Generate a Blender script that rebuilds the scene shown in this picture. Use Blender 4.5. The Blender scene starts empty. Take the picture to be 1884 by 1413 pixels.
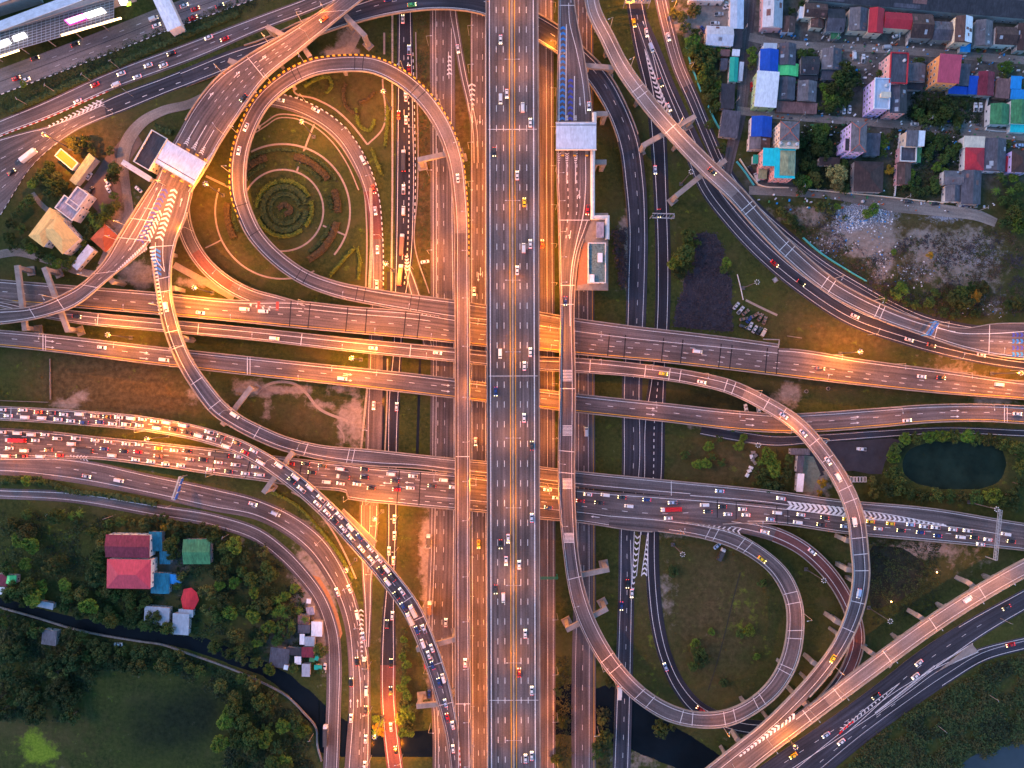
import bpy, math, random, re
from mathutils import Vector
R = math.radians
random.seed(7)
scene = bpy.context.scene
COL = scene.collection
HC = 380.0            # camera height, metres
S0 = 0.30             # metres per photo pixel on the ground

# ---------------------------------------------------------------- camera
cam_d = bpy.data.cameras.new('camera')
cam = bpy.data.objects.new('camera', cam_d); COL.objects.link(cam)
cam.location = (0, 0, HC); cam.rotation_euler = (0, 0, 0)
cam_d.sensor_width = 36.0
cam_d.lens = 18.0/((1884*S0/2)/HC)
cam_d.clip_start = 1.0; cam_d.clip_end = 20000
scene.camera = cam
# ---------------------------------------------------------------- sky + sun (dusk)
SUN_EL, SUN_AZ = 4.0, 285.0
world = bpy.data.worlds.new('World'); scene.world = world; world.use_nodes = True
wn = world.node_tree.nodes; wl = world.node_tree.links
bg = wn['Background']
sky = wn.new('ShaderNodeTexSky'); sky.sky_type = 'NISHITA'; sky.sun_disc = False
sky.sun_elevation = R(SUN_EL); sky.sun_rotation = R(SUN_AZ)
sky.air_density = 1.0; sky.dust_density = 0.6; sky.ozone_density = 3.2
wl.new(sky.outputs[0], bg.inputs[0]); bg.inputs[1].default_value = 0.15
sun_d = bpy.data.lights.new('sun', 'SUN'); sun_d.energy = 0.24; sun_d.angle = R(25)
sun_d.color = (1.0, 0.60, 0.58)
sun = bpy.data.objects.new('sun', sun_d); COL.objects.link(sun)
az = R(SUN_AZ); el = R(38)
sdir = Vector((math.sin(az)*math.cos(el), math.cos(az)*math.cos(el), math.sin(el)))
sun.rotation_euler = sdir.to_track_quat('Z', 'Y').to_euler()
sun.location = sdir*600
vs = scene.view_settings
vs.view_transform = 'Standard'; vs.look = 'None'; vs.exposure = 2.65; vs.gamma = 1.0
vs.use_curve_mapping = False
LAMP = 0.98            # scale of all street lamp powers

# ---------------------------------------------------------------- helpers
def W(px, py, z=0.0):
    k = S0*(HC-z)/HC
    return Vector(((px-942.0)*k, -(py-706.5)*k, z))

def mk(name, col, rough=0.8, var=0.18, scale=0.4, metal=0.0, emit=0.0, rand=0.0, spec=0.3, sampling=True):
    m = bpy.data.materials.new(name); m.use_nodes = True
    nt = m.node_tree; b = nt.nodes['Principled BSDF']
    b.inputs['Roughness'].default_value = rough; b.inputs['Metallic'].default_value = metal
    b.inputs['Specular IOR Level'].default_value = spec
    c0 = [max(0, c*(1-var)) for c in col[:3]]+[1]; c1 = [min(1, c*(1+var)) for c in col[:3]]+[1]
    tc = nt.nodes.new('ShaderNodeTexCoord')
    n1 = nt.nodes.new('ShaderNodeTexNoise'); n1.inputs['Scale'].default_value = scale
    n1.inputs['Detail'].default_value = 6; n1.inputs['Roughness'].default_value = 0.7
    rm = nt.nodes.new('ShaderNodeValToRGB'); rm.color_ramp.elements[0].position = 0.3; rm.color_ramp.elements[1].position = 0.7
    rm.color_ramp.elements[0].color = c0; rm.color_ramp.elements[1].color = c1
    nt.links.new(tc.outputs['Object'], n1.inputs['Vector']); nt.links.new(n1.outputs['Fac'], rm.inputs['Fac'])
    out = rm.outputs['Color']
    if rand:
        oi = nt.nodes.new('ShaderNodeObjectInfo'); hs = nt.nodes.new('ShaderNodeHueSaturation')
        mr = nt.nodes.new('ShaderNodeMapRange'); mr.inputs['To Min'].default_value = 1-rand; mr.inputs['To Max'].default_value = 1+rand
        mh = nt.nodes.new('ShaderNodeMapRange'); mh.inputs['To Min'].default_value = 0.5-0.03*rand/0.4; mh.inputs['To Max'].default_value = 0.5+0.02*rand/0.4
        ml = nt.nodes.new('ShaderNodeMath'); ml.operation = 'MULTIPLY'; ml.inputs[1].default_value = 7.31
        fr = nt.nodes.new('ShaderNodeMath'); fr.operation = 'FRACT'
        nt.links.new(oi.outputs['Random'], mr.inputs['Value']); nt.links.new(oi.outputs['Random'], ml.inputs[0])
        nt.links.new(ml.outputs[0], fr.inputs[0]); nt.links.new(fr.outputs[0], mh.inputs['Value'])
        nt.links.new(mr.outputs[0], hs.inputs['Value']); nt.links.new(mh.outputs[0], hs.inputs['Hue'])
        nt.links.new(out, hs.inputs['Color']); out = hs.outputs['Color']
    nt.links.new(out, b.inputs['Base Color'])
    if emit:
        b.inputs['Emission Color'].default_value = list(col[:3])+[1]; b.inputs['Emission Strength'].default_value = emit
        if not sampling: m.cycles.emission_sampling = 'NONE'
    return m

def mk_road(name, col, streak=0.48, patch=0.30, rough=0.75):
    """asphalt or concrete with wheel-track wear along the road (uv in metres) and patchy ageing"""
    m = bpy.data.materials.new(name); m.use_nodes = True
    nt = m.node_tree; b = nt.nodes['Principled BSDF']; b.inputs['Roughness'].default_value = rough
    b.inputs['Specular IOR Level'].default_value = 0.25
    uv = nt.nodes.new('ShaderNodeUVMap'); uv.uv_map = 'UVMap'
    def noise(sx, sy, det, src):
        mp = nt.nodes.new('ShaderNodeMapping'); mp.inputs['Scale'].default_value = (sx, sy, 1)
        n = nt.nodes.new('ShaderNodeTexNoise'); n.inputs['Scale'].default_value = 1.0; n.inputs['Detail'].default_value = det
        nt.links.new(src, mp.inputs['Vector']); nt.links.new(mp.outputs[0], n.inputs['Vector'])
        return n.outputs['Fac']
    tc = nt.nodes.new('ShaderNodeTexCoord')
    a = noise(0.9, 0.012, 3, uv.outputs[0]); p = noise(0.035, 0.035, 5, tc.outputs['Object']); g = noise(1.3, 1.3, 2, tc.outputs['Object'])
    o = noise(0.25, 0.05, 6, uv.outputs[0])
    def mr(v, lo, hi):
        r = nt.nodes.new('ShaderNodeMapRange'); r.inputs['From Min'].default_value = 0.3; r.inputs['From Max'].default_value = 0.7
        r.inputs['To Min'].default_value = lo; r.inputs['To Max'].default_value = hi; nt.links.new(v, r.inputs['Value']); return r.outputs[0]
    def mul(x, y):
        q = nt.nodes.new('ShaderNodeMath'); q.operation = 'MULTIPLY'; nt.links.new(x, q.inputs[0]); nt.links.new(y, q.inputs[1]); return q.outputs[0]
    f = mul(mul(mr(a, 1-streak, 1+streak), mr(p, 1-patch, 1+patch)), mul(mr(g, 0.84, 1.16), mr(o, 0.78, 1.2)))
    vm = nt.nodes.new('ShaderNodeVectorMath'); vm.operation = 'SCALE'; vm.inputs[0].default_value = col[:3]
    nt.links.new(f, vm.inputs['Scale']); nt.links.new(vm.outputs[0], b.inputs['Base Color'])
    return m

M = {}
M['asph'] = mk_road('asphalt_grey', (0.082, 0.074, 0.082))
M['asphr'] = mk_road('asphalt_warm_grey', (0.104, 0.084, 0.084))
M['dark'] = mk_road('asphalt_dark', (0.036, 0.037, 0.050))
M['black'] = mk_road('asphalt_black', (0.022, 0.021, 0.030), 0.25)
M['conc_road'] = mk_road('concrete_road', (0.18, 0.150, 0.142), 0.2)
M['redroad'] = mk_road('red_asphalt', (0.125, 0.050, 0.046), 0.2)
M['dirtroad'] = mk_road('gravel_road', (0.22, 0.185, 0.16), 0.15, 0.3)
M['concrete'] = mk('concrete', (0.25, 0.22, 0.20), 0.9, 0.3, 0.25)
M['concdark'] = mk('concrete_weathered', (0.20, 0.18, 0.165), 0.9, 0.35, 0.35)
M['white'] = mk('white_road_paint', (0.66, 0.64, 0.63), 0.7, 0.35, 1.2)
M['yellow'] = mk('yellow_road_paint', (0.75, 0.42, 0.03), 0.7, 0.15, 1.5)
M['blue'] = mk('blue_road_paint', (0.03, 0.20, 0.55), 0.7, 0.2, 1.0)
M['blue2'] = mk('dark_blue_road_paint', (0.05, 0.07, 0.35), 0.7, 0.3, 1.0)
M['redp'] = mk('red_road_paint', (0.38, 0.06, 0.05), 0.7, 0.3, 1.0)
M['blackp'] = mk('black_paint', (0.02, 0.02, 0.02), 0.7, 0.1, 1.0)
M['joint'] = mk('black_joint_rubber', (0.012, 0.012, 0.016), 0.8, 0.1, 1.0)
M['darksteel'] = mk('dark_mast_steel', (0.10, 0.10, 0.105), 0.5, 0.15, 2.0, 0.3)
M['steel'] = mk('galvanised_steel', (0.42, 0.43, 0.45), 0.45, 0.15, 2.0, 0.5)
M['lampon'] = mk('lit_sodium_lamp', (1.0, 0.50, 0.14), 0.4, 0.0, 1.0, emit=5, sampling=False)
M['lamphead'] = mk('lamp_housing', (0.50, 0.51, 0.54), 0.35, 0.05, 1.0)
M['ledon'] = mk('lit_white_lamp', (1.0, 0.88, 0.66), 0.4, 0.0, 1.0, emit=9, sampling=False)
M['glass'] = mk('car_glass', (0.015, 0.018, 0.024), 0.12, 0.0, 1.0, spec=0.6)
M['tyre'] = mk('tyre_rubber', (0.02, 0.02, 0.02), 0.9, 0.1, 1.0)
M['head'] = mk('car_headlight', (1.0, 0.74, 0.34), 0.3, 0.0, 1.0, emit=1.6, sampling=False)
M['tail'] = mk('car_tail_light', (1.0, 0.04, 0.03), 0.3, 0.0, 1.0, emit=1.1, sampling=False)
M['pane'] = mk('window_pane', (0.03, 0.04, 0.055), 0.15, 0.1, 1.0, spec=0.6)
M['frame'] = mk('window_frame_paint', (0.7, 0.7, 0.7), 0.6, 0.1, 1.0)
M['trunk'] = mk('bark', (0.11, 0.085, 0.06), 0.9, 0.3, 1.5)
M['hedge'] = mk('hedge_leaves', (0.034, 0.056, 0.014), 0.85, 0.6, 0.9)
M['hedgey'] = mk('yellow_hedge_leaves', (0.085, 0.115, 0.012), 0.85, 0.5, 0.9)
M['brownhedge'] = mk('brown_shrub_leaves', (0.060, 0.042, 0.016), 0.85, 0.5, 0.9)

class MB:
    def __init__(s): s.v = []; s.f = []; s.m = []; s.uv = {}
    def q(s, pts, mi=0, uv=None):
        b = len(s.v); s.v.extend([tuple(p) for p in pts]); s.f.append(tuple(range(b, b+len(pts)))); s.m.append(mi)
        if uv: s.uv[len(s.f)-1] = uv
    def prism(s, poly, z0, z1, mi=0, top=None, taper=1.0):
        """poly: ccw list of xy"""
        a = sum(poly[i][0]*poly[(i+1) % len(poly)][1]-poly[(i+1) % len(poly)][0]*poly[i][1] for i in range(len(poly)))
        if a < 0: poly = poly[::-1]
        n = len(poly); b = len(s.v)
        cx = sum(p[0] for p in poly)/n; cy = sum(p[1] for p in poly)/n
        s.v += [(p[0], p[1], z0) for p in poly]+[(cx+(p[0]-cx)*taper, cy+(p[1]-cy)*taper, z1) for p in poly]
        for i in range(n):
            j = (i+1) % n; s.f.append((b+i, b+j, b+n+j, b+n+i)); s.m.append(mi)
        s.f.append(tuple(range(b+n, b+2*n))); s.m.append(mi if top is None else top)
        s.f.append(tuple(range(b+n-1, b-1, -1))); s.m.append(mi)
    def box(s, c, d, ang=0.0, mi=0, top=None, taper=1.0):
        """c: centre of the bottom face, d: size; ang about z"""
        ca, sa = math.cos(ang), math.sin(ang)
        P = [(c[0]+ca*x-sa*y, c[1]+sa*x+ca*y) for x, y in ((-d[0]/2, -d[1]/2), (d[0]/2, -d[1]/2), (d[0]/2, d[1]/2), (-d[0]/2, d[1]/2))]
        s.prism(P, c[2], c[2]+d[2], mi, top, taper)
    def tube(s, a, b, r0, r1, n=8, mi=0):
        a = Vector(a); b = Vector(b); d = (b-a); 
        if d.length < 1e-6: return
        d.normalize(); u = d.orthogonal().normalized(); w = d.cross(u); k = len(s.v)
        for p, r in ((a, r0), (b, r1)):
            for i in range(n):
                t = 2*math.pi*i/n; s.v.append(tuple(p+u*(r*math.cos(t))+w*(r*math.sin(t))))
        for i in range(n):
            j = (i+1) % n; s.f.append((k+i, k+j, k+n+j, k+n+i)); s.m.append(mi)
        s.f.append(tuple(range(k+n, k+2*n))); s.m.append(mi)
        s.f.append(tuple(range(k+n-1, k-1, -1))); s.m.append(mi)
    def build(s, name, mats, parent=None, smooth=False):
        me = bpy.data.meshes.new(name)
        off = parent.location.copy() if parent is not None and parent.parent is None and parent.name not in LOCAL else Vector((0, 0, 0))
        if parent is not None and parent.parent is not None:
            p = parent.parent
            off = p.location.copy() if p.name not in LOCAL else Vector((0, 0, 0))
        v = [(a[0]-off.x, a[1]-off.y, a[2]-off.z) for a in s.v] if off.length else s.v
        me.from_pydata(v, [], s.f)
        if not isinstance(mats, (list, tuple)): mats = [mats]
        for mm in mats: me.materials.append(M[mm] if isinstance(mm, str) else mm)
        me.polygons.foreach_set('material_index', s.m)
        if s.uv:
            lay = me.uv_layers.new(name='UVMap')
            for fi, u in s.uv.items():
                for li, t in zip(me.polygons[fi].loop_indices, u): lay.data[li].uv = t
        if smooth: me.polygons.foreach_set('use_smooth', [True]*len(s.f))
        me.update()
        o = bpy.data.objects.new(name, me); COL.objects.link(o)
        if parent is not None: o.parent = parent
        return o

def thing(name, label, cat, loc=(0, 0, 0), rz=0.0, group=None, local=False):
    o = bpy.data.objects.new(name, None); COL.objects.link(o)
    o.empty_display_size = 0.5
    o.location = loc; o.rotation_euler = (0, 0, rz); o['label'] = label; o['category'] = cat
    if group: o['group'] = group
    if local: LOCAL.add(o.name)
    return o
def tag(o, label, cat, group=None, kind=None):
    o['label'] = label; o['category'] = cat
    if group: o['group'] = group
    if kind: o['kind'] = kind
    return o
def copy_thing(src, loc, rz, label, scale=None):
    """copy of a thing, its parts and their sub-parts"""
    r = src.copy(); COL.objects.link(r); r.location = loc; r.rotation_euler = (0, 0, rz)
    if scale is not None: r.scale = scale
    r['label'] = label
    for ch in KIDS.setdefault(src.name, list(src.children)):
        c = ch.copy(); COL.objects.link(c); c.parent = r
        for g in KIDS.setdefault(ch.name, list(ch.children)):
            d = g.copy(); COL.objects.link(d); d.parent = c
    return r
KIDS = {}
LOCAL = set()
ORD = ['first', 'second', 'third', 'fourth', 'fifth', 'sixth', 'seventh', 'eighth', 'ninth', 'tenth', 'eleventh', 'twelfth',
       'thirteenth', 'fourteenth', 'fifteenth', 'sixteenth', 'seventeenth', 'eighteenth', 'nineteenth', 'twentieth']
def ordn(i):
    if i < 20: return ORD[i]
    return 'twenty-'+ORD[i-20] if i < 29 else ['thirtieth', 'thirty-'+ORD[max(0, min(8, i-30))]][i > 29]

# ---------------------------------------------------------------- splines and roads
def spline(pts, step=5.0):
    """smooth interpolation of tuples whose first two entries are the position in photo pixels"""
    n = len(pts); t = [0.0]
    for i in range(1, n): t.append(t[-1]+max(1e-3, math.hypot(pts[i][0]-pts[i-1][0], pts[i][1]-pts[i-1][1])))
    D = len(pts[0]); tan = []
    for i in range(n):
        if i == 0: g = [(pts[1][k]-pts[0][k])/(t[1]-t[0]) for k in range(D)]
        elif i == n-1: g = [(pts[-1][k]-pts[-2][k])/(t[-1]-t[-2]) for k in range(D)]
        else:
            h0 = t[i]-t[i-1]; h1 = t[i+1]-t[i]
            g = [((pts[i][k]-pts[i-1][k])/h0*h1+(pts[i+1][k]-pts[i][k])/h1*h0)/(h0+h1) for k in range(D)]
        tan.append(g)
    out = []
    for i in range(n-1):
        h = t[i+1]-t[i]; m = max(1, int(round(h/step)))
        for j in range(m):
            u = j/m; a = 2*u**3-3*u*u+1; b = u**3-2*u*u+u; c = -2*u**3+3*u*u; d = u**3-u*u
            out.append([a*pts[i][k]+b*h*tan[i][k]+c*pts[i+1][k]+d*h*tan[i+1][k] for k in range(D)])
    out.append(list(pts[-1]))
    return out

ROADS = {}
class Road:
    def __init__(s, key, pts, elevated, fmt='c', step=5.0):
        s.key = key; s.elev = elevated; ROADS[key] = s
        if fmt == 'c':            # centre x, y, width, z
            full = []; w = z = None
            for p in pts:
                w = p[2] if len(p) > 2 else w; z = p[3] if len(p) > 3 else (z if z is not None else 0.0)
                full.append((p[0], p[1], w, z))
            sm = spline(full, step); s.px = [(a[0], a[1]) for a in sm]
            s.P = [W(a[0], a[1], a[3]) for a in sm]; s.hw = [a[2]/2*S0*(HC-a[3])/HC for a in sm]
            s.n = []
            for i in range(len(s.P)):
                d = s.P[min(i+1, len(s.P)-1)]-s.P[max(i-1, 0)]; d.z = 0; d.normalize(); s.n.append(Vector((-d.y, d.x, 0)))
        else:                     # left x, y, right x, y, z
            full = []; z = 0.0
            for p in pts:
                z = p[4] if len(p) > 4 else z
                full.append(((p[0]+p[2])/2, (p[1]+p[3])/2, p[0], p[1], p[2], p[3], z))
            sm = spline(full, step); s.px = [(a[0], a[1]) for a in sm]
            s.P = []; s.hw = []; s.n = []
            for a in sm:
                l = W(a[2], a[3], a[6]); r = W(a[4], a[5], a[6]); s.P.append((l+r)/2); d = l-r; s.hw.append(d.length/2); s.n.append(d.normalized())
        s.s = [0.0]
        for i in range(1, len(s.P)): s.s.append(s.s[-1]+(s.P[i]-s.P[i-1]).length)
        s.L = s.s[-1]; s.mk = MB(); s.root = None; s.surf = []; s.zl = 0.03
        s.umin = min(p[0] for p in s.px); s.umax = max(p[0] for p in s.px)
    def at(s, d):
        d = max(0.0, min(s.L, d)); lo, hi = 0, len(s.s)-1
        while hi-lo > 1:
            m = (lo+hi)//2
            if s.s[m] <= d: lo = m
            else: hi = m
        u = (d-s.s[lo])/max(1e-9, s.s[hi]-s.s[lo])
        return s.P[lo].lerp(s.P[hi], u), s.n[lo].lerp(s.n[hi], u).normalized(), s.hw[lo]*(1-u)+s.hw[hi]*u
    def near(s, px, py):
        i = min(range(len(s.px)), key=lambda k: (s.px[k][0]-px)**2+(s.px[k][1]-py)**2)
        return i
    def snear(s, px, py): return s.s[s.near(px, py)]
    def lat(s, spec, hw):
        if isinstance(spec, tuple): return hw-spec[1] if spec[0] == 'L' else -hw+spec[1]
        return spec*hw
    def rng(s, a, b): return max(0, int(round(a*(len(s.P)-1)))), min(len(s.P)-1, int(round(b*(len(s.P)-1))))
    def line(s, spec, mi=0, a=0.0, b=1.0, w=0.27):
        i0, i1 = s.rng(a, b)
        for i in range(i0, i1):
            q = []
            for k, sg in ((i, -1), (i, 1), (i+1, 1), (i+1, -1)):
                d = s.lat(spec, s.hw[k])+sg*w/2; q.append(s.P[k]+s.n[k]*d+Vector((0, 0, s.zl)))
            s.mk.q([q[0], q[3], q[2], q[1]], mi)
    def dash(s, spec, mi=0, on=2.8, off=7.2, a=0.0, b=1.0, w=0.22):
        d = a*s.L
        while d+on < b*s.L:
            q = []
            for dd, sg in ((d, -1), (d+on, -1), (d+on, 1), (d, 1)):
                P, n, hw = s.at(dd); q.append(P+n*(s.lat(spec, hw)+sg*w/2)+Vector((0, 0, s.zl)))
            s.mk.q(q, mi); d += on+off
    def cross(s, d, mi=0, w=0.3, u0=-0.93, u1=0.93):
        q = []
        for dd, u in ((d-w/2, u0), (d+w/2, u0), (d+w/2, u1), (d-w/2, u1)):
            P, n, hw = s.at(dd); q.append(P+n*(u*hw)+Vector((0, 0, s.zl+0.008)))
        s.mk.q(q, mi)
    def crossat(s, lst, mi=0, w=0.3, **k):
        for (x, y) in lst: s.cross(s.snear(x, y), mi, w, **k)
    def zat(s, px, py): return s.P[s.near(px, py)].z
    def chev(s, a, b, n, mi=0, w0=4.0, w1=14.0, th=0.9, depth=0.6):
        """n chevrons between photo points a and b, widths in pixels, the tips towards b"""
        z = (s.zat(*a)+s.zat(*b))/2; A = W(a[0], a[1], 0); 
        for i in range(n):
            u = (i+0.5)/n; x = a[0]+(b[0]-a[0])*u; y = a[1]+(b[1]-a[1])*u; zz = s.zat(x, y)
            P = W(x, y, zz)+Vector((0, 0, s.zl+0.004)); D = W(b[0], b[1], zz)-W(a[0], a[1], zz); D.z = 0; D.normalize()
            Nn = Vector((-D.y, D.x, 0)); hw = (w0+(w1-w0)*u)/2*S0
            for sg in (-1, 1):
                e = P+Nn*(sg*hw)-D*(hw*depth)
                q = [P+D*th/2, e+D*th/2, e-D*th/2, P-D*th/2]
                if sg > 0: q = q[::-1]
                s.mk.q(q, mi)
    def pxline(s, pts, mi=0, w=0.3):
        """painted line through photo points"""
        sm = spline([tuple(p) for p in pts], 6.0)
        V = [W(p[0], p[1], s.zat(p[0], p[1]))+Vector((0, 0, s.zl+0.006)) for p in sm]
        for i in range(len(V)-1):
            d = (V[i+1]-V[i]); d.z = 0; d.normalize(); n = Vector((-d.y, d.x, 0))*(w/2)
            s.mk.q([V[i]-n, V[i+1]-n, V[i+1]+n, V[i]+n], mi)
    def stripes(s, a, b, n, w0, w1, mi=0, th=0.9, skew=0.0):
        """n bars across the line a-b, widths in pixels"""
        for i in range(n):
            u = (i+0.5)/n; x = a[0]+(b[0]-a[0])*u; y = a[1]+(b[1]-a[1])*u; zz = s.zat(x, y)
            P = W(x, y, zz)+Vector((0, 0, s.zl+0.005)); D = W(b[0], b[1], zz)-W(a[0], a[1], zz); D.z = 0; D.normalize()
            N = Vector((-D.y, D.x, 0)); hw = (w0+(w1-w0)*u)/2*S0
            s.mk.q([P-N*hw-D*(th/2+skew*hw), P-N*hw+D*(th/2-skew*hw), P+N*hw+D*(th/2+skew*hw), P+N*hw-D*(th/2-skew*hw)], mi)
    def arrow(s, px, py, fwd=1, turn=0):
        i = s.near(px, py); P = W(px, py, s.P[i].z)+Vector((0, 0, s.zl+0.006))
        d = (s.P[min(i+1, len(s.P)-1)]-s.P[max(0, i-1)]); d.z = 0; d.normalize(); d *= fwd; n = Vector((-d.y, d.x, 0))
        s.mk.q([P-d*2.4-n*.15, P+d*1.0-n*.15, P+d*1.0+n*.15, P-d*2.4+n*.15], 0)
        s.mk.q([P+d*1.0-n*.6, P+d*2.4, P+d*1.0+n*.6], 0)
        if turn: s.mk.q([P-d*.2+n*turn*.18, P+d*.5+n*turn*1.1, P+d*.9+n*turn*1.1, P+d*.3+n*turn*.18][::turn], 0)
    # -------- solids
    def surface(s, mats, ranges, name, parent, z=0.0, skirt=0.0):
        mb = MB()
        for i in range(len(s.P)-1):
            f = i/(len(s.P)-1); mi = 0
            for (a, b, k) in ranges:
                if isinstance(a, tuple): a, b = sorted((s.near(*a)/(len(s.P)-1), s.near(*b)/(len(s.P)-1)))
                if a <= f < b: mi = k
            V = [s.P[i]-s.n[i]*s.hw[i], s.P[i+1]-s.n[i+1]*s.hw[i+1], s.P[i+1]+s.n[i+1]*s.hw[i+1], s.P[i]+s.n[i]*s.hw[i]]
            V = [v+Vector((0, 0, z)) for v in V]
            mb.q(V, mi, [(-s.hw[i], s.s[i]), (-s.hw[i+1], s.s[i+1]), (s.hw[i+1], s.s[i+1]), (s.hw[i], s.s[i])])
            if skirt:
                dn = Vector((0, 0, -skirt))
                mb.q([V[1], V[0], V[0]+dn, V[1]+dn], len(mats)-1); mb.q([V[3], V[2], V[2]+dn, V[3]+dn], len(mats)-1)
        return mb.build(name, mats, parent)
    def deck(s, parent, th=1.6):
        mb = MB()
        prof = [(1.0, 0.0), (1.0, -0.45), (0.62, -th), (-0.62, -th), (-1.0, -0.45), (-1.0, 0.0)]
        for i in range(len(s.P)-1):
            for (u0, z0), (u1, z1) in zip(prof, prof[1:]):
                A = lambda k, u, z: s.P[k]+s.n[k]*(u*s.hw[k])+Vector((0, 0, z-0.02))
                mb.q([A(i, u0, z0), A(i+1, u0, z0), A(i+1, u1, z1), A(i, u1, z1)])
        return mb.build('deck', 'concrete', parent)
    def rail(s, side, ranges, parent, mats=('concrete',), h=0.95, t=0.42, name='parapet', seg=1, base=-0.3):
        for (a, b) in ranges:
            i0, i1 = s.rng(a, b); mb = MB(); sg = 1 if side == 'L' else -1
            for i in range(i0, i1):
                mi = (i//seg) % len(mats)
                def A(k, din, z): return s.P[k]+s.n[k]*(sg*(s.hw[k]-din))+Vector((0, 0, z))
                o0, o1, n0, n1 = A(i, -0.03, h), A(i+1, -0.03, h), A(i, t, h), A(i+1, t, h)
                ob0, ob1, nb0, nb1 = A(i, -0.03, base), A(i+1, -0.03, base), A(i, t, 0.0), A(i+1, t, 0.0)
                fs = [[o0, o1, n1, n0], [ob0, ob1, o1, o0], [n0, n1, nb1, nb0]]
                if i == i0: fs.append([ob0, o0, n0, nb0])
                if i == i1-1: fs.append([ob1, nb1, n1, o1])
                for f in fs: mb.q(f[::-1] if sg > 0 else f, mi)
            if mb.f: mb.build(name, list(mats), parent)
# ================================================================ GROUND
def gauss(x, y, cx, cy, rx, ry): return math.exp(-(((x-cx)/rx)**2+((y-cy)/ry)**2))
POLY = {
 'canal': [(-60, 1102), (0, 1104), (60, 1122), (130, 1140), (200, 1150), (280, 1160), (330, 1172), (380, 1180), (440, 1206), (500, 1228), (540, 1252), (590, 1300), (600, 1330),
           (592, 1345), (560, 1315), (530, 1272), (480, 1238), (400, 1210), (330, 1187), (250, 1177), (140, 1158), (60, 1135), (0, 1116), (-60, 1114)],
 'canal_low': [(588, 1300), (640, 1335), (690, 1345), (740, 1352), (800, 1346), (900, 1330), (990, 1300), (1020, 1270), (1070, 1262), (1096, 1275), (1120, 1262), (1170, 1290), (1200, 1322), (1240, 1342), (1280, 1366), (1330, 1400),
               (1300, 1430), (1240, 1408), (1190, 1388), (1150, 1370), (1100, 1350), (1060, 1352), (1024, 1345), (990, 1375), (900, 1385), (800, 1392), (690, 1390), (640, 1392), (588, 1380)],
 'pond': [(1664, 858), (1670, 835), (1690, 822), (1720, 817), (1770, 816), (1815, 820), (1842, 832), (1850, 852), (1845, 878), (1820, 892), (1780, 899), (1740, 898), (1700, 890), (1672, 876)],
 'mud': [(1276, 432), (1300, 428), (1320, 434), (1330, 460), (1332, 490), (1345, 515), (1346, 560), (1348, 610), (1240, 600), (1246, 560), (1258, 530), (1262, 505), (1280, 480), (1278, 450)],
 'lake': [(1884, 1366), (1840, 1375), (1790, 1398), (1760, 1425), (1760, 1500), (2000, 1500), (2000, 1350)],
 'ditch': [(1602, 1005), (1660, 1012), (1700, 1040), (1690, 1080), (1640, 1110), (1604, 1120), (1604, 1060)],
}
def inpoly(x, y, P):
    c = False; j = len(P)-1
    for i in range(len(P)):
        if (P[i][1] > y) != (P[j][1] > y) and x < (P[j][0]-P[i][0])*(y-P[i][1])/(P[j][1]-P[i][1])+P[i][0]: c = not c
        j = i
    return c
BB = {k: (min(p[0] for p in P), max(p[0] for p in P), min(p[1] for p in P), max(p[1] for p in P)) for k, P in POLY.items()}
def inp(k, x, y):
    b = BB[k]; return b[0] <= x <= b[1] and b[2] <= y <= b[3] and inpoly(x, y, POLY[k])
# soil zones: cx, cy, rx, ry, amount
DIRT = [(490, 718, 44, 9, .95), (548, 717, 30, 8, .95), (455, 712, 28, 16, .9), (588, 746, 32, 9, .85), (638, 765, 20, 15, .85), (622, 716, 20, 10, .7), (492, 750, 8, 30, .7), (628, 800, 8, 36, .7), (120, 745, 30, 10, 1), (150, 728, 14, 10, 1.0), (360, 720, 20, 25, .7),
        (255, 505, 34, 26, 1.2), (370, 520, 50, 10, .9), (1600, 430, 50, 40, 1.2), (1618, 480, 20, 32, 1.4), (1560, 440, 60, 24, .8), (1700, 445, 26, 20, 1.3), (1790, 440, 50, 24, .7), (1480, 395, 60, 20, .7), (1720, 480, 60, 50, .55), (1800, 500, 60, 45, .6),
        (1330, 782, 70, 10, .8), (1450, 725, 26, 24, .9), (1320, 30, 60, 40, 1.4), (1275, 45, 30, 18, 1.2), (1700, 190, 12, 30, .0), (1787, 235, 20, 32, 1.1), (1740, 690, 70, 18, .9), (1830, 735, 50, 10, .9),
        (800, 1060, 18, 90, 1.3), (795, 1180, 14, 90, 1.3), (430, 1000, 60, 10, .5), (560, 960, 60, 8, .4), (1690, 1010, 80, 14, .9), (1500, 880, 30, 40, 1.1), (140, 455, 40, 30, .0), (640, 70, 18, 30, 1.0), (625, 95, 30, 12, 1.0),
        (1700, 70, 200, 30, .0), (1580, 110, 25, 14, 1.0), (1240, 985, 60, 8, .5), (1225, 1090, 20, 60, .5), (1170, 1400, 70, 30, .5), (1400, 1360, 60, 18, .6), (1760, 1035, 90, 30, .25), (790, 1010, 20, 60, .9), (715, 1180, 14, 80, .9), (565, 1075, 30, 80, 1.0), (600, 1150, 16, 90, 1.0), (60, 430, 20, 10, .3), (215, 400, 30, 50, .8), (1750, 640, 60, 20, .5), (655, 780, 16, 60, 1.0), (1265, 530, 12, 40, .6), (1160, 480, 14, 70, .9), (1150, 420, 12, 30, .8)]
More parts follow.
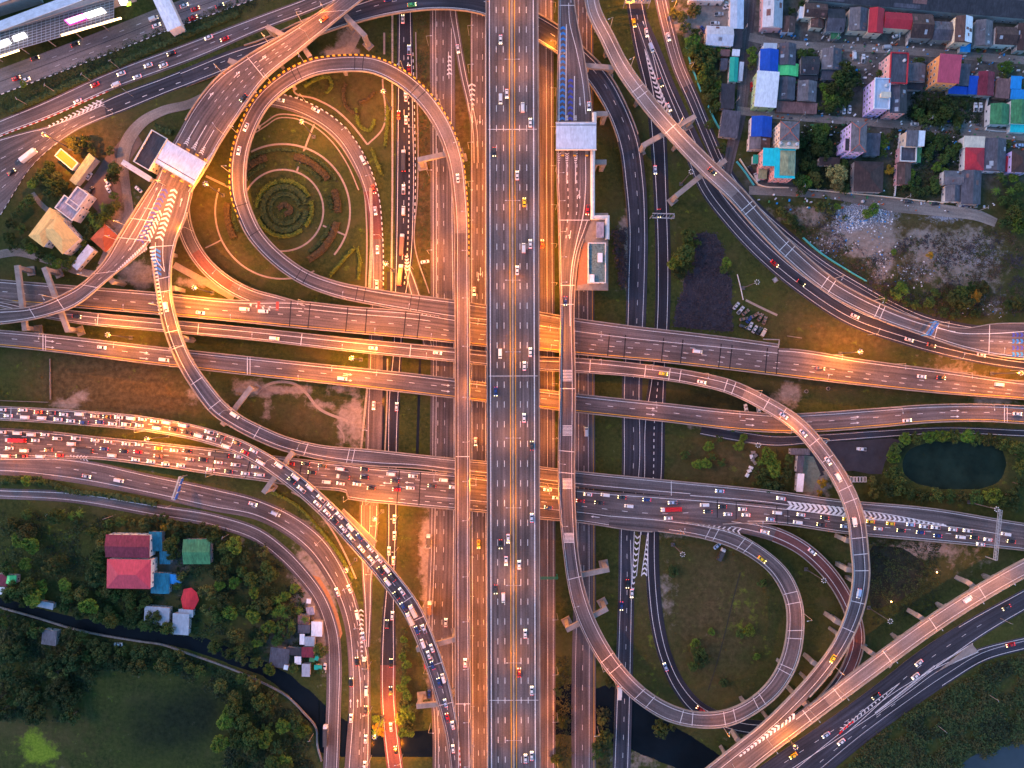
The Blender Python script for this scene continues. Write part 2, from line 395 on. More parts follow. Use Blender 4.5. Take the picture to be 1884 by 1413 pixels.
DRY = [(230, 690, 120, 60, 1.0), (110, 690, 70, 50, .5), (250, 740, 150, 30, .9), (1310, 1130, 110, 170, .75), (1480, 600, 120, 80, .35), (1600, 620, 120, 40, .5), (560, 780, 120, 60, .5), (1340, 850, 110, 60, .6), (380, 380, 50, 120, .55), (480, 480, 80, 50, .2), (660, 170, 90, 80, .5),
       (520, 280, 90, 50, .2), (780, 300, 26, 260, 1.0), (845, 200, 22, 100, 1.0), (1700, 440, 200, 80, .9), (730, 1250, 40, 200, .6), (80, 1350, 120, 60, .4), (1560, 700, 140, 24, .7), (1550, 1050, 40, 90, .3), (660, 980, 40, 60, .8), (775, 1000, 22, 100, .8), (180, 280, 110, 70, .9), (60, 330, 60, 80, .4), (1180, 1000, 20, 300, .3), (330, 480, 90, 40, .5), (1800, 700, 120, 20, .8)]
RUB = [(1600, 392, 50, 22, 1.2), (1560, 405, 30, 20, 1.0), (1740, 400, 40, 8, .9), (1800, 470, 60, 30, .5), (1680, 500, 50, 30, .4), (1520, 450, 40, 30, .4), (1830, 560, 50, 30, .4)]
LUSH = [(66, 1380, 36, 24, .75), (58, 1350, 18, 14, .6), (84, 1392, 26, 18, .5), (115, 985, 60, 30, .22), (1370, 1130, 30, 60, .3), (540, 340, 60, 40, .2), (1580, 533, 22, 8, 1.2), (1200, 1200, 20, 60, .2)]
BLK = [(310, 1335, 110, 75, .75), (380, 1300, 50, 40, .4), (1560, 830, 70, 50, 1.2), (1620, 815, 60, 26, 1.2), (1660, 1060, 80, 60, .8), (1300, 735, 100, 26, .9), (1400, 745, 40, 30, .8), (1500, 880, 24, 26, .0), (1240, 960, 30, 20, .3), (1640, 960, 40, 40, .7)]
URB = [(1560, 80, 190, 110, .9), (1760, 120, 150, 150, .8), (1600, 270, 200, 110, .35), (1800, 280, 120, 90, .5), (1330, 60, 60, 70, .5), (1420, 330, 60, 30, .9), (530, 1180, 60, 50, .7), (300, 1060, 60, 50, .5), (340, 1010, 40, 40, .6), (1420, 120, 60, 100, .8)]
def zone(T, x, y): return min(1.5, sum(a*gauss(x, y, cx, cy, rx, ry) for cx, cy, rx, ry, a in T if a and abs(x-cx) < 2.6*rx and abs(y-cy) < 2.6*ry))
def axis(lo, hi, st):
    v = []; a = lo
    while a <= hi+1e-6: v.append(a); a += st
    o = [2.2, 5, 10, 20, 45, 100, 220, 500, 1000, 1900]
    s = 0; R1 = []; 
    for k in o: s += k; R1.append(s)
    return [lo-k for k in R1[::-1]]+v+[hi+k for k in R1]
GX = axis(-306, 306, 2.0); GY = axis(-236, 236, 2.0)
mb = MB(); zs = {'dirt': [], 'dry': [], 'rubble': [], 'lush': [], 'black': [], 'urban': []}
for y in GY:
    for x in GX:
        px = x/S0+942; py = 706.5-y/S0; z = 0.0
        if any(inp(k, px, py) for k in ('canal', 'canal_low', 'pond', 'lake', 'ditch')): z = -2.2
        else: z = 0.0
        mb.v.append((x, y, z))
        far = abs(x) > 320 or abs(y) > 250
        zs['dirt'].append(0 if far else zone(DIRT, px, py)); zs['dry'].append(.3 if far else zone(DRY, px, py)); zs['rubble'].append(0 if far else zone(RUB, px, py))
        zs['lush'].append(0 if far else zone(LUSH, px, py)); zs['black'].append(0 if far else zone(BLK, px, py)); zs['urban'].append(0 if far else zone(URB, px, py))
nx = len(GX); ny = len(GY)
for it in range(3):      # soften the banks
    z = [v[2] for v in mb.v]
    for j in range(1, ny-1):
        for i in range(1, nx-1):
            a = j*nx+i
            if z[a-1] or z[a+1] or z[a-nx] or z[a+nx] or z[a]: mb.v[a] = (mb.v[a][0], mb.v[a][1], (z[a]*2+z[a-1]+z[a+1]+z[a-nx]+z[a+nx])/6)
for j in range(len(GY)-1):
    for i in range(nx-1):
        a = j*nx+i; mb.f.append((a, a+1, a+nx+1, a+nx)); mb.m.append(0)
gm = bpy.data.materials.new('grass_and_soil'); gm.use_nodes = True
nt = gm.node_tree; gb = nt.nodes['Principled BSDF']; gb.inputs['Roughness'].default_value = 0.95; gb.inputs['Specular IOR Level'].default_value = 0.1
tc = nt.nodes.new('ShaderNodeTexCoord')
def gnoise(scale, det=6, dist=0.0):
    n = nt.nodes.new('ShaderNodeTexNoise'); n.inputs['Scale'].default_value = scale; n.inputs['Detail'].default_value = det
    n.inputs['Roughness'].default_value = 0.68; n.inputs['Distortion'].default_value = dist
    nt.links.new(tc.outputs['Object'], n.inputs['Vector']); return n.outputs['Fac']
def gmix(f, a, b):
    m = nt.nodes.new('ShaderNodeMix'); m.data_type = 'RGBA'
    nt.links.new(f, m.inputs[0])
    for s, v in ((6, a), (7, b)):
        if isinstance(v, tuple): m.inputs[s].default_value = (*v, 1)
        else: nt.links.new(v, m.inputs[s])
    return m.outputs[2]
def gramp(f, lo, hi):
    r = nt.nodes.new('ShaderNodeMapRange'); r.inputs['From Min'].default_value = lo; r.inputs['From Max'].default_value = hi; nt.links.new(f, r.inputs['Value']); return r.outputs[0]
def gattr(k, nscale, wid=0.25, amt=0.9):
    a = nt.nodes.new('ShaderNodeAttribute'); a.attribute_name = k
    m = nt.nodes.new('ShaderNodeMath'); m.operation = 'MULTIPLY_ADD'; m.inputs[1].default_value = amt; m.inputs[2].default_value = -amt*0.5
    nt.links.new(gnoise(nscale, 8), m.inputs[0])
    s = nt.nodes.new('ShaderNodeMath'); nt.links.new(a.outputs['Fac'], s.inputs[0]); nt.links.new(m.outputs[0], s.inputs[1])
    return gramp(s.outputs[0], 0.5-wid, 0.5+wid)
g1 = gmix(gramp(gnoise(0.05, 8), .35, .65), (0.018, 0.031, 0.009), (0.046, 0.060, 0.014))
g1 = gmix(gramp(gnoise(0.5, 8), .40, .68), g1, (0.062, 0.070, 0.020))
g1 = gmix(gramp(gnoise(0.022, 4, 1.0), .50, .72), g1, (0.080, 0.070, 0.028))
g2 = gmix(gramp(gnoise(0.35, 8), .35, .68), (0.048, 0.036, 0.015), (0.125, 0.088, 0.040))
c = gmix(gattr('dry', 0.15, .4, 1.3), g1, g2)
c = gmix(gattr('lush', 0.16, .25, 2.4), c, gmix(gramp(gnoise(0.8), .35, .65), (0.11, 0.18, 0.012), (0.22, 0.28, 0.03)))
c = gmix(gattr('urban', 0.10, .3, 1.2), c, gmix(gramp(gnoise(0.3, 8), .35, .65), (0.06, 0.055, 0.052), (0.15, 0.135, 0.12)))
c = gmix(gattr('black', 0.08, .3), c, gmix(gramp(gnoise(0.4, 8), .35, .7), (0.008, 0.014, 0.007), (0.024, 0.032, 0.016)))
c = gmix(gattr('dirt', 0.2, .22, 2.0), c, gmix(gramp(gnoise(0.45, 8), .3, .7), (0.16, 0.125, 0.10), (0.33, 0.27, 0.225)))
c = gmix(gattr('rubble', 0.5, .2, 1.6), c, gmix(gramp(gnoise(1.6, 4), .45, .6), (0.12, 0.115, 0.125), (0.42, 0.43, 0.48)))
nt.links.new(c, gb.inputs['Base Color'])
bp = nt.nodes.new('ShaderNodeBump'); bp.inputs['Strength'].default_value = 0.5; bp.inputs['Distance'].default_value = 0.6
nt.links.new(gnoise(0.9, 8), bp.inputs['Height']); nt.links.new(bp.outputs[0], gb.inputs['Normal'])
go = mb.build('ground', gm)
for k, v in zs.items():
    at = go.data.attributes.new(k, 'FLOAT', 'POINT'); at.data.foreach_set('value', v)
tag(go, 'grass, bare soil and rubble ground under the whole interchange', 'ground', kind='structure')
wm = mk('dark_water', (0.006, 0.010, 0.014), 0.25, 0.3, 0.05, spec=0.06)
pm = mk('green_pond_water', (0.013, 0.026, 0.018), 0.35, 0.45, 0.08, spec=0.06)
def water(name, key, mat, label, z=-0.5, grow=1.0):
    P = POLY[key]; m = MB()
    cx = sum(p[0] for p in P)/len(P); cy = sum(p[1] for p in P)/len(P)
    # fine strip polygons: fill as one ngon
    m.q([W(p[0], p[1], 0)+Vector((0, 0, z)) for p in P][::-1])
    return tag(m.build(name, mat), label, name, kind='structure')
def rect_water(name, mat, x0, y0, x1, y1, label, z=-0.6):
    m = MB(); m.q([W(x0, y1, 0)+Vector((0, 0, z)), W(x1, y1, 0)+Vector((0, 0, z)), W(x1, y0, 0)+Vector((0, 0, z)), W(x0, y0, 0)+Vector((0, 0, z))])
    return tag(m.build(name, mat), label, name, kind='structure')
rect_water('canal', wm, -80, 1080, 586, 1356, 'dark still canal running beside the orchard and tin sheds')
rect_water('canal', wm, 587, 1240, 1345, 1440, 'dark canal passing under the roads at the bottom')
rect_water('pond', pm, 1640, 805, 1870, 910, 'dark oval pond ringed by trees right of the loop ramp')
rect_water('lake', mk('grey_water', (0.035, 0.045, 0.055), 0.25, 0.2, 0.05, spec=0.4), 1740, 1340, 2040, 1520, 'grey water surface in the bottom right corner')
rect_water('ditch', mk('murky_water', (0.018, 0.024, 0.018), 0.4, 0.5, 0.12, spec=0.08), 1596, 995, 1715, 1130, 'black flooded hollow beside the outer loop ramp')
# a dried mud bed with dead plants
def patch(name, poly, mat, label, cat, z=0.02, kind='structure', sub=5.0):
    m = MB(); m.q([W(p[0], p[1], 0)+Vector((0, 0, z)) for p in poly][::-1]); 
    me = m.build(name, mat)
    return tag(me, label, cat, kind=kind)
M['mud'] = mk('purple_black_mud', (0.040, 0.036, 0.048), 0.9, 0.45, 0.22)
mp = []
for i in range(len(POLY['mud'])):
    a = POLY['mud'][i]; b = POLY['mud'][(i+1) % len(POLY['mud'])]
    for k in range(6):
        u = k/6; mp.append((a[0]+(b[0]-a[0])*u+random.uniform(-2.5, 2.5), a[1]+(b[1]-a[1])*u+random.uniform(-2.5, 2.5)))
patch('mud_flat', mp, 'mud', 'dark purple mud bed of withered plants beside the black road', 'mud flat')
M['tarlot'] = mk('oily_tarmac', (0.040, 0.036, 0.042), 0.8, 0.35, 0.12)
patch('yard', [(1470, 832), (1520, 812), (1560, 812), (1640, 806), (1660, 810), (1640, 832), (1628, 850), (1622, 872), (1600, 872), (1570, 866), (1530, 868), (1500, 880), (1470, 868)], 'tarlot', 'dark tarmac yard inside the outer loop ramp', 'yard', 0.03)
M['carpark'] = mk('brown_tarmac', (0.12, 0.082, 0.070), 0.85, 0.3, 0.2)
patch('parking_lot', [(222, 258), (248, 240), (262, 262), (236, 300), (228, 330), (224, 372), (200, 382), (182, 392), (160, 368), (148, 352), (176, 318), (192, 292)], 'carpark', 'brown parking lot between the house and the toll office', 'parking lot', 0.03)
patch('gravel_yard', [(1222, 40), (1236, 42), (1262, 30), (1268, 8), (1340, 2), (1346, 50), (1300, 52), (1290, 62), (1262, 52), (1240, 58)], mk('pale_gravel', (0.27, 0.23, 0.20), 0.95, 0.3, 0.5), 'pale gravel yard of the workshops beside the frontage road', 'yard', 0.03)
patch('concrete_yard', [(1480, 838), (1496, 840), (1510, 872), (1500, 890), (1494, 906), (1468, 904), (1476, 868)], mk('mossy_concrete', (0.22, 0.22, 0.16), 0.95, 0.3, 0.5), 'mossy concrete yard beside the long shed', 'yard', 0.035)
patch('orange_soil_bank', [(575, 1058), (588, 1062), (606, 1092), (622, 1130), (630, 1165), (626, 1176), (618, 1140), (602, 1108)], mk('orange_soil', (0.33, 0.16, 0.07), 0.95, 0.25, 0.7), 'bare orange soil strip between the curving roads', 'soil', 0.02)
# ================================================================ ROADS
GZ = [0.05]
def ground_road(key, pts, label, mats, fmt='c', name='road', ranges=(), kerbs=(), step=6.0):
    r = Road(key, pts, False, fmt, step); GZ[0] += 0.006
    for p in r.P: p.z += GZ[0]
    r.surf_obj = r.surface(list(mats)+['concdark'], ranges, name, None, 0.0, 0.5)
    tag(r.surf_obj, label, 'road', kind='structure'); r.root = r.surf_obj; r.zl = 0.012
    for side, a, b, cm in kerbs: r.rail(side, [(a, b)], r.root, cm, 0.22, 0.35, 'kerb', 1, -0.3)
    return r
NV = [0]
def viaduct(key, pts, label, mats, fmt='c', rl=((0, 1),), rr=((0, 1),), ranges=(), pml=('concrete',), pmr=('concrete',), step=5.0, cat='flyover', h=0.95):
    r = Road(key, pts, True, fmt, step); NV[0] += 1
    for p in r.P: p.z += 0.004*NV[0]
    m = r.P[len(r.P)//2]
    r.root = thing('viaduct', label, cat, (m.x, m.y, 0))
    r.deck(r.root); r.surface(list(mats), ranges, 'road_surface', r.root, 0.0)
    r.rail('L', rl, r.root, pml, h=h); r.rail('R', rr, r.root, pmr, h=h); r.zl = 0.02
    return r
BW = ('white', 'blackp'); RW = ('white', 'redp'); YB = ('yellow', 'blackp')
W_, Y_, B_, B2_, R_, J_ = 0, 1, 2, 3, 4, 5
MARKS = ['white', 'yellow', 'blue', 'blue2', 'redp', 'joint']

# ---- ground roads -------------------------------------------------------------
r = ground_road('P1', [(-60, 175, 45), (0, 151), (110, 110), (222, 67), (300, 36), (400, 0), (470, -25)], 'wide concrete frontage road running past the lit station roofs', ['conc_road'], kerbs=(('R', .0, 1, BW),), name='road')
r.dash(0.38, w=.2, a=.3); r.dash(-0.38, w=.2, a=.3); r.line(0.02, 5, w=.25)
r = ground_road('P2', [(-60, 262, 30), (0, 236, 29), (76, 206, 31), (199, 151, 33), (357, 92, 34), (480, 42, 28), (560, 12, 28), (650, -25)], 'grey frontage road with moving cars below the grassy verge', ['asphr'], kerbs=(('R', 0.0, .36, ('white', 'redp')),))
r.line(('L', 1)); r.line(('R', 1.2)); r.dash(0.0, a=.5)
r = ground_road('Q0', [(-60, 275, -40, 450, 0), (0, 255, 5, 390), (50, 241, 28, 352), (89, 232, 54, 312), (150, 205, 130, 247), (217, 173, 235, 202), (300, 142, 318, 168), (350, 122, 362, 152)], 'broad brown main road where several lanes merge at left', ['asphr', 'dark'], 'p', ranges=((.62, 1.01, 1),), kerbs=(('R', 0, .45, BW),))
r.line(('L', 1)); r.line(('R', 1), a=.3); r.dash(-.3, a=.35, w=.35); r.dash(.1, b=.5); r.dash(.45, b=.5); r.dash(-.35, b=.38)
r.chev((88, 233), (190, 186), 13, 0, 3, 13, 1.0, 1.1); r.pxline([(86, 236), (140, 215), (192, 192)]); r.pxline([(150, 205), (190, 182)])
r = ground_road('G1', [(814, -60, 46), (814, 0), (815, 360), (817, 728, 50), (815, 1000, 52), (812, 1200, 54), (818, 1330, 46), (818, 1480, 46)], 'straight ground level highway just left of the loop ramp strip', ['asphr'], step=12)
r.line(('L', 2)); r.dash(-.45); r.dash(.05); r.line(('R', 1.5), w=.2); r.line(('R', 3.2), w=.2)
r.line(('L', 0.3), 1, a=.55, b=.7, w=.2)
r = ground_road('G2', [(881, -60, 31), (881, 706), (884, 1480, 32)], 'orange lit highway lanes squeezed left of the central expressway', ['asphr'], step=14)
r.line(('L', 1.0)); r.line(('R', .8)); r.dash(-.2, on=3, off=9); r.dash(.45, on=3, off=9)
r.arrow(869, 220, 1); r.arrow(883, 220, 1); r.arrow(868, 345, 1); r.arrow(880, 510, 1); r.arrow(884, 500, 1)
r = ground_road('G12', [(833, -40, 16), (833, 20), (841, 70, 14), (853, 138), (866, 195), (874, 240), (876, 300)], 'short diagonal slip road between the two left highways', ['asphr'])
r.line(('L', 1), w=.25); r.line(('R', 1), w=.25)
r.pxline([(825, 95), (826, 145)], w=.3); r.chev((827, 138), (827, 100), 5, 0, 10, 5); r.chev((870, 205), (868, 150), 6, 0, 3, 14)
r = ground_road('G3', [(1004, -60, 27), (1006, 400), (1007, 706, 28), (1008, 1480, 28)], 'orange lit highway lanes just right of the central expressway', ['asphr'], step=14)
r.line(0.0, w=.22); r.line(('L', 1.2), w=.22)
r = ground_road('G4', [(1074, -60, 34), (1076, 706, 36), (1076, 1060, 40), (1074, 1240, 44), (1074, 1480, 44)], 'ground highway right of the bluish ramp strip', ['asphr', 'asph'], ranges=((.2, .86, 1),), step=12)
r.line(('L', 1.0), 1, w=.2); r.line(('L', 3.6), w=.2); r.dash(-.1, on=3, off=8); r.line(('R', 2), w=.2)
r = ground_road('N4', [(745, -60, 28), (745, 25), (746, 200, 34), (746, 360, 37), (741, 500, 32), (735, 560, 24), (731, 640, 20), (725, 720, 23), (722, 825, 22), (722, 930, 21), (719, 1060, 19), (715, 1147, 25), (714, 1206, 28), (714, 1282, 28), (727, 1413, 30), (737, 1480)],
                'sunken black asphalt road with white edge lines, red further down', ['black', 'redroad'], ranges=((.83, 1.01, 1),), kerbs=(('L', .1, .3, BW),))
r.line(('L', 1.2)); r.line(('R', 1.2)); r.dash(0.35, on=1.5, off=1.6, a=.1, b=.38, w=.5); r.dash(-.15, a=.04, b=.36)
r.chev((748, 470), (750, 500), 5, 0, 5, 11)
r = ground_road('N4b', [(748, 490, 12), (756, 515, 16), (766, 548, 18), (778, 590, 18), (790, 650, 18)], 'short slip road leaving the black road towards the highway', ['asphr'])
r.line(('L', .8), w=.3); r.line(('R', .8), w=.3)
r = ground_road('N2', [(1160, -60, 33), (1168, 0, 33), (1183, 80, 36), (1203, 170, 34), (1212, 270, 30), (1216, 350, 28), (1220, 500, 28), (1218, 600, 28), (1210, 700, 32), (1203, 776, 41), (1201, 876, 41), (1192, 985, 36)], 'black asphalt road running straight down right of the ring road', ['black'])
r.line(('L', 1.6)); r.line(('R', 1.6)); r.dash(0.05, on=1.6, off=1.9, a=.72, w=.4); r.dash(-.05, a=.02, b=.12)
r = ground_road('N2b', [(1180, 40, 24), (1205, 105, 30), (1228, 165, 32), (1252, 220, 34), (1280, 285, 38), (1303, 338, 40), (1352, 404), (1432, 485), (1481, 524), (1566, 579), (1666, 615), (1790, 647), (1886, 662), (1960, 668)], 'dark road curving under the long right hand flyover', ['dark'])
r.line(('R', 4.5)); r.line(('R', 1.2), w=.2); r.line(('L', 3), w=.25)
r.chev((1187, 95), (1226, 212), 13, 0, 1, 17, 1.3, 1.0); r.pxline([(1186, 90), (1200, 160), (1207, 200)], w=.35); r.pxline([(1186, 90), (1214, 165), (1232, 212)], w=.35)
r = ground_road('N2c', [(1208, -60, 25), (1217, 0), (1231, 60), (1248, 120), (1276, 185), (1305, 255), (1325, 300), (1350, 340), (1390, 385), (1445, 435), (1515, 490), (1580, 530), (1645, 566), (1700, 590), (1760, 605), (1830, 615)], 'grey frontage road along the outer side of the right hand flyover', ['asphr', 'dark'], ranges=((.22, 1.01, 1),))
r.line(('L', 1.6)); r.line(('R', 1.2)); r.line(0.1, w=.15)
r = ground_road('X1', [(-60, 836, -60, 874, 0), (0, 840, 0, 874), (122, 842, 122, 886), (280, 873, 284, 916), (400, 898, 390, 940), (480, 919, 470, 956), (546, 950, 525, 984), (596, 990, 566, 1018), (628, 1036, 594, 1056), (650, 1085, 617, 1098), (668, 1150, 634, 1152), (680, 1210, 640, 1205), (682, 1282, 642, 1282), (681, 1413, 634, 1413), (680, 1480, 630, 1480)],
                'main ground road curving from the left down to the bottom', ['asphr'], 'p')
r.line(('L', 1.4)); r.line(('R', 2.6)); r.dash(0.1, a=.14); r.dash(.45, a=.68, b=1)
r.pxline([(657, 1195), (663, 1260), (664, 1300)], w=.3)
r.chev((666, 1210), (664, 1118), 11, 0, 3, 10, .9, .7); r.arrow(645, 1294, -1); r.arrow(658, 1294, -1)
r = ground_road('N5g', [(679, 905, 34), (679, 960, 34), (677, 1010, 28), (676, 1053, 21), (677, 1130, 14), (676, 1190, 10)], 'orange lit slip road below the widened flyover', ['asphr'])
r.line(('L', 1)); r.line(('R', 1)); r.line(0.1, w=.2, b=.5)
r = ground_road('X2', [(-60, 905, 19), (0, 908, 19), (127, 914, 21), (290, 940, 24), (395, 958, 26), (480, 988, 27), (518, 1017, 27), (556, 1056, 26), (587, 1098, 25), (610, 1160, 26), (615, 1231, 28), (614, 1290, 27), (609, 1413, 29), (606, 1480)], 'outer frontage road curving beside the orchard and tin shacks', ['asphr'])
r.line(('L', 1.3)); r.line(('R', 1.6), w=.2)
r = ground_road('H', [(1290, 790, 20), (1350, 801, 20), (1420, 811, 20), (1512, 806, 16), (1611, 799, 15), (1735, 792, 14), (1884, 797, 14), (1960, 800)], 'narrow dark service road under the two lane flyover at right', ['dark'])
r.line(('L', .7), w=.2); r.line(('R', .7), w=.25)
r = ground_road('Z2', [(1960, 1168, 24), (1884, 1184, 24), (1806, 1205, 27), (1740, 1238, 38), (1660, 1288, 46), (1580, 1347, 46), (1500, 1412, 48), (1430, 1470)], 'blue grey road joining from the right edge at bottom right', ['dark'], kerbs=())
r.line(('R', .9)); r.line(('L', 5), w=.2); r.line(('L', 1.0), b=.4); r.dash(-.1, a=.55)
r = ground_road('Z1', [(1960, 1062, 36), (1884, 1104, 36), (1793, 1156, 40), (1710, 1212, 46), (1620, 1282, 46), (1530, 1345, 42), (1440, 1405, 40), (1370, 1455)], 'blue grey dual lane road below the diagonal flyover', ['dark'], kerbs=())
r.line(('L', 1)); r.line(('R', 1), b=.3); r.dash(0, a=.25)
r.chev((1548, 1342), (1635, 1274), 13, 0, 9, 2, .7, .9); r.pxline([(1656, 1256), (1600, 1298), (1545, 1345)], w=.3); r.pxline([(1656, 1256), (1610, 1302), (1556, 1350)], w=.3)
r.stripes((1610, 1312), (1720, 1225), 60, 3.4, 3.4, 0, .35); r.pxline([(1610, 1312), (1665, 1267), (1720, 1225), (1790, 1184)], w=.2)
r.pxline([(1612, 1316), (1670, 1275), (1730, 1232), (1800, 1199)], w=.2); r.stripes((1722, 1226), (1790, 1184), 34, 2.4, 2.4, 0, .35); r.stripes((1735, 1228), (1800, 1199), 30, 2.4, 2.4, 0, .35)
def lane(key, pts, label, mat='dirtroad', name='road'): return ground_road(key, pts, label, [mat], name=name)
lane('L0', [(1384, -60, 22), (1381, 0, 21), (1371, 100, 20), (1363, 204, 21), (1345, 280, 20), (1338, 320, 14)], 'narrow grey lane running down past the row of workshops', 'asphr')
lane('L1', [(1378, 68, 15), (1404, 74, 15), (1633, 91, 15), (1884, 111, 15), (1960, 116)], 'residential lane between the upper two rows of houses')
lane('L2', [(1356, 203, 15), (1404, 209), (1633, 228, 15), (1700, 234, 18), (1884, 250, 18), (1960, 256)], 'residential lane in front of the lilac and beige blocks')
lane('L3', [(1378, 350, 16), (1440, 352, 17), (1550, 360, 19), (1650, 378, 24), (1740, 388, 22), (1800, 397, 20), (1832, 410, 16)], 'dusty concrete lane between houses and rubble field')
lane('SV', [(372, 180, 15), (350, 191, 16), (300, 204, 17), (262, 225, 20), (236, 258, 24), (226, 300, 22), (232, 345, 16), (236, 400, 18), (215, 440, 24), (190, 490, 22)], 'curving gravel service road behind the toll office')
lane('WP', [(-60, 490, 16), (0, 468, 15), (30, 464, 15), (75, 474, 15), (110, 487, 14), (160, 503, 14), (205, 508, 12)], 'pale winding path below the yellow roofed house')
lane('FP', [(60, 355, 8), (75, 375, 9), (92, 390, 9)], 'short earth path to the yellow roofed house')

# ---- elevated roads -----------------------------------------------------------
r = viaduct('Q', [(330, 130, 342, 160, 0.3), (430, 90, 446, 120, 2), (479, 74, 492, 104, 3.5), (560, 37, 575, 70, 6), (648, 6, 655, 43, 7), (737, -20, 740, 24), (814, -25, 816, 18), (893, -18, 885, 27), (950, 4, 930, 46), (991, 25, 975, 68), (1035, 52, 1008, 88), (1075, 88, 1048, 116), (1118, 132, 1083, 153), (1151, 189, 1118, 211, 6.5), (1177, 257, 1139, 270, 4.5), (1188, 331, 1148, 335, 2.5), (1192, 426, 1155, 426, .6), (1191, 503, 1153, 516, 0.12), (1188, 597, 1151, 597, .12), (1182, 700, 1145, 700), (1181, 873, 1144, 871), (1166, 973, 1139, 973), (1167, 1060, 1138, 1060), (1165, 1206, 1134, 1206), (1160, 1413, 1127, 1413), (1158, 1480, 1124, 1480, .12)],
            'dark ring road curving over the black road then straight down', ['dark', 'black'], 'p', rl=((.06, .44),), rr=((.06, .44),), ranges=())
r.line(('L', 1.8), b=.75); r.line(('R', 1.3)); r.dash(0.1, a=.02); r.line(('L', 1.6), a=.78)
r.chev((1173, 985), (1163, 1100), 11, 0, 9, 4, 1.0, .9); r.pxline([(1167, 978), (1163, 1075)], w=.35); r.pxline([(1179, 978), (1171, 1060)], w=.35)
r = viaduct('A', [(-60, 530, 41, 6), (0, 535, 41, 7), (140, 546, 40, 8), (285, 558, 41), (446, 573, 41), (539, 578, 50), (643, 588, 49), (770, 599, 50), (836, 608, 47), (894, 615, 46), (993, 622, 45), (1060, 630, 44), (1219, 644, 46), (1420, 665, 50), (1445, 667, 52), (1582, 685, 48, 7), (1717, 701, 44, 5), (1884, 719, 34, 2.5), (1960, 726, 34, 2)],
            'upper east west flyover with dark joints and a yellow edge line', ['asphr'], rl=((0, .255), (.30, .41), (.745, 1)), rr=((0, 1),), pml=('concrete',))
r.line(('L', 1.5)); r.line(('R', 1.3), 1); r.dash(-.05); r.dash(-.45, a=.43); r.dash(.4, a=.57, b=.73); r.line(.45, a=.27, b=.42, w=.25)
for x in (533, 567, 637, 675, 747, 771, 1118, 1150, 1220, 1255, 1325, 1343, 1412, 1428): r.cross(r.snear(x, r.px[r.near(x, 600)][1]), J_, .55, -.98, .98)
for x in (477, 512): r.crossat([(x, 560)], R_, 1.6, u0=.2, u1=.9)
r.chev((500, 568), (455, 560), 4, 0, 8, 4); r.stripes((775, 576), (836, 583), 8, 8, 3, 0, .35, .8)
r = viaduct('B', [(-60, 550, 15, 7), (0, 557, 17, 7.5), (60, 571, 19), (115, 580, 22, 8), (300, 599, 23), (479, 616, 23), (640, 634, 25), (835, 653, 26), (993, 669, 26), (1060, 672, 27), (1187, 683, 25), (1276, 696, 25, 9), (1340, 711, 26, 10.5), (1410, 744, 27, 12), (1464, 779, 28, 13.5), (1513, 833, 29, 14.5), (1550, 890, 30, 15), (1572, 945, 31), (1581, 1010, 32), (1584, 1060, 31), (1573, 1122, 30), (1549, 1180, 28), (1505, 1243, 28, 13), (1458, 1294, 27, 12.3), (1412, 1338, 26, 12), (1340, 1396, 26), (1270, 1452)],
            'slim flyover that swings into the big right hand loop', ['asphr', 'conc_road', 'asph'], ranges=((.6, .74, 1), (.74, .86, 2)), rr=((0, 1),), rl=((0, .885),))
r.line(('L', 2.4)); r.line(('R', 1.1))
for (x, y) in ((181, 588), (365, 606), (552, 626), (756, 647), (1085, 674), (1188, 683), (1230, 689), (1251, 692), (1335, 709), (1352, 715), (1409, 743), (1440, 760), (1500, 815), (1522, 847), (1553, 897), (1566, 923), (1582, 990), (1583, 1018), (1585, 1048), (1576, 1110), (1558, 1160)): r.cross(r.snear(x, y), 0, .35, -.97, .97)
r = viaduct('W2', [(-60, 603, -60, 634, 8), (0, 607, 0, 638), (311, 640, 311, 674), (480, 658, 480, 693), (546, 665, 546, 700), (835, 696, 835, 733), (894, 704, 894, 740), (993, 716, 993, 751), (1060, 724, 1060, 759), (1220, 741, 1220, 776), (1373, 757, 1373, 793), (1440, 761, 1440, 796), (1511, 758, 1511, 794), (1608, 751, 1608, 787), (1710, 744, 1710, 778), (1812, 743, 1812, 776), (1884, 746, 1884, 780), (1960, 750, 1960, 784)],
            'two lane east west flyover with white arrows and one yellow edge', ['asphr'], 'p')
r.line(('L', 1.6)); r.line(('R', 1.2), 1); r.dash(0.05, on=3, off=9)
for x in (92, 265, 640, 820, 1197, 1380, 1573, 1757): r.arrow(x, r.px[r.near(x, 700)][1]-4, 1); r.arrow(x, r.px[r.near(x, 700)][1]+7, 1)
for x in (79, 455, 1848): r.cross(r.snear(x, r.px[r.near(x, 690)][1]), 0, .4, -.97, .97); r.cross(r.snear(x+3, r.px[r.near(x+3, 690)][1]), 0, .3, -.97, .97)
r = viaduct('E', [(-60, 784, -60, 838, .25), (0, 787, 0, 841, .25), (100, 794, 100, 843, .4), (180, 803, 178, 845, 1.2), (303, 815, 303, 860, 3.2), (408, 827, 400, 874, 5), (503, 838, 490, 886, 6.5), (580, 847, 575, 899, 7), (636, 853, 634, 905), (641, 853.5, 637, 906), (646, 854, 641, 918), (652, 855, 647, 919), (745, 864, 740, 929), (837, 872, 837, 938), (893, 879, 893, 943), (993, 890, 993, 955), (1060, 899, 1060, 961), (1220, 912, 1220, 978), (1290, 917, 1290, 968), (1404, 928, 1404, 963), (1565, 945, 1565, 983), (1710, 960, 1710, 996), (1786, 969, 1786, 1003), (1884, 985, 1884, 1013, 6), (1960, 993, 1960, 1022, 5)],
            'lower east west flyover jammed with cars on four lanes', ['asphr'], 'p', rl=((.08, .44),), rr=((.05, .625), (.69, 1)))
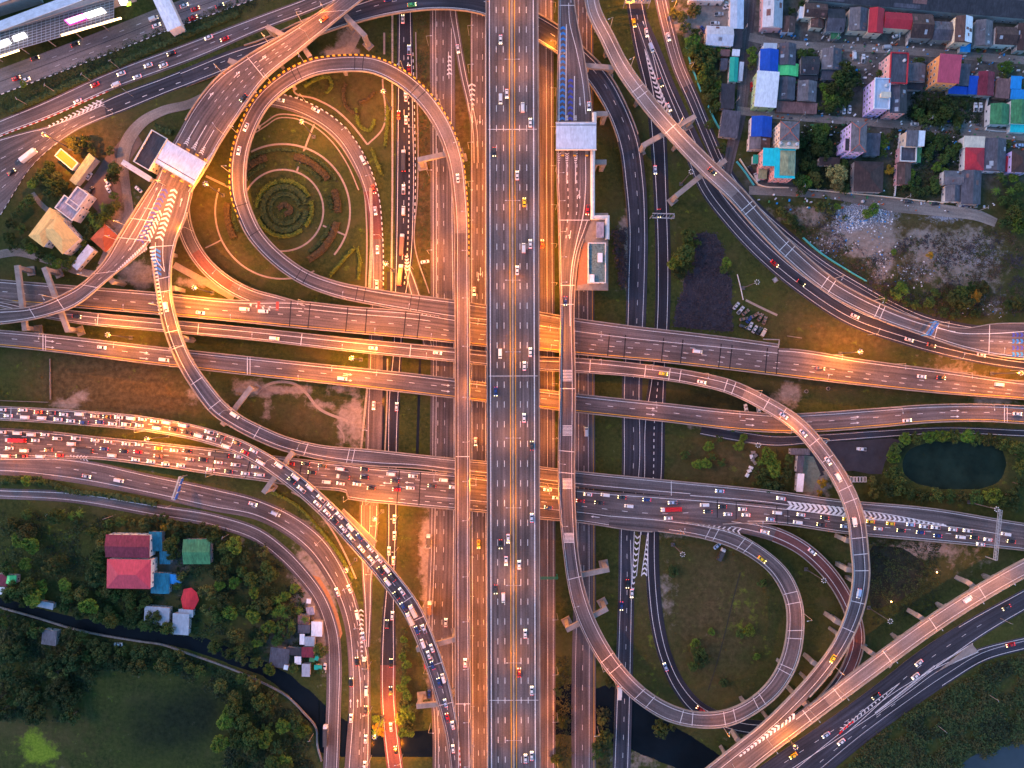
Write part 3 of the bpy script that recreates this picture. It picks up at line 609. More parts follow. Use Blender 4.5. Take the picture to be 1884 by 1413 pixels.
r.line(('L', 1.4)); r.line(('R', 1.2)); r.dash(-.5, b=.27); r.dash(0.0, on=3, off=8); r.dash(.48, b=.47); r.line(-.38, w=.25, a=.42, b=.66); r.dash(-.68, on=2.5, off=4, a=.39, b=.52)
for x in (393, 459, 550, 566, 735, 770, 835, 1062, 1318, 1352, 1427, 1450): r.cross(r.snear(x, r.px[r.near(x, 880)][1]), J_, .5, -.98, .98)
r.arrow(712, 889, -1); r.arrow(753, 888, -1); r.arrow(1095, 951, -1)
r.chev((160, 843), (127, 838), 6, 0, 12, 3, .7, .9)
r = viaduct('F', [(358, 335, 311, 322, 14), (344, 396, 293, 388), (324, 447, 277, 449), (316, 493, 283, 500), (317, 544, 290, 548), (329, 597, 301, 602), (349, 651, 324, 663), (384, 704, 359, 722, 13.6), (415, 741, 390, 761, 13), (447, 766, 428, 787, 12), (480, 783, 466, 807, 11), (521, 801, 511, 826, 10), (577, 816, 568, 841, 9), (687, 827, 682, 857, 8), (770, 836, 768, 862, 7.3), (837, 843, 836, 870, 7.1), (893, 848, 893, 876), (993, 858, 993, 888), (1060, 866, 1060, 896), (1220, 882, 1220, 911), (1420, 902, 1420, 928), (1547, 919, 1547, 947), (1710, 934, 1710, 964), (1884, 962, 1884, 990, 6.1), (1960, 972, 1960, 998, 5.1)],
            'ramp swinging down from the left toll plaza to join the jammed road', ['asphr', 'asph'], 'p', ranges=((.08, .33, 1),), rl=((0.03, 1),), rr=((.075, .56),))
r.line(('L', 1.3)); r.line(('R', 2.0), a=.085, b=.66); r.line(('R', 1.0), a=.66, b=.76)
for (x, y) in ((300, 455), (299, 510), (304, 535), (314, 610), (330, 640), (363, 700), (400, 742), (475, 795), (563, 826), (640, 841), (652, 843), (1237, 898)): r.cross(r.snear(x, y), 0, .3, -.95, .95)
r.stripes((279, 452), (296, 580), 19, 9, 7, 0, .9)
r.chev((289, 505), (287, 455), 6, 2, 15, 15, 1.3, .6); r.pxline([(286, 446), (287, 475), (303, 500)], w=.3); r.pxline([(300, 440), (300, 480), (303, 500)], w=.3)
r.chev((293, 440), (322, 345), 11, 0, 14, 13, 1.1, .6); r.arrow(333, 372, -1)
r.chev((1452, 930), (1562, 943), 12, 0, 15, 17, 1.6, .9); r.chev((1590, 948), (1740, 966), 17, 0, 15, 3, 1.2, .9)
r.pxline([(1450, 923), (1560, 936), (1600, 941), (1750, 968)], w=.35); r.pxline([(1452, 936), (1560, 951), (1600, 955), (1750, 968)], w=.35)
r = viaduct('R1', [(322, 325, 284, 333, 14), (303, 380, 255, 376), (277, 443, 217, 437), (245, 478, 190, 483), (211, 505, 165, 510), (143, 561, 125, 537), (87, 582, 70, 561), (0, 597, 0, 569, 13), (-60, 599, -60, 571)], 'ramp curving left from the toll plaza over the flyovers', ['asphr'], 'p', rl=((.28, 1),))
r.line(('L', 1.3), a=.25); r.line(('R', 1.6))
r.stripes((270, 452), (213, 500), 15, 11, 3, 0, 1.0, .5); r.chev((258, 445), (306, 345), 12, 3, 13, 13, 1.2, .6)
r.pxline([(239, 460), (262, 420), (298, 345)], w=.25); r.pxline([(232, 448), (258, 405), (290, 345)], w=.25); r.dash(.1, on=2, off=3.5, a=.02, b=.5)
r.chev((270, 436), (296, 385), 7, 0, 20, 13, 1.0, .9); r.arrow(286, 352, -1)
for (x, y) in ((262, 405), (240, 435), (190, 498), (163, 520), (110, 556), (60, 572)): r.cross(r.snear(x, y), 0, .3, -.95, .95)
r = viaduct('T', [(700, -28, 650, -27, 14.3), (667, 0, 613, 5), (628, 31, 570, 34), (559, 89, 521, 64), (485, 150, 450, 106), (433, 222, 392, 150), (405, 265, 356, 196), (384, 303, 324, 252), (366, 332, 303, 290), (352, 354, 284, 335, 14.3)], 'wide elevated toll road sloping down left to the toll plaza', ['asphr'], 'p', rl=((0, 1),), rr=((0, .8),))
r.line(('L', 1.6)); r.line(('R', 1.6)); r.dash(-.33, on=2, off=4, a=.35, b=.7); r.dash(0.0, on=2, off=4, a=.35, b=.7); r.dash(.33, on=2, off=4, a=.35, b=.7)
r.crossat([(615, 16), (470, 120)], 0, .3); r.arrow(436, 137, -1, 1); r.arrow(388, 176, -1, 1); r.arrow(484, 108, -1, 1)
for k in range(3):
    x0, y0 = 342+k*14, 262+k*8.5
    r.pxline([(x0+24, y0-40), (x0+3, y0-4)], w=.35); r.chev((x0, y0+3), (x0+7, y0-10), 4, 0, 9, 3, .6, .6)
r.stripes((380, 300), (401, 270), 14, 10, 3, 0, .4, .6)
r = viaduct('S', [(853, 1480, 30, 15.2), (853, 1413, 30), (852, 1290, 29), (851, 1060, 28), (851, 700, 28), (850, 528, 28), (846, 360, 28), (836, 288, 30, 14.6), (817, 236, 31, 14), (782, 183, 31, 13.5), (735, 142, 31, 13), (687, 120, 31, 12.5), (628, 117, 31, 12), (574, 125, 31, 11.5), (524, 150, 31, 11), (482, 188, 31, 10.5), (456, 235, 31, 10), (442, 280, 31, 10), (438, 318, 31, 10), (440, 357, 30, 10), (452, 396, 29, 10), (468, 429, 29, 9.5), (487, 453, 28, 9.5), (512, 477, 28, 9), (558, 509, 28, 9), (618, 532, 29, 8.5), (680, 545, 30, 8), (760, 558, 32, 8), (836, 569, 34, 8), (894, 577, 32), (960, 584, 31), (1060, 600, 29), (1150, 612, 28), (1250, 623, 27), (1340, 633, 25), (1432, 644, 22, 8)],
            'long ramp strip and its loop over the round garden', ['asphr', 'conc_road'], ranges=((.36, .46, 1),), rr=((0, .785),), rl=((.055, .33), (.33, .62), (.62, 1)))
r.rail('R', [(.345, .645)], r.root, YB, 1.0, .46, 'striped_parapet', 1)
r.line(('L', 1.6)); r.line(('R', 1.4), b=.8); r.line(('R', 1.5), a=.8, w=.25)
for (x, y) in ((850, 1294), (850, 839), (760, 165), (773, 176), (668, 117), (655, 117), (543, 141), (552, 136), (455, 375), (470, 430), (548, 503), (562, 511), (658, 541), (671, 544), (757, 556), (768, 558)): r.cross(r.snear(x, y), J_ if y < 600 else 0, .35, -.98, .98)
r.arrow(855, 1301, 1)
r = viaduct('J', [(-60, 757, 26, 7.5), (0, 760, 26, 8), (140, 768, 27, 8.5), (270, 780, 27, 9.5), (375, 800, 27, 11), (440, 822, 27, 12.5), (482, 844, 28, 13.5), (531, 877, 30, 15), (602, 938, 31), (668, 1008, 31), (713, 1060, 33), (758, 1122, 34), (790, 1195, 33), (817, 1280, 31), (832, 1350, 24), (838, 1413, 20), (842, 1480, 20)],
            'curved flyover packed with two lanes of queueing cars', ['asphr', 'asph'], ranges=((.45, 1.01, 1),), rl=((0, .92),), rr=((0, 1),))
r.line(('L', 1.0)); r.line(('R', 1.0)); r.dash(0.0, on=2.5, off=6.5)
for (x, y) in ((20, 760), (215, 775), (222, 776), (425, 815), (595, 932), (612, 950), (640, 975), (690, 1032), (745, 1105), (766, 1140), (800, 1225), (825, 1293)): r.cross(r.snear(x, y), 0, .3, -.95, .95)
r.rail('L', [(.905, 1.0)], r.root, RW, 0.9, .4, 'striped_barrier', 1)
r = viaduct('K', [(1062, -60, 1027, -60, 15), (1057, 0, 1027, 0), (1060, 25, 1027, 25), (1072, 87, 1026, 87), (1083, 153, 1025, 153), (1090, 211, 1024, 211), (1094, 245, 1024, 245), (1094, 330, 1024, 330), (1093, 385, 1026, 385), (1082, 420, 1027, 420), (1068, 460, 1028, 460), (1060, 510, 1029, 510), (1058, 540, 1030, 540), (1059, 700, 1029, 700), (1060, 955, 1030, 955), (1064, 1015, 1037, 1022), (1071, 1060, 1043, 1067), (1084, 1109, 1055, 1120), (1108, 1165, 1083, 1185), (1144, 1221, 1120, 1241), (1195, 1272, 1174, 1294, 14), (1246, 1300, 1234, 1328, 13.4), (1284, 1309, 1284, 1338, 12.8), (1335, 1305, 1340, 1335, 12.2), (1384, 1281, 1397, 1307, 11.6), (1412, 1254, 1434, 1276, 11.2), (1434, 1216, 1464, 1228, 10.5), (1446, 1165, 1478, 1165, 10), (1444, 1108, 1474, 1102, 9.3), (1420, 1060, 1450, 1050, 8.7), (1382, 1027, 1404, 1008, 8), (1342, 1006, 1358, 982, 7.5), (1297, 992, 1309, 968, 7.2), (1220, 979, 1224, 955, 7.1), (1120, 969, 1122, 946, 7.1)],
            'bluish ramp strip from the right toll plaza ending in a teardrop loop', ['asphr', 'asph'], 'p', ranges=((.22, .5, 1),), rl=((.02, .165), (.225, .96)), rr=((0, .94),))
r.line(('L', 1.8), a=.21, b=.95); r.line(('R', 1.0)); r.line(.55, a=.015, b=.03)
r.pxline([(1046, 5), (1048, 40), (1060, 90), (1072, 150), (1078, 210)], w=.3)
r.chev((1034.5, 222), (1036, 45), 17, 2, 9, 9, 1.3, .6); r.chev((1049, 222), (1050, 142), 8, 3, 9, 9, 1.3, .6); r.pxline([(1042, 45), (1041, 222)], w=.4); r.pxline([(1057, 140), (1056, 222)], w=.4); r.pxline([(1031, 60), (1029, 222)], w=.25)
for x in (1043, 1059, 1028):
    r.pxline([(x, 338), (x, 300)], w=.4); r.chev((x, 282), (x, 302), 5, 0, 8, 3, .6, .6); r.stripes((x, 212), (x, 222), 3, 4, 4, 0, .5)
r.pxline([(1077, 275), (1077, 350), (1073, 395), (1062, 440), (1052, 490), (1049, 530), (1049, 600)], w=.4)
r.dash(-.42, on=1.6, off=2.6, a=.15, b=.225, w=.35); r.dash(.06, on=1.6, off=2.6, a=.15, b=.205, w=.35); r.arrow(1067, 187, 1); r.arrow(1066, 358, 1, -1); r.arrow(1049, 432, 1, -1)
r.chev((1362, 978), (1280, 964), 9, 0, 12, 2, .9, .9); r.crossat([(1040, 12), (1040, 404), (1040, 526), (1044, 560), (1044, 715), (1044, 831), (1044, 868)], 0, .35)
for (x0, y0, y1) in ((1044, 680, 702), (1044, 782, 802), (1044, 880, 900), (1047, 980, 999)): r.stripes((x0, y0), (x0, y1), 8, 17, 17, 0, .35)
for (x, y) in ((1056, 1062), (1114, 1215), (1127, 1232), (1175, 1278), (1196, 1291), (1253, 1317), (1275, 1322), (1334, 1320), (1352, 1317), (1388, 1292), (1400, 1283), (1449, 1225), (1441, 1237), (1462, 1176), (1461, 1160), (1460, 1110), (1455, 1092), (1376, 1003), (1362, 998), (1318, 986), (1304, 982)): r.cross(r.snear(x, y), 0, .3, -.96, .96)
r = viaduct('V', [(1085, -60, 24, 15), (1092, 18, 26), (1118, 72, 27), (1141, 118, 28), (1187, 183, 29), (1240, 245, 30), (1300, 307, 32), (1353, 357, 32), (1400, 410, 31), (1456, 467, 31), (1522, 522, 30), (1614, 572, 29), (1708, 606, 29), (1770, 622, 38), (1830, 625, 60), (1884, 628, 68), (1960, 632, 70, 15)], 'long right hand flyover sweeping from the top to the right edge', ['conc_road', 'asphr'], ranges=((.08, .42, 0), (.42, 1.01, 1)), rl=((0.03, 1),), rr=((0.03, 1),))
r.line(('L', 2.3), b=.83); r.line(('R', 1.5)); r.pxline([(1718, 600), (1760, 612), (1810, 614), (1884, 610)], w=.35)
for (x, y) in ((1170, 165), (1180, 176), (1232, 238), (1375, 375), (1384, 385), (1443, 455), (1454, 464), (1520, 520), (1530, 528), (1612, 571), (1624, 575), (1722, 612), (1822, 625)): r.cross(r.snear(x, y), 0, .35, -.97, .97)
for k in range(4): r.chev((1862, 652-k*12), (1900, 652-k*12), 5, 3 if k % 2 else 2, 8, 8, 1.2, .6)
r.dash(-.1, on=2, off=3, a=.87)
r = viaduct('D', [(1960, 1008, 32, 12), (1858, 1059, 31), (1785, 1102, 31), (1720, 1144, 31), (1588, 1240, 31), (1493, 1312, 29), (1410, 1374, 30), (1340, 1428, 32), (1270, 1478, 32)], 'diagonal flyover climbing to the right edge at lower right', ['conc_road', 'asphr'], ranges=((.62, 1.01, 1),), rr=((0, .66),), rl=((0, 1),))
r.line(('L', 1.4)); r.line(('R', 2.0), b=.7)
for (x, y) in ((1805, 1090), (1718, 1146), (1632, 1208), (1540, 1278), (1488, 1318)): r.cross(r.snear(x, y), 0, .3, -.97, .97)
r.chev((1360, 1392), (1464, 1312), 15, 0, 3, 13, 1.5, .9)
r = viaduct('RR', [(1225, 955, 16, 7), (1300, 961, 20), (1370, 970, 24), (1425, 983, 27, 6.6), (1475, 1008, 27, 6), (1512, 1040, 27, 5), (1546, 1084, 27, 4), (1568, 1130, 28, 3.2), (1576, 1180, 28, 2.5), (1562, 1228, 28, 1.8), (1533, 1272, 28, 1.2), (1490, 1312, 28, .7), (1440, 1336, 28, .4), (1390, 1339, 28, .15), (1335, 1328, 28), (1280, 1300, 28), (1249, 1262, 26), (1225, 1210, 25), (1210, 1150, 25), (1203, 1090, 25), (1200, 1030, 25), (1200, 970, 25, .15)],
            'red surfaced slip road dropping into the black teardrop road', ['redroad', 'black', 'asphr'], ranges=((.45, 1.01, 1), (0, .165, 2)), rl=((.17, .62),), rr=((.17, .5),), h=.7)
r.line(('L', 1.4), a=.1); r.line(('R', 2.6), a=.1)
r.chev((1185, 1058), (1192, 980), 9, 0, 10, 2, 1.0, .9); r.pxline([(1193, 980), (1190, 1060)], w=.35); r.pxline([(1192, 980), (1180, 1060)], w=.35)
r = viaduct('N5', [(560, 568, 20, 8), (510, 557, 26, 7.6), (462, 544, 27, 7), (413, 518, 27, 6), (372, 480, 27, 5), (348, 440, 27, 4.2), (336, 395, 27, 3.6), (340, 340, 27, 3), (366, 285, 27, 2.4), (405, 225, 26, 1.6), (440, 193, 26, .9), (480, 182, 27, .3), (520, 187, 27, .1), (575, 207, 27), (625, 243, 27), (662, 298, 27), (683, 355, 26), (692, 430, 25), (694, 530, 24), (692, 600, 25), (690, 700, 28), (688, 780, 30), (687, 828, 30), (682, 880, 32), (679, 930, 34, .1)],
            'red brown slip road looping round the garden and down the left side', ['asphr', 'redroad'], ranges=(((683, 350), (694, 440), 1), ((360, 465), (425, 527), 1)), rl=((.03, .36),), rr=((.0, .36),), pmr=('concrete',), h=.7)
r.rail('L', [(.37, .72)], r.root, BW, .5, .4, 'striped_kerb', 1); r.line(('R', 1.4), w=.2); r.line(('L', 1.2), w=.25, b=.38)
r = viaduct('C', [(942, -60, 97, 24), (942, 0), (943, 350), (944, 706), (946, 1413), (946.3, 1480)], 'broad central expressway running straight from top to bottom', ['asphr'], step=14, cat='expressway')
c0 = 942/49.0
for u in (-29.5, -16.5, 13.5, 26.5): r.dash(u/49, on=3.2, off=7, w=.30)
for u in (-42, 39.5): r.line(u/49, w=.5)
for u in (-5.2, 4.6): r.line(u/49, 1, w=.28)
r.crossat([(943, 241), (945, 690), (946, 1293)], 0, .25)
mbm = MB()
for i in range(len(r.P)-1):
    for sg in (-1,): 
        A = lambda k, d, z: r.P[k]+r.n[k]*d+Vector((0, 0, z))
        for (d0, z0, d1, z1) in ((-.45, 0, -.2, .85), (-.2, .85, .2, .85), (.2, .85, .45, 0)):
            mbm.q([A(i, d0, z0), A(i, d1, z1), A(i+1, d1, z1), A(i+1, d0, z0)])
mbm.build('median_barrier', 'concrete', r.root)
for k, r in ROADS.items():
    if r.mk.f: r.mk.build('lane_marking', MARKS, r.root)

# ---- piers --------------------------------------------------------------------
def blocked(P, z, me, rad=2.0):
    for k, r in ROADS.items():
        if k == me: continue
        for i in range(0, len(r.P), 3):
            q = r.P[i]
            if q.z < z-2.5 and abs(q.x-P.x) < 22 and abs(q.y-P.y) < 22 and math.hypot(q.x-P.x, q.y-P.y) < r.hw[i]+rad: return True
    return False
for key, sp in (('C', 34), ('S', 30), ('A', 30), ('B', 30), ('W2', 30), ('E', 30), ('F', 30), ('R1', 30), ('T', 26), ('J', 30), ('K', 30), ('V', 32), ('D', 30), ('Q', 30), ('RR', 26), ('N5', 28)):
    r = ROADS[key]; d = 10.0
    while d < r.L-5:
        P, n, hw = r.at(d)
        if P.z > 4.0 and not blocked(P, P.z, key):
            m = MB(); a = math.atan2(n.y, n.x)
            if hw > 9:
                for sg in (-1, 1): m.box((P.x+n.x*hw*.45*sg, P.y+n.y*hw*.45*sg, 0), (1.8, 2.0, P.z-2.9), a)
            else: m.box((P.x, P.y, 0), (2.4, 1.8, P.z-2.9), a)
            m.box((P.x, P.y, P.z-2.9), (hw*1.5, 1.9, 1.3), a)
            m.build('pier', 'concdark', r.root)
        d += sp
def portal(key, p0, p1, ends=(1, 1), w=2.6, mat='concrete', drop=0.0):
    """cross beam under a deck standing on one or two free columns"""
    r = ROADS[key]; z = r.zat((p0[0]+p1[0])/2, (p0[1]+p1[1])/2)-1.9-drop
    A = W(p0[0], p0[1], z); B = W(p1[0], p1[1], z); a = math.atan2(B.y-A.y, B.x-A.x); L = (B-A).length; m = MB()
    C = (A+B)/2; m.box((C.x, C.y, z-1.8), (L, w, 1.8), a)
    for e, Q, s in ((ends[0], A, 1), (ends[1], B, -1)):
        if e: m.box((Q.x+math.cos(a)*s*1.3, Q.y+math.sin(a)*s*1.3, 0), (2.3, 2.3, z-1.8), a); (m.box((Q.x+math.cos(a)*s*1.3, Q.y+math.sin(a)*s*1.3, 0), (5, 4.2, .8), a) if L > 14 else None)
    m.build('pier', mat, r.root)
for a in (('R1', (30, 488), (45, 608)), ('R1', (80, 492), (124, 610)), ('T', (635, 28), (672, 66), (1, 1)), ('T', (490, 48), (525, 66)), ('T', (556, 84), (570, 104)), ('T', (420, 110), (440, 118)), ('S', (768, 294), (852, 276)), ('V', (1076, 120), (1130, 124)),
          ('V', (1182, 268), (1280, 213)), ('V', (1244, 360), (1316, 302)), ('K', (1092, 209), (1118, 209)), ('K', (1092, 298), (1116, 298)), ('F', (408, 782), (462, 712)), ('J', (484, 907), (538, 832)), ('K', (1062, 1060), (1121, 1048)),
          ('K', (1042, 1160), (1118, 1120)), ('J', (766, 1196), (840, 1176)), ('J', (766, 1300), (832, 1294)), ('J', (690, 1000), (628, 940), (0, 0)), ('B', (1536, 1142), (1556, 1152)), ('B', (1556, 994), (1584, 1000)), ('B', (1557, 1048), (1590, 1052)), ('B', (1494, 1218), (1530, 1240)), ('B', (1460, 1276), (1485, 1300)),
          ('D', (1598, 1198), (1640, 1226)), ('D', (1688, 1132), (1724, 1156)), ('D', (1779, 1070), (1815, 1095)), ('D', (1355, 1360), (1390, 1385)), ('V', (1310, 312), (1336, 294)), ('R1', (180, 490), (208, 520)), ('F', (300, 530), (322, 530)), ('F', (340, 620), (312, 645))): portal(*a)
# ================================================================ BUILDINGS
def mk_roof(name, col, var=.16, amp=.10, freq=2.2, rough=.6):
    m = mk(name, col, rough, var, .22, spec=.25); nt = m.node_tree; b = nt.nodes['Principled BSDF']
    src = b.inputs['Base Color'].links[0].from_socket; tc = nt.nodes.new('ShaderNodeTexCoord')
    wv = nt.nodes.new('ShaderNodeTexWave'); wv.inputs['Scale'].default_value = freq; wv.bands_direction = 'X'; wv.inputs['Distortion'].default_value = .4
    nt.links.new(tc.outputs['Object'], wv.inputs['Vector'])
    mr = nt.nodes.new('ShaderNodeMapRange'); mr.inputs['To Min'].default_value = 1-amp; mr.inputs['To Max'].default_value = 1+amp
    n2 = nt.nodes.new('ShaderNodeTexNoise'); n2.inputs['Scale'].default_value = 1.4; n2.inputs['Detail'].default_value = 8
    mp = nt.nodes.new('ShaderNodeMapping'); mp.inputs['Scale'].default_value = (1.0, .25, 1); nt.links.new(tc.outputs['Object'], mp.inputs['Vector']); nt.links.new(mp.outputs[0], n2.inputs['Vector'])
    m2 = nt.nodes.new('ShaderNodeMapRange'); m2.inputs['From Min'].default_value = .3; m2.inputs['From Max'].default_value = .7; m2.inputs['To Min'].default_value = 1-var; m2.inputs['To Max'].default_value = 1+var
    mu = nt.nodes.new('ShaderNodeMath'); mu.operation = 'MULTIPLY'
    sc = nt.nodes.new('ShaderNodeVectorMath'); sc.operation = 'SCALE'
    nt.links.new(wv.outputs['Fac'], mr.inputs['Value']); nt.links.new(n2.outputs['Fac'], m2.inputs['Value'])
    nt.links.new(mr.outputs[0], mu.inputs[0]); nt.links.new(m2.outputs[0], mu.inputs[1])
    nt.links.new(src, sc.inputs[0]); nt.links.new(mu.outputs[0], sc.inputs['Scale']); nt.links.new(sc.outputs[0], b.inputs['Base Color'])
    return m
RC = {'white': (.72, .73, .76), 'pale': (.50, .52, .56), 'paleblue': (.46, .54, .64), 'slate': (.085, .080, .098), 'dark': (.040, .038, .046), 'grey': (.145, .128, .138), 'brown': (.105, .058, .048), 'dbrown': (.062, .036, .032), 'red': (.42, .030, .045),
      'rose': (.47, .075, .12), 'pinkred': (.52, .060, .085), 'maroon': (.19, .026, .045), 'blue': (.012, .075, .42), 'sky': (.02, .25, .60), 'green': (.10, .62, .20), 'dgreen': (.055, .20, .085), 'teal': (.02, .36, .26), 'cyan': (.02, .56, .58), 'cream': (.66, .55, .42),
      'orange': (.62, .22, .03), 'brick': (.40, .095, .035), 'yellow': (.70, .44, .15), 'lilacgrey': (.30, .27, .32), 'greenish': (.26, .28, .16), 'tin': (.34, .37, .42), 'rust': (.20, .10, .09), 'bluegreen': (.012, .15, .23), 'redtarp': (.62, .03, .04)}
for k, c in RC.items(): M['r_'+k] = mk_roof('roof_'+k, c, .30 if max(c) < .36 else .14, .14 if max(c) < .36 else .08)
WCL = {'w': (.62, .60, .58), 'cream': (.68, .55, .42), 'pink': (.62, .33, .33), 'orange': (.75, .30, .12), 'lilac': (.50, .40, .68), 'grey': (.30, .29, .29), 'paleb': (.55, .60, .72), 'green': (.35, .50, .25), 'rust': (.25, .15, .12)}
for k, c in WCL.items(): M['w_'+k] = mk('wall_'+k, c, .85, .15, .5)
M['ridge'] = mk('red_ridge_tiles', (.42, .11, .07), .7, .1, 1)
M['door'] = mk('door_paint', (.16, .09, .06), .6, .1, 1)
WIN = None
def win_mesh():
    global WIN
    if WIN: return WIN
    m = MB(); m.box((0, -.02, 0), (1.5, .12, 1.3), 0, 0)
    m.q([(-.62, -.09, .12), (.62, -.09, .12), (.62, -.09, 1.18), (-.62, -.09, 1.18)], 1)
    o = m.build('window', ['frame', 'pane']); WIN = o.data; bpy.data.objects.remove(o); return WIN
def house(cx, cy, w, h, rot, ht, roof, col, wall, label, name='house', cat='house', axis='v', col2=None, parapet=None, win=1, base=0.0, over=.45, ridge=False, rise=.26, inset=.35):
    z = base+ht; k = S0*(HC-z)/HC; C = W(cx, cy, z); Wd = w*k; Hd = h*k; rz = -R(rot)
    root = thing(name, label, cat, (C.x, C.y, base), rz, local=True)
    x, y = Wd/2-inset, Hd/2-inset
    m = MB(); m.prism([(-x, -y), (x, -y), (x, y), (-x, y)], -.3, ht-.05); m.build('wall', 'w_'+wall, root)
    m = MB(); X, Y = Wd/2, Hd/2; mats = ['r_'+col, 'r_'+(col2 or col)]
    if roof == 'flat':
        m.prism([(-X, -Y), (X, -Y), (X, Y), (-X, Y)], ht, ht+.18); ro = m.build('roof', mats, root)
        if parapet:
            p = MB(); t = .45
            for (a, b, c, d) in ((0, Y-t/2, Wd, t), (0, -Y+t/2, Wd, t), (X-t/2, 0, t, Hd-2*t), (-X+t/2, 0, t, Hd-2*t)): p.box((a, b, ht+.185), (c, d, .8))
            p.build('parapet', parapet, root)
    elif roof == 'mono':
        dz = .08*Hd; m.q([(-X, -Y, ht), (X, -Y, ht), (X, Y, ht+dz), (-X, Y, ht+dz)]); m.q([(-X, -Y, ht-.2), (-X, Y, ht+dz-.2), (X, Y, ht+dz-.2), (X, -Y, ht-.2)])
        for a, b in (((-X, -Y, ht), (X, -Y, ht)), ((X, Y, ht+dz), (-X, Y, ht+dz)), ((X, -Y, ht), (X, Y, ht+dz)), ((-X, Y, ht+dz), (-X, -Y, ht))):
            m.q([a, (a[0], a[1], a[2]-.2), (b[0], b[1], b[2]-.2), b])
        ro = m.build('roof', mats, root)
    else:
        v = axis == 'v'; A, B = (X, Y) if v else (Y, X)     # A: half span, B: half length
        rs = A*rise*2*.62; hip = min(A*.9, B*.98) if roof == 'hip' else 0.0
        T = lambda a, b, zz: (a, b, zz) if v else (b, -a, zz)
        r0, r1 = T(0, -B+hip, ht+rs), T(0, B-hip, ht+rs); c = [T(-A, -B, ht), T(A, -B, ht), T(A, B, ht), T(-A, B, ht)]
        m.q([c[1], c[2], r1, r0], 1); m.q([c[3], c[0], r0, r1], 0)
        if hip: m.q([c[0], c[1], r0], 0); m.q([c[2], c[3], r1], 1)
        else: m.q([c[0], c[1], r0], 0); m.q([c[2], c[3], r1], 0)
        m.q([c[0], c[3], c[2], c[1]], 0)
        ro = m.build('roof', mats, root)
        if not hip and ht > 3.4 and col in ('slate', 'dark', 'grey', 'brown', 'dbrown', 'pale'):
            rp = random.Random(int(cx*7+cy)); pq = MB()
            for _ in range(rp.randint(2, 6)):
                sd = rp.random() < .5; A0, A1, B1, B0 = [Vector(q) for q in ((c[1], c[2], r1, r0) if sd else (c[0], c[3], r1, r0))]; u = rp.uniform(.04, .8); v = rp.uniform(.05, .55); du = rp.uniform(.06, .16); dv = rp.uniform(.2, .42)
                f = lambda a, b: A0.lerp(A1, a).lerp(B0.lerp(B1, a), b)+Vector((0, 0, .05))
                pq.q([f(u, v), f(u+du, v), f(u+du, v+dv), f(u, v+dv)], rp.randrange(3))
            pq.build('roof_patch', ['r_tin', 'r_rust', 'r_'+col], ro)
        rm = MB(); up = Vector((0, 0, .05))
        def rid(a, b): rm.tube(Vector(a)+up, Vector(b)+up, .16, .16, 5)
        if ridge:
            rid(r0, r1)
            if hip:
                for a, b in ((c[0], r0), (c[1], r0), (c[2], r1), (c[3], r1)): rid(a, b)
            rm.build('ridge_cap', 'ridge', ro)
    if win and ht > 2.4:
        wm_ = win_mesh(); st = max(1, int(ht/3.1)); n = 0
        for (L, ang, ox, oy) in ((2*x, 0, 0, -y), (2*x, math.pi, 0, y), (2*y, math.pi/2, x, 0), (2*y, -math.pi/2, -x, 0)):
            c_ = max(1, int(L/(3.0 if ht > 8 else 4.2)))
            for f in range(st):
                for i in range(c_):
                    if n >= 96: break
                    t = -L/2+L*(i+.5)/c_; n += 1
                    if f == 0 and i == c_//2 and ang == 0: continue
                    o = bpy.data.objects.new('window', wm_); COL.objects.link(o); o.parent = root
                    o.location = (ox+math.cos(ang)*t, oy+math.sin(ang)*t, 1.0+f*3.05); o.rotation_euler = (0, 0, ang)
        d = MB(); c_ = max(1, int(2*x/(3.0 if ht > 8 else 4.2))); t = -x+2*x*(c_//2+.5)/c_
        d.box((t, -y-.03, 0), (1.1, .14, 2.1)); d.build('door', 'door', root)
    return root
H = house
# --- residential quarter, top row
H(1422, 12, 37, 78, 2, 6, 'gable', 'pale', 'pink', 'pale grid roofed building with pink walls beside the narrow lane', col2='tin')
H(1451, 45, 24, 29, 3, 4, 'gable', 'brown', 'paleb', 'small brown roofed house with pale blue edge next to the pink walled building')
H(1501, 19, 42, 26, 4, 6, 'gable', 'brown', 'cream', 'brown roofed house with its ridge across, white shed on its left', axis='h', col2='dbrown')
H(1504, 40, 24, 22, 4, 4.5, 'gable', 'brown', 'cream', 'brown front wing of a house, white car port below it')
H(1476, 23, 11, 20, 4, 4, 'mono', 'white', 'w', 'narrow white shed against the brown roofed house', 'shed', 'shed')
H(1537, 37, 33, 42, 3, 5, 'gable', 'dark', 'grey', 'dark slate roofed house with a green awning in front', axis='h', col2='slate')
H(1537, 64, 17, 15, 3, 2.8, 'mono', 'dgreen', 'grey', 'green awning in front of the dark slate house', 'awning', 'awning', win=0)
H(1580, 36, 35, 42, 3, 5.5, 'gable', 'grey', 'cream', 'grey roofed house with yellow edge left of the red T shaped house', col2='slate')
H(1612, 38, 28, 46, 4, 6.6, 'gable', 'red', 'cream', 'bright red gabled wing, tallest part of the red T shaped house')
H(1652, 38, 50, 30, 4, 6, 'gable', 'red', 'cream', 'long red roof with ridge across above a dark courtyard', axis='h')
H(1696, 48, 40, 45, 3, 5.5, 'gable', 'brown', 'grey', 'wide brown roofed house right of the red roofs', axis='h', col2='dbrown')
H(1735, 57, 38, 35, 3, 5, 'gable', 'grey', 'grey', 'low grey roofed house between two brown houses', axis='h', col2='slate')
H(1773, 54, 32, 48, 3, 8, 'gable', 'brown', 'cream', 'tall house whose roof is half brown and half white', col2='white')
H(1776, 88, 19, 15, 3, 3, 'mono', 'sky', 'w', 'bright blue awning below the half white roof', 'awning', 'awning', win=0)
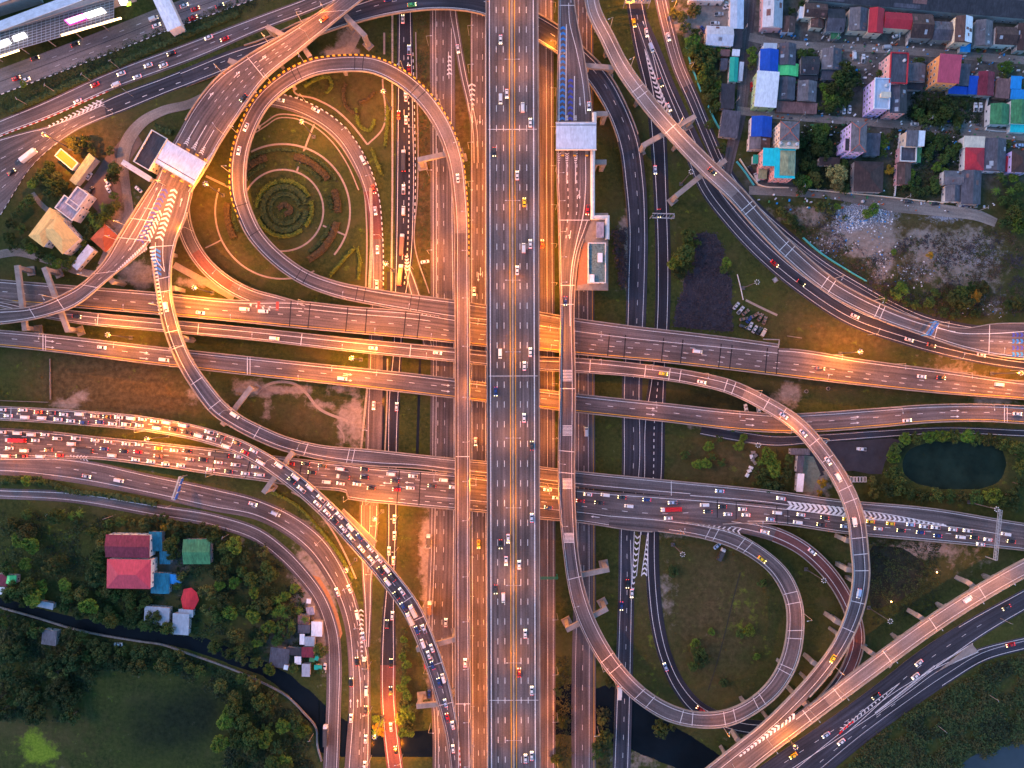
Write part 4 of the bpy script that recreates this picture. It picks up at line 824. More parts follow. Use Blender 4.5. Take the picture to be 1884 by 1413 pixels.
H(1810, 61, 32, 47, 3, 5, 'gable', 'grey', 'grey', 'grey tin roofed house just right of the half white roof', col2='grey')
H(1851, 66, 40, 33, 3, 5, 'gable', 'brown', 'w', 'brown roofed house at the right end of the top row', axis='h', col2='dbrown')
H(1882, 68, 20, 50, 3, 5, 'gable', 'dbrown', 'grey', 'dark brown roof cut by the right edge in the top row')
H(1700, -12, 420, 62, 5, 6, 'gable', 'slate', 'grey', 'very long dark roofed warehouse along the top right edge', 'warehouse', 'warehouse', axis='h', col2='dark', rise=.12)
# --- second row
H(1417, 86, 25, 13, 2, 5, 'mono', 'pale', 'w', 'small off white roof on top of the bright blue roof', 'shed', 'shed')
H(1415, 112, 34, 43, 2, 5.5, 'gable', 'blue', 'paleb', 'bright blue roofed house above the big white roof', rise=.2)
H(1449, 100, 31, 40, 2, 4.5, 'gable', 'slate', 'grey', 'slate roofed house right of the bright blue roof, above the green roof')
H(1450, 128, 38, 23, 4, 4, 'gable', 'green', 'grey', 'vivid light green roof below a slate roof', rise=.16)
H(1490, 120, 33, 33, 2, 5, 'gable', 'dark', 'grey', 'dark mossy roof right of the vivid green roof', axis='h')
H(1488, 141, 34, 13, 2, 3.4, 'mono', 'dark', 'grey', 'dark lean to below the dark mossy roof', 'shed', 'shed', win=0)
H(1530, 109, 36, 39, 3, 5, 'gable', 'grey', 'grey', 'purple grey roofed house left of the parked white cars', col2='slate')
H(1525, 138, 27, 18, 3, 3.6, 'mono', 'slate', 'grey', 'small slate annexe below the purple grey roof', 'shed', 'shed')
H(1410, 165, 41, 64, 4, 7, 'mono', 'white', 'green', 'big white roofed building with lime walls beside the lane')
H(1447, 163, 32, 41, 3, 4.6, 'gable', 'slate', 'grey', 'slate roofed house right of the big white roof')
H(1485, 168, 35, 38, 3, 4.6, 'gable', 'grey', 'rust', 'purple grey roofed house left of the big trees')
H(1466, 198, 74, 20, 3, 3.2, 'mono', 'rust', 'rust', 'long rusty red awning in front of two slate houses', 'awning', 'awning', win=0)
H(1622, 173, 29, 57, 2, 12, 'flat', 'paleblue', 'lilac', 'tall apartment block with pale blue flat roof and lilac end wall', 'apartment_building', 'apartment block', parapet='w_paleb')
H(1653, 182, 31, 53, 2, 10, 'gable', 'slate', 'pink', 'dark slate roofed block joined to the pale blue flat roof', col2='dark')
H(1653, 126, 33, 57, 3, 12, 'flat', 'slate', 'pink', 'dark flat roof framed by a red parapet', 'apartment_building', 'apartment block', parapet='r_red')
H(1686, 134, 33, 34, 3, 5, 'gable', 'grey', 'grey', 'grey brown roofed house between red framed roof and rose roof', col2='grey')
H(1683, 158, 30, 14, 3, 3.4, 'mono', 'dark', 'grey', 'dark lean to below the grey brown roof', 'shed', 'shed', win=0)
H(1746, 127, 40, 51, 4, 11.5, 'mono', 'rose', 'orange', 'tall rose roofed block with orange walls and many windows', 'apartment_building', 'apartment block')
H(1774, 138, 18, 39, 3, 4.5, 'mono', 'slate', 'grey', 'narrow slate roof against the right side of the rose block', 'shed', 'shed')
H(1790, 157, 17, 33, 3, 4, 'mono', 'blue', 'grey', 'deep blue tin roof standing upright right of the rose block', 'shed', 'shed', win=0)
H(1763, 166, 36, 14, 3, 3.5, 'mono', 'blue', 'grey', 'deep blue tin roof lying along the foot of the rose block', 'shed', 'shed', win=0)
H(1814, 154, 30, 44, 3, 4.6, 'gable', 'maroon', 'grey', 'maroon roofed house left of the rusty purple roof', col2='maroon')
H(1845, 163, 26, 35, 6, 4, 'mono', 'rust', 'rust', 'patched rusty purple roof beside the maroon house', 'shed', 'shed')
H(1869, 152, 20, 23, 2, 4.5, 'mono', 'sky', 'grey', 'upper of two clear blue roofs at the right edge', 'shed', 'shed', win=0)
H(1874, 174, 30, 18, 2, 4, 'mono', 'sky', 'grey', 'lower of two clear blue roofs at the right edge', 'shed', 'shed', win=0)
H(1839, 210, 35, 38, 2, 5, 'gable', 'dgreen', 'w', 'green roofed house inside a fenced concrete yard', col2='dgreen')
H(1876, 206, 33, 44, 2, 5.5, 'gable', 'dgreen', 'w', 'larger green roofed house at the right edge above the cyan awning')
H(1874, 236, 31, 15, 2, 3.5, 'mono', 'cyan', 'w', 'cyan awning in front of the larger green house', 'awning', 'awning', win=0)
# --- workshops left of the lane
H(1356, 20, 25, 66, 1, 5, 'gable', 'paleblue', 'w', 'long pale blue corrugated workshop along the narrow lane', 'workshop', 'workshop', rise=.1)
H(1324, 66, 50, 36, 2, 5, 'gable', 'pale', 'w', 'two tone pale corrugated workshop above the trees', 'workshop', 'workshop', axis='h', col2='paleblue')
H(1357, 70, 17, 35, 1, 4, 'mono', 'dark', 'grey', 'black flat shed between workshop and lane', 'shed', 'shed')
H(1350, 128, 16, 45, 3, 4, 'gable', 'teal', 'w', 'teal green tarpaulin roof among white shacks', 'shed', 'shed')
H(1332, 118, 13, 20, 2, 3, 'mono', 'slate', 'grey', 'small slate shack left of the teal roof', 'shack', 'shack', win=0)
H(1354, 97, 14, 12, 4, 3.5, 'mono', 'white', 'w', 'white shack above the teal roof', 'shack', 'shack', win=0)
H(1334, 97, 18, 12, 4, 3.2, 'mono', 'rust', 'rust', 'rusty red shack left of the white shack', 'shack', 'shack', win=0)
H(1363, 132, 8, 34, 4, 3, 'mono', 'pale', 'w', 'thin pale shack right of the teal roof', 'shack', 'shack', win=0)
H(1339, 177, 25, 46, 2, 4, 'flat', 'dark', 'grey', 'black flat roofed house below the teal roof')
H(1343, 228, 34, 50, 8, 3.5, 'flat', 'slate', 'grey', 'large slate flat roof beside the bend of the lane', 'shed', 'shed')
H(1300, -6, 64, 15, 1, 5, 'mono', 'pale', 'w', 'pale roof cut by the top edge above the gravel yard', 'workshop', 'workshop')
# --- third row
H(1401, 233, 38, 38, 2, 5.5, 'gable', 'blue', 'w', 'bright blue roofed house left of the beige apartment block', rise=.18)
H(1398, 263, 39, 24, 2, 5, 'gable', 'grey', 'w', 'grey brown roof joined below the bright blue roof', col2='brown', rise=.18)
H(1453, 241, 36, 36, 2, 13, 'hip', 'grey', 'cream', 'beige apartment block with grey hipped roof and red ridges', 'apartment_building', 'apartment block', ridge=True, rise=.16)
H(1451, 266, 36, 15, 2, 11, 'flat', 'cream', 'cream', 'beige roof terrace with water tanks below the hipped roof', 'apartment_building', 'apartment block', parapet='w_cream')
H(1416, 289, 25, 33, 2, 10, 'flat', 'cyan', 'pink', 'cyan flat roofed wing with pink walls, left part', 'apartment_building', 'apartment block')
H(1444, 300, 38, 56, 2, 10.2, 'flat', 'cyan', 'pink', 'pink walled block with cyan terrace around a grey hipped roof', 'apartment_building', 'apartment block')
H(1449, 300, 28, 46, 2, 10.6, 'hip', 'greenish', 'pink', 'grey green hipped roof sitting on the cyan terrace', 'roof_house', 'roof house', win=0, rise=.2)
H(1390, 293, 10, 16, 2, 3, 'mono', 'teal', 'w', 'small teal awning left of the cyan roofs', 'awning', 'awning', win=0)
H(1403, 317, 16, 24, 2, 3.5, 'mono', 'greenish', 'pink', 'low grey green roof in the notch of the pink block', 'shed', 'shed', win=0)
H(1580, 252, 29, 55, 2, 13, 'hip', 'grey', 'lilac', 'lilac apartment block with grey roof and orange ridges', 'apartment_building', 'apartment block', ridge=True, rise=.18)
H(1561, 266, 12, 22, 2, 11, 'flat', 'dark', 'lilac', 'dark flat roofed stair wing on the left of the lilac block', 'apartment_building', 'apartment block')
H(1606, 266, 25, 40, 2, 4.5, 'mono', 'slate', 'grey', 'slate roofed house right of the lilac block')
H(1526, 297, 38, 15, 2, 3.5, 'mono', 'dbrown', 'w', 'dark brown shed with white edge left of the lilac block', 'shed', 'shed')
H(1598, 325, 54, 56, 2, 5, 'hip', 'dbrown', 'grey', 'large dark brown hipped roof below the lilac block', rise=.2)
H(1678, 255, 22, 29, 2, 8, 'mono', 'grey', 'cream', 'cream walled house with grey roof beside a white roof')
H(1694, 255, 14, 28, 2, 7.6, 'mono', 'white', 'w', 'white roof strip joined to the cream walled house', 'shed', 'shed')
H(1670, 284, 30, 28, 2, 5, 'flat', 'slate', 'pink', 'square slate flat roof below the cream walled house', parapet='w_w')
H(1690, 284, 9, 30, 2, 4, 'mono', 'dgreen', 'grey', 'narrow green roof right of the square slate roof', 'shed', 'shed', win=0)
H(1663, 320, 26, 40, 2, 4, 'gable', 'brown', 'pink', 'brown roofed house beside the yellow tree')
H(1792, 262, 39, 22, 2, 5.5, 'mono', 'cream', 'w', 'cream flat roof on top of the bright red hipped roof', 'shed', 'shed')
H(1793, 292, 36, 42, 2, 5.5, 'hip', 'red', 'w', 'bright red hipped roof below the cream roof')
H(1831, 285, 39, 60, 2, 5, 'gable', 'slate', 'paleb', 'long slate gabled house right of the red hipped roof')
H(1878, 297, 34, 40, 2, 6.5, 'hip', 'dbrown', 'lilac', 'brown hipped house with lilac walls at the right edge')
H(1854, 302, 9, 28, 2, 3, 'mono', 'red', 'w', 'narrow red lean to left of the brown hipped house', 'shed', 'shed', win=0)
H(1754, 327, 36, 26, 2, 4.6, 'gable', 'grey', 'w', 'grey roofed house with ridge across above the concrete lane', axis='h')
H(1754, 356, 30, 30, 2, 4, 'gable', 'grey', 'w', 'lower grey roof nearest the concrete lane', col2='slate')
H(1787, 345, 36, 62, 2, 4.8, 'gable', 'slate', 'grey', 'long slate gabled house nearest the concrete lane')
# --- left side
H(86, 418, 35, 66, 37, 7, 'hip', 'yellow', 'w', 'yellow roofed house, wing running down to the left', rise=.22)
H(110, 431, 42, 62, -42, 7.5, 'hip', 'yellow', 'w', 'yellow roofed house, wing running down to the right', rise=.22)
H(127, 383, 40, 30, 37, 7, 'flat', 'lilacgrey', 'w', 'flat white roofed annexe with framed parapet beside the yellow roof', 'annexe', 'annexe', parapet='w_w')
H(143, 366, 26, 38, 37, 7.4, 'flat', 'lilacgrey', 'w', 'taller flat white annexe nearest the parking lot', 'annexe', 'annexe', parapet='w_w')
H(193, 438, 38, 38, 42, 4, 'hip', 'brick', 'w', 'orange tiled pavilion beside the toll ramp', 'pavilion', 'pavilion', ridge=False)
H(153, 474, 15, 50, 42, 3.5, 'mono', 'paleblue', 'w', 'long pale blue shed below the orange pavilion', 'shed', 'shed')
o_ = H(124, 294, 18, 42, -50, 4, 'flat', 'orange', 'w', 'small building with three orange roof panels and white frame', 'kiosk', 'kiosk', parapet='w_w')
H(153, 312, 15, 62, 39, 4, 'mono', 'greenish', 'grey', 'long green carport roof beside the parking lot', 'carport', 'carport', win=0)
H(278, 277, 34, 68, 30, 16, 'flat', 'dark', 'w', 'toll office with black flat roof and white parapet', 'toll_office', 'office', parapet='w_w')
H(251, 314, 10, 62, -58, 8, 'gable', 'pale', 'w', 'white covered walkway leading to the toll office', 'covered_walkway', 'walkway', win=0, rise=.1)
# --- bottom left homestead
H(235, 1005, 81, 42, 1, 7, 'gable', 'maroon', 'w', 'dark maroon roofed house above the pink red roof', axis='h', rise=.15)
H(237, 1056, 81, 54, 1, 7.5, 'hip', 'pinkred', 'w', 'big pink red hipped roof in the orchard', axis='h', rise=.18)
H(287, 996, 24, 36, 1, 3.5, 'mono', 'bluegreen', 'grey', 'teal blue roof right of the maroon house', 'shed', 'shed', win=0)
H(304, 1026, 20, 24, 1, 3.3, 'mono', 'bluegreen', 'grey', 'small teal blue roof beside the round tree', 'shed', 'shed', win=0)
H(295, 1073, 34, 38, 2, 3.5, 'gable', 'bluegreen', 'grey', 'square teal blue roof right of the pink red roof', 'shed', 'shed', rise=.1)
H(322, 1066, 21, 18, 8, 3, 'mono', 'sky', 'grey', 'light blue tarp roof above the red tarp', 'shed', 'shed', win=0)
H(362, 1015, 50, 46, 0, 4.5, 'gable', 'dgreen', 'grey', 'green roofed barn right of the homestead', 'barn', 'barn', axis='h', rise=.14)
H(289, 1133, 46, 34, 5, 3.5, 'mono', 'tin', 'grey', 'grey tin roof with a tree in front beside the canal', 'shed', 'shed')
H(342, 1128, 27, 14, 4, 3.4, 'mono', 'tin', 'grey', 'small tin roof below the red tarp', 'shed', 'shed', win=0)
H(333, 1148, 30, 40, 4, 3.6, 'mono', 'tin', 'grey', 'tall tin roof below the red tarp beside the canal', 'shed', 'shed')
H(83, 1113, 31, 12, 12, 3, 'mono', 'tin', 'grey', 'lone tin roof on the canal bank at left', 'shed', 'shed', win=0)
H(91, 1173, 27, 28, 8, 3.5, 'mono', 'grey', 'grey', 'grey square hut among trees below the canal', 'hut', 'hut')
H(20, 1066, 20, 16, 4, 3.6, 'gable', 'green', 'grey', 'vivid green roof near the left edge', 'shed', 'shed')
H(2, 1067, 22, 22, 4, 3.6, 'mono', 'maroon', 'grey', 'maroon roof cut by the left edge', 'shed', 'shed')
H(3, 1087, 12, 14, 4, 3.2, 'mono', 'white', 'grey', 'small white roof cut by the left edge', 'shed', 'shed', win=0)
for (cx, cy, w, h, rt, c, lb) in ((568, 1106, 8, 9, 5, 'white', 'tiny white shack at the top of the shack row'), (571, 1124, 14, 15, -8, 'lilacgrey', 'lilac grey shack second from the top of the row'), (558, 1140, 20, 17, 2, 'rust', 'patchy rusty shack roof above the blue grey one'), (559, 1157, 22, 16, 2, 'slate', 'blue grey shack roof left of the bright white one'),
        (583, 1157, 20, 28, 2, 'white', 'bright white shack roof nearest the frontage road'), (556, 1176, 9, 20, 2, 'white', 'narrow white shack roof below the blue grey one'), (570, 1180, 18, 18, 2, 'tin', 'striped tin shack above the maroon one'), (566, 1200, 22, 19, 2, 'maroon', 'maroon shack roof left of the round tree'),
        (514, 1210, 35, 37, 8, 'slate', 'large slate roof at the canal corner'), (541, 1199, 30, 14, 6, 'dark', 'long black roof above the white box roof'), (548, 1215, 12, 15, 2, 'white', 'white box roof right of the large slate roof'), (574, 1214, 10, 8, 8, 'dgreen', 'small green tarp roof in the shack row'),
        (585, 1228, 14, 9, 2, 'teal', 'teal tarp roof nearest the frontage road'), (583, 1210, 7, 11, 20, 'teal', 'tilted teal tarp roof above the flat teal one'), (563, 1233, 15, 24, 2, 'tin', 'ragged striped tin roof at the lower end of the row'), (526, 1228, 8, 9, 12, 'white', 'small white roof on the canal edge')):
    H(cx, cy, w, h, rt, random.uniform(2.6, 3.6), 'mono', c, 'grey', lb, 'shack', 'shack', win=0)
t = thing('tarpaulin', 'big bright red tarpaulin stretched beside the orchard', 'tarpaulin', (*W(349, 1104)[:2], 0))
m = MB(); P_ = [(338, 1084), (352, 1081), (362, 1090), (366, 1104), (358, 1120), (346, 1127), (336, 1118), (333, 1102)]
cc = W(349, 1104, 3.3)
for i in range(8): m.q([W(*P_[(i+1) % 8], 2.6), W(*P_[i], 2.6), cc])
m.build('sheet', 'r_redtarp', t)
for p in P_[::2]: m = MB(); m.tube(W(*p, 0), W(*p, 2.6), .06, .06, 6); m.build('pole', 'steel', t)
# long shed inside the outer loop, and its neighbour
H(1472, 888, 12, 34, 3, 3.5, 'mono', 'white', 'w', 'white half of the long shed inside the outer loop', 'shed', 'shed')
H(1472, 854, 12, 32, 3, 3.6, 'mono', 'slate', 'w', 'dark half of the long shed inside the outer loop', 'shed', 'shed')
H(1472, 831, 36, 12, 1, 3.2, 'mono', 'grey', 'grey', 'grey shed across the top of the long shed', 'shed', 'shed')
# toll plazas
def canopy(cx, cy, w, h, rot, z, zd, label, nb):
    k = S0*(HC-z)/HC; C = W(cx, cy, z); X, Y = w*k/2, h*k/2; t = thing('toll_canopy', label, 'canopy', (C.x, C.y, zd), -R(rot), local=True); hh = z-zd
    m = MB(); m.prism([(-X, -Y), (X, -Y), (X, Y), (-X, Y)], hh-.35, hh); m.build('roof', 'r_white' if False else M['canopy'], t)
    m = MB()
    for sy in (-1, 1): m.box((0, sy*(Y+.12), hh-1.2), (2*X+.4, .24, 1.5))
    m.build('fascia', 'w_w', t)
    m = MB()
    m.box((0, (-Y+2.2) if rot else (Y-1.3), hh+.01), (2*X-.4, .35, .06)); m.build('gutter', 'blackp', t)
    for i in range(nb):
        x = -X+2*X*(i+.6)/(nb+.3)
        for sy in (-.55, .55): m = MB(); m.tube((x, sy*Y, 0), (x, sy*Y, hh-.36), .3, .3, 8); m.build('column', 'concrete', t)
        b = thing('toll_booth', '%s toll booth island from the left under the %s' % (ordn(i), label.split(' roof')[0]), 'toll booth', tuple(t.matrix_basis @ Vector((x, 0, 0))), -R(rot), 'toll booths', local=True)
        m = MB(); m.box((0, 0, 0), (1.8, Y*2.6, .25)); m.build('island', 'concrete', b)
        m = MB(); m.box((0, 0, .25), (1.5, 3.0, 2.5)); m.build('cabin', 'w_w', b)
        m = MB(); m.box((0, 0, 1.3), (1.54, 2.4, .9)); m.build('window', 'pane', b)
        m = MB()
        for sy in (-1, 1): m.box((0, sy*Y*1.25, .25), (1.4, .5, 1.0))
        m.build('bollard', ['yellow'], b)
    return t
M['canopy'] = mk_roof('canopy_sheet', (.62, .64, .70), .14, .14, 1.3)
canopy(332, 299, 82, 46, 30, 20, 14.1, 'pale tilted toll canopy roof of the left plaza', 4)
canopy(1060, 250, 74, 49, 0, 20.5, 15.1, 'white ribbed toll canopy roof of the right plaza', 3)
# platform with the toll office of the right plaza
pf = thing('platform', 'raised concrete platform carrying the teal roofed toll office', 'platform', (*W(1098, 470)[:2], 0)); m = MB()
m.prism([W(*p, 14.9)[:2] for p in ((1072, 440), (1083, 418), (1094, 392), (1119, 392), (1119, 534), (1060, 534))], 13.6, 14.97); m.build('slab', 'concdark', pf)
m = MB(); m.prism([W(*p, 14.9)[:2] for p in ((1066, 470), (1074, 446), (1080, 446), (1080, 522), (1062, 525))], 14.975, 14.99); m.build('paving', mk('brown_paving', (.22, .12, .085), .9, .2, .8), pf)
for (x, y) in ((1068, 525), (1110, 525), (1110, 440), (1110, 400)): m = MB(); q = W(x, y, 10); m.box((q.x, q.y, 0), (2, 2, 13.6)); m.build('column', 'concdark', pf)
M['tealroof'] = mk('worn_teal_roof', (.10, .17, .17), .8, .75, 1.1)
o_ = H(1098, 484, 33, 74, 0, 4.4, 'flat', 'teal', 'w', 'toll office with worn teal flat roof on the platform', 'toll_office', 'office', parapet='w_w', base=15)
for ch in o_.children:
    if ch.name.startswith('roof'): ch.data.materials[0] = M['tealroof']
    if ch.name.startswith('wall'): pass
H(1104, 423, 14, 28, 0, 3, 'mono', 'lilacgrey', 'w', 'lilac grey shed roof above the teal roofed office', 'shed', 'shed', base=15, win=0)
H(1104, 474, 9, 17, 0, 1.4, 'flat', 'white', 'w', 'white plant box on the teal roof', 'roof_box', 'roof box', base=19.9, win=0)
H(1089, 512, 9, 14, 0, .5, 'flat', 'white', 'w', 'white panel on the lower left of the teal roof', 'roof_box', 'roof box', base=19.9, win=0)
wk = thing('covered_walkway', 'white tubular walkway running beside the right toll plaza', 'walkway', (*W(1091, 330)[:2], 15)); 
def tunnel(a, b, z=15.0):
    A = W(a[0], a[1], z+2.4); B = W(b[0], b[1], z+2.4); d = (B-A).normalized(); n = Vector((-d.y, d.x, 0)); m = MB(); K = 8; ring = []
    for P in (A, B):
        for i in range(K+1):
            t = math.pi*i/K; ring.append(P+n*(1.1*math.cos(t))+Vector((0, 0, -2.4+1.3+1.1*math.sin(t))))
    for i in range(K): m.q([ring[i], ring[i+1], ring[K+2+i], ring[K+1+i]])
    for s in (1, -1):
        m.q([A+n*1.1*s+Vector((0, 0, -1.1)), B+n*1.1*s+Vector((0, 0, -1.1)), B+n*1.1*s+Vector((0, 0, -2.4)), A+n*1.1*s+Vector((0, 0, -2.4))])
    m.build('tunnel', 'w_w', wk)
tunnel((1091, 276), (1091, 403)); tunnel((1088, 399), (1121, 399)); tunnel((1118, 396), (1118, 440)); tunnel((1094, 206), (1094, 226))
# --- station at the top left
M['lit_white'] = mk('lit_white_sign', (.95, .97, 1.0), .4, 0, 1, emit=0.88)
M['lit_warm'] = mk('lit_warm_tube', (1.0, .62, .26), .4, 0, 1, emit=1.65)
M['lit_pink'] = mk('lit_pink_frame', (1.0, .05, .45), .4, 0, 1, emit=0.72)
M['lit_green'] = mk('lit_green_panel', (.45, .9, .05), .4, 0, 1, emit=0.55)
H(80, 28, 17, 330, 73, 9, 'mono', 'paleblue', 'grey', 'long pale blue station roof band at top left', 'station_roof', 'roof', win=0, inset=1.2)
H(-10, 4, 20, 150, 73, 9, 'mono', 'paleblue', 'grey', 'pale blue roof band cut by the top left corner', 'station_roof', 'roof', win=0, inset=1.2)
t = thing('lattice_roof', 'dark lattice roof frame with warm lamps beside the station roof', 'roof', (*W(100, 55)[:2], 0)); k9 = 8.0
def LP(u, v): return W(-40+u*250, 72-u*74+v*40+u*2, k9)
m = MB(); m.q([LP(0, 0), LP(0, 1), LP(1, 1), LP(1, 0)][::1]); m.build('roof_sheet', mk('dusky_roof_sheet', (.16, .13, .12), .7, .35, .15), t)
m = MB()
for i in range(31): m.tube(LP(i/30, 0)+Vector((0, 0, .3)), LP(i/30, 1)+Vector((0, 0, .3)), .1, .1, 4)
for j in range(9): m.tube(LP(0, j/8)+Vector((0, 0, .36)), LP(1, j/8)+Vector((0, 0, .36)), .13, .13, 4)
m.build('lattice', 'steel', t)
for i in range(5):
    for v in (.1, .9): m = MB(); q = LP(.1+i*.2, v); m.tube((q.x, q.y, 0), (q.x, q.y, k9), .25, .25, 6); m.build('column', 'concrete', t)
def glow(pts, mat, z, label, name, cat, edge=None):
    t = thing(name, label, cat, (*W(*pts[0], z)[:2], 0)); c = sum((W(*p, z) for p in pts), Vector())/len(pts); m = MB()
    m.prism([W(*p, z)[:2] for p in pts], z-.5, z); 
    if edge: m.build('frame', edge, t); m = MB(); m.prism([(c+(W(*p, z)-c)*.86)[:2] for p in pts], z+.004, z+.03)
    m.build('panel', mat, t)
    for p in (pts[0], pts[2]): m = MB(); q = c.lerp(W(*p, z), .6); m.tube((q.x, q.y, 8.1), (q.x, q.y, z-.5), .12, .12, 6); m.build('post', 'steel', t)
glow([(118, 37), (152, 25), (160, 33), (127, 45)], 'lit_white', 9.2, 'white lit sign box with a pink frame on the lattice roof', 'sign_box', 'sign', 'lit_pink')
glow([(153, 25), (187, 14), (195, 22), (161, 33)], 'lit_white', 9.2, 'plain white lit sign box right of the pink framed one', 'sign_box', 'sign')
glow([(22, 67), (44, 59), (49, 67), (26, 76)], 'lit_white', 9.2, 'small white lit skylight in the left part of the lattice roof', 'skylight', 'skylight')
glow([(-8, 79), (14, 71), (20, 79), (-6, 90)], 'lit_white', 9.2, 'white lit skylight cut by the left edge', 'skylight', 'skylight')
glow([(216, -4), (232, -6), (236, 8), (222, 9)], 'lit_white', 9.2, 'white glowing panel beside the green one at the station end', 'sign_box', 'sign')
glow([(232, 5), (240, 3), (240, 9), (233, 11)], 'lit_green', 9.4, 'small green glowing panel at the station end', 'sign_box', 'sign')
glow([(112, 63.5), (222, 31.5), (223, 34), (113, 66)], 'lit_warm', 8.8, 'long warm glowing light tube along the station edge', 'light_tube', 'light')
glow([(-10, 105.5), (34, 91), (35, 93), (-9, 108)], 'lit_warm', 8.8, 'short warm light tube near the left edge', 'light_tube', 'light')
H(296, -2, 28, 120, -25, 8, 'gable', 'white', 'w', 'white roofed footbridge crossing the concrete road', 'footbridge', 'footbridge', win=0, rise=.06, inset=.6)
# water tanks and small roof items
def tank(px, py, z, r, h, label):
    q = W(px, py, z); t = thing('water_tank', label, 'water tank', (q.x, q.y, z), 0, 'water tanks on roofs'); m = MB(); m.tube((q.x, q.y, z), (q.x, q.y, z+h), r, r, 14); m.tube((q.x, q.y, z+h), (q.x, q.y, z+h+.35), r, .25, 14); m.build('tank', 'lamphead', t)
    m = MB(); m.tube((q.x, q.y, z+h+.36), (q.x, q.y, z+h+.5), .3, .3, 8); m.build('lid', 'steel', t)
tank(1435, 264, 11.2, .9, 1.3, 'left white tank on the beige roof terrace'); tank(1450, 265, 11.2, .9, 1.3, 'middle white tank on the beige roof terrace'); tank(1465, 266, 11.2, .9, 1.3, 'right white tank on the beige roof terrace')
tank(1663, 112, 12.2, .8, 1.0, 'white tank on the red framed dark roof'); tank(1630, 158, 12.2, .9, 1.0, 'white tank on the pale blue flat roof'); tank(1586, 371, 0, .8, 1.2, 'white tank on the ground beside the concrete lane')
H(1630, 174, 18, 10, 2, 2.2, 'flat', 'cream', 'cream', 'cream stair head on the pale blue flat roof', 'stair_head', 'stair head', base=12.2, win=0)
# walls and fences
M['fencec'] = mk('cyan_fence_sheet', (.05, .40, .48), .6, .15, 1)
def wall(pts, label, mat='w_cream', h=1.8, t=.35, name='boundary_wall', cat='wall', z0=0.0):
    sm = spline([tuple(p) for p in pts], 6.0); V = [W(p[0], p[1], z0) for p in sm]; m = MB()
    for i in range(len(V)-1):
        d = (V[i+1]-V[i]); d.z = 0; d.normalize(); n = Vector((-d.y, d.x, 0))*t/2; u = Vector((0, 0, h)); A, B = V[i]+Vector((0, 0, -.3)), V[i+1]+Vector((0, 0, -.3))
        m.q([A-n+u, B-n+u, B+n+u, A+n+u]); m.q([A-n, B-n, B-n+u, A-n+u]); m.q([B+n, A+n, A+n+u, B+n+u])
        if i == 0: m.q([A+n, A-n, A-n+u, A+n+u])
        if i == len(V)-2: m.q([B-n, B+n, B+n+u, B-n+u])
    return tag(m.build(name, mat), label, cat)
wall([(1393, 340), (1402, 343), (1450, 346)], 'cream wall below the pink and cyan block'); wall([(1486, 350), (1560, 356), (1640, 364), (1700, 371)], 'long cream wall along the upper side of the concrete lane'); wall([(1705, 371), (1735, 374)], 'short cream wall in front of the grey roofs'); wall([(1360, 293), (1376, 318), (1393, 339)], 'tan wall along the bend of the lane')
wall([(1644, 362), (1648, 325)], 'white wall between the brown houses', 'w_w'); wall([(1648, 298), (1652, 262), (1654, 246)], 'pale wall left of the cream walled house', 'w_w'); wall([(1666, 85), (1669, 64)], 'white yard wall right of the red roofs', 'w_w', 2.2)
wall([(1812, 240), (1813, 194), (1816, 180)], 'white fence along the left side of the green roofed yard', 'w_w'); wall([(1812, 240), (1830, 242), (1856, 243)], 'pale fence along the front of the green roofed yard', 'w_w', 1.4)
wall([(1261, 82), (1268, 112), (1278, 140), (1289, 170)], 'cyan sheet fence beside the frontage road, upper stretch', 'fencec', 2.2, .25, 'fence', 'fence'); wall([(1302, 196), (1318, 230), (1332, 252)], 'cyan sheet fence beside the frontage road, middle stretch', 'fencec', 2.2, .25, 'fence', 'fence'); wall([(1354, 298), (1370, 318), (1386, 342)], 'cyan sheet fence beside the pink block', 'fencec', 2.2, .25, 'fence', 'fence')
wall([(1476, 438), (1496, 456), (1520, 474), (1545, 490), (1592, 518)], 'long cyan fence at the foot of the rubble field', 'fencec', 2.2, .25, 'fence', 'fence')
wall([(-20, 1112), (60, 1134), (140, 1158), (260, 1180), (300, 1186), (340, 1200), (420, 1228), (480, 1254), (530, 1282), (560, 1312), (582, 1340), (584, 1370), (592, 1400)], 'concrete embankment wall along the lower bank of the canal', 'concdark', .9, .9, 'embankment', 'embankment')
wall([(93, 660), (94, 735)], 'thin grey fence upright in the brown field', 'concdark', 1.2, .3, 'fence', 'fence'); wall([(0, 737), (90, 740)], 'thin grey fence lying across the brown field', 'concdark', 1.2, .3, 'fence', 'fence')
wall([(1356, 505), (1360, 520), (1367, 552)], 'pale broken wall right of the mud bed', 'w_w', 1.0, .3); wall([(1520, 1172), (1590, 1000)][:0] or [(1448, 618), (1475, 622)], 'low pale kerb wall above the flyover', 'concdark', .6)
M['hut'] = mk('site_cage_steel', (.5, .5, .5), .6, .1, 1)
t = thing('steel_cage', 'rectangular steel frame on the flyover edge', 'frame', (*W(1419, 632, 8)[:2], 8))
for a, b in (((1404, 624), (1434, 625)), ((1434, 625), (1432, 640))): m = MB(); m.tube(W(*a, 9.4), W(*b, 9.4), .3, .3, 6); m.build('rail', 'concrete', t)

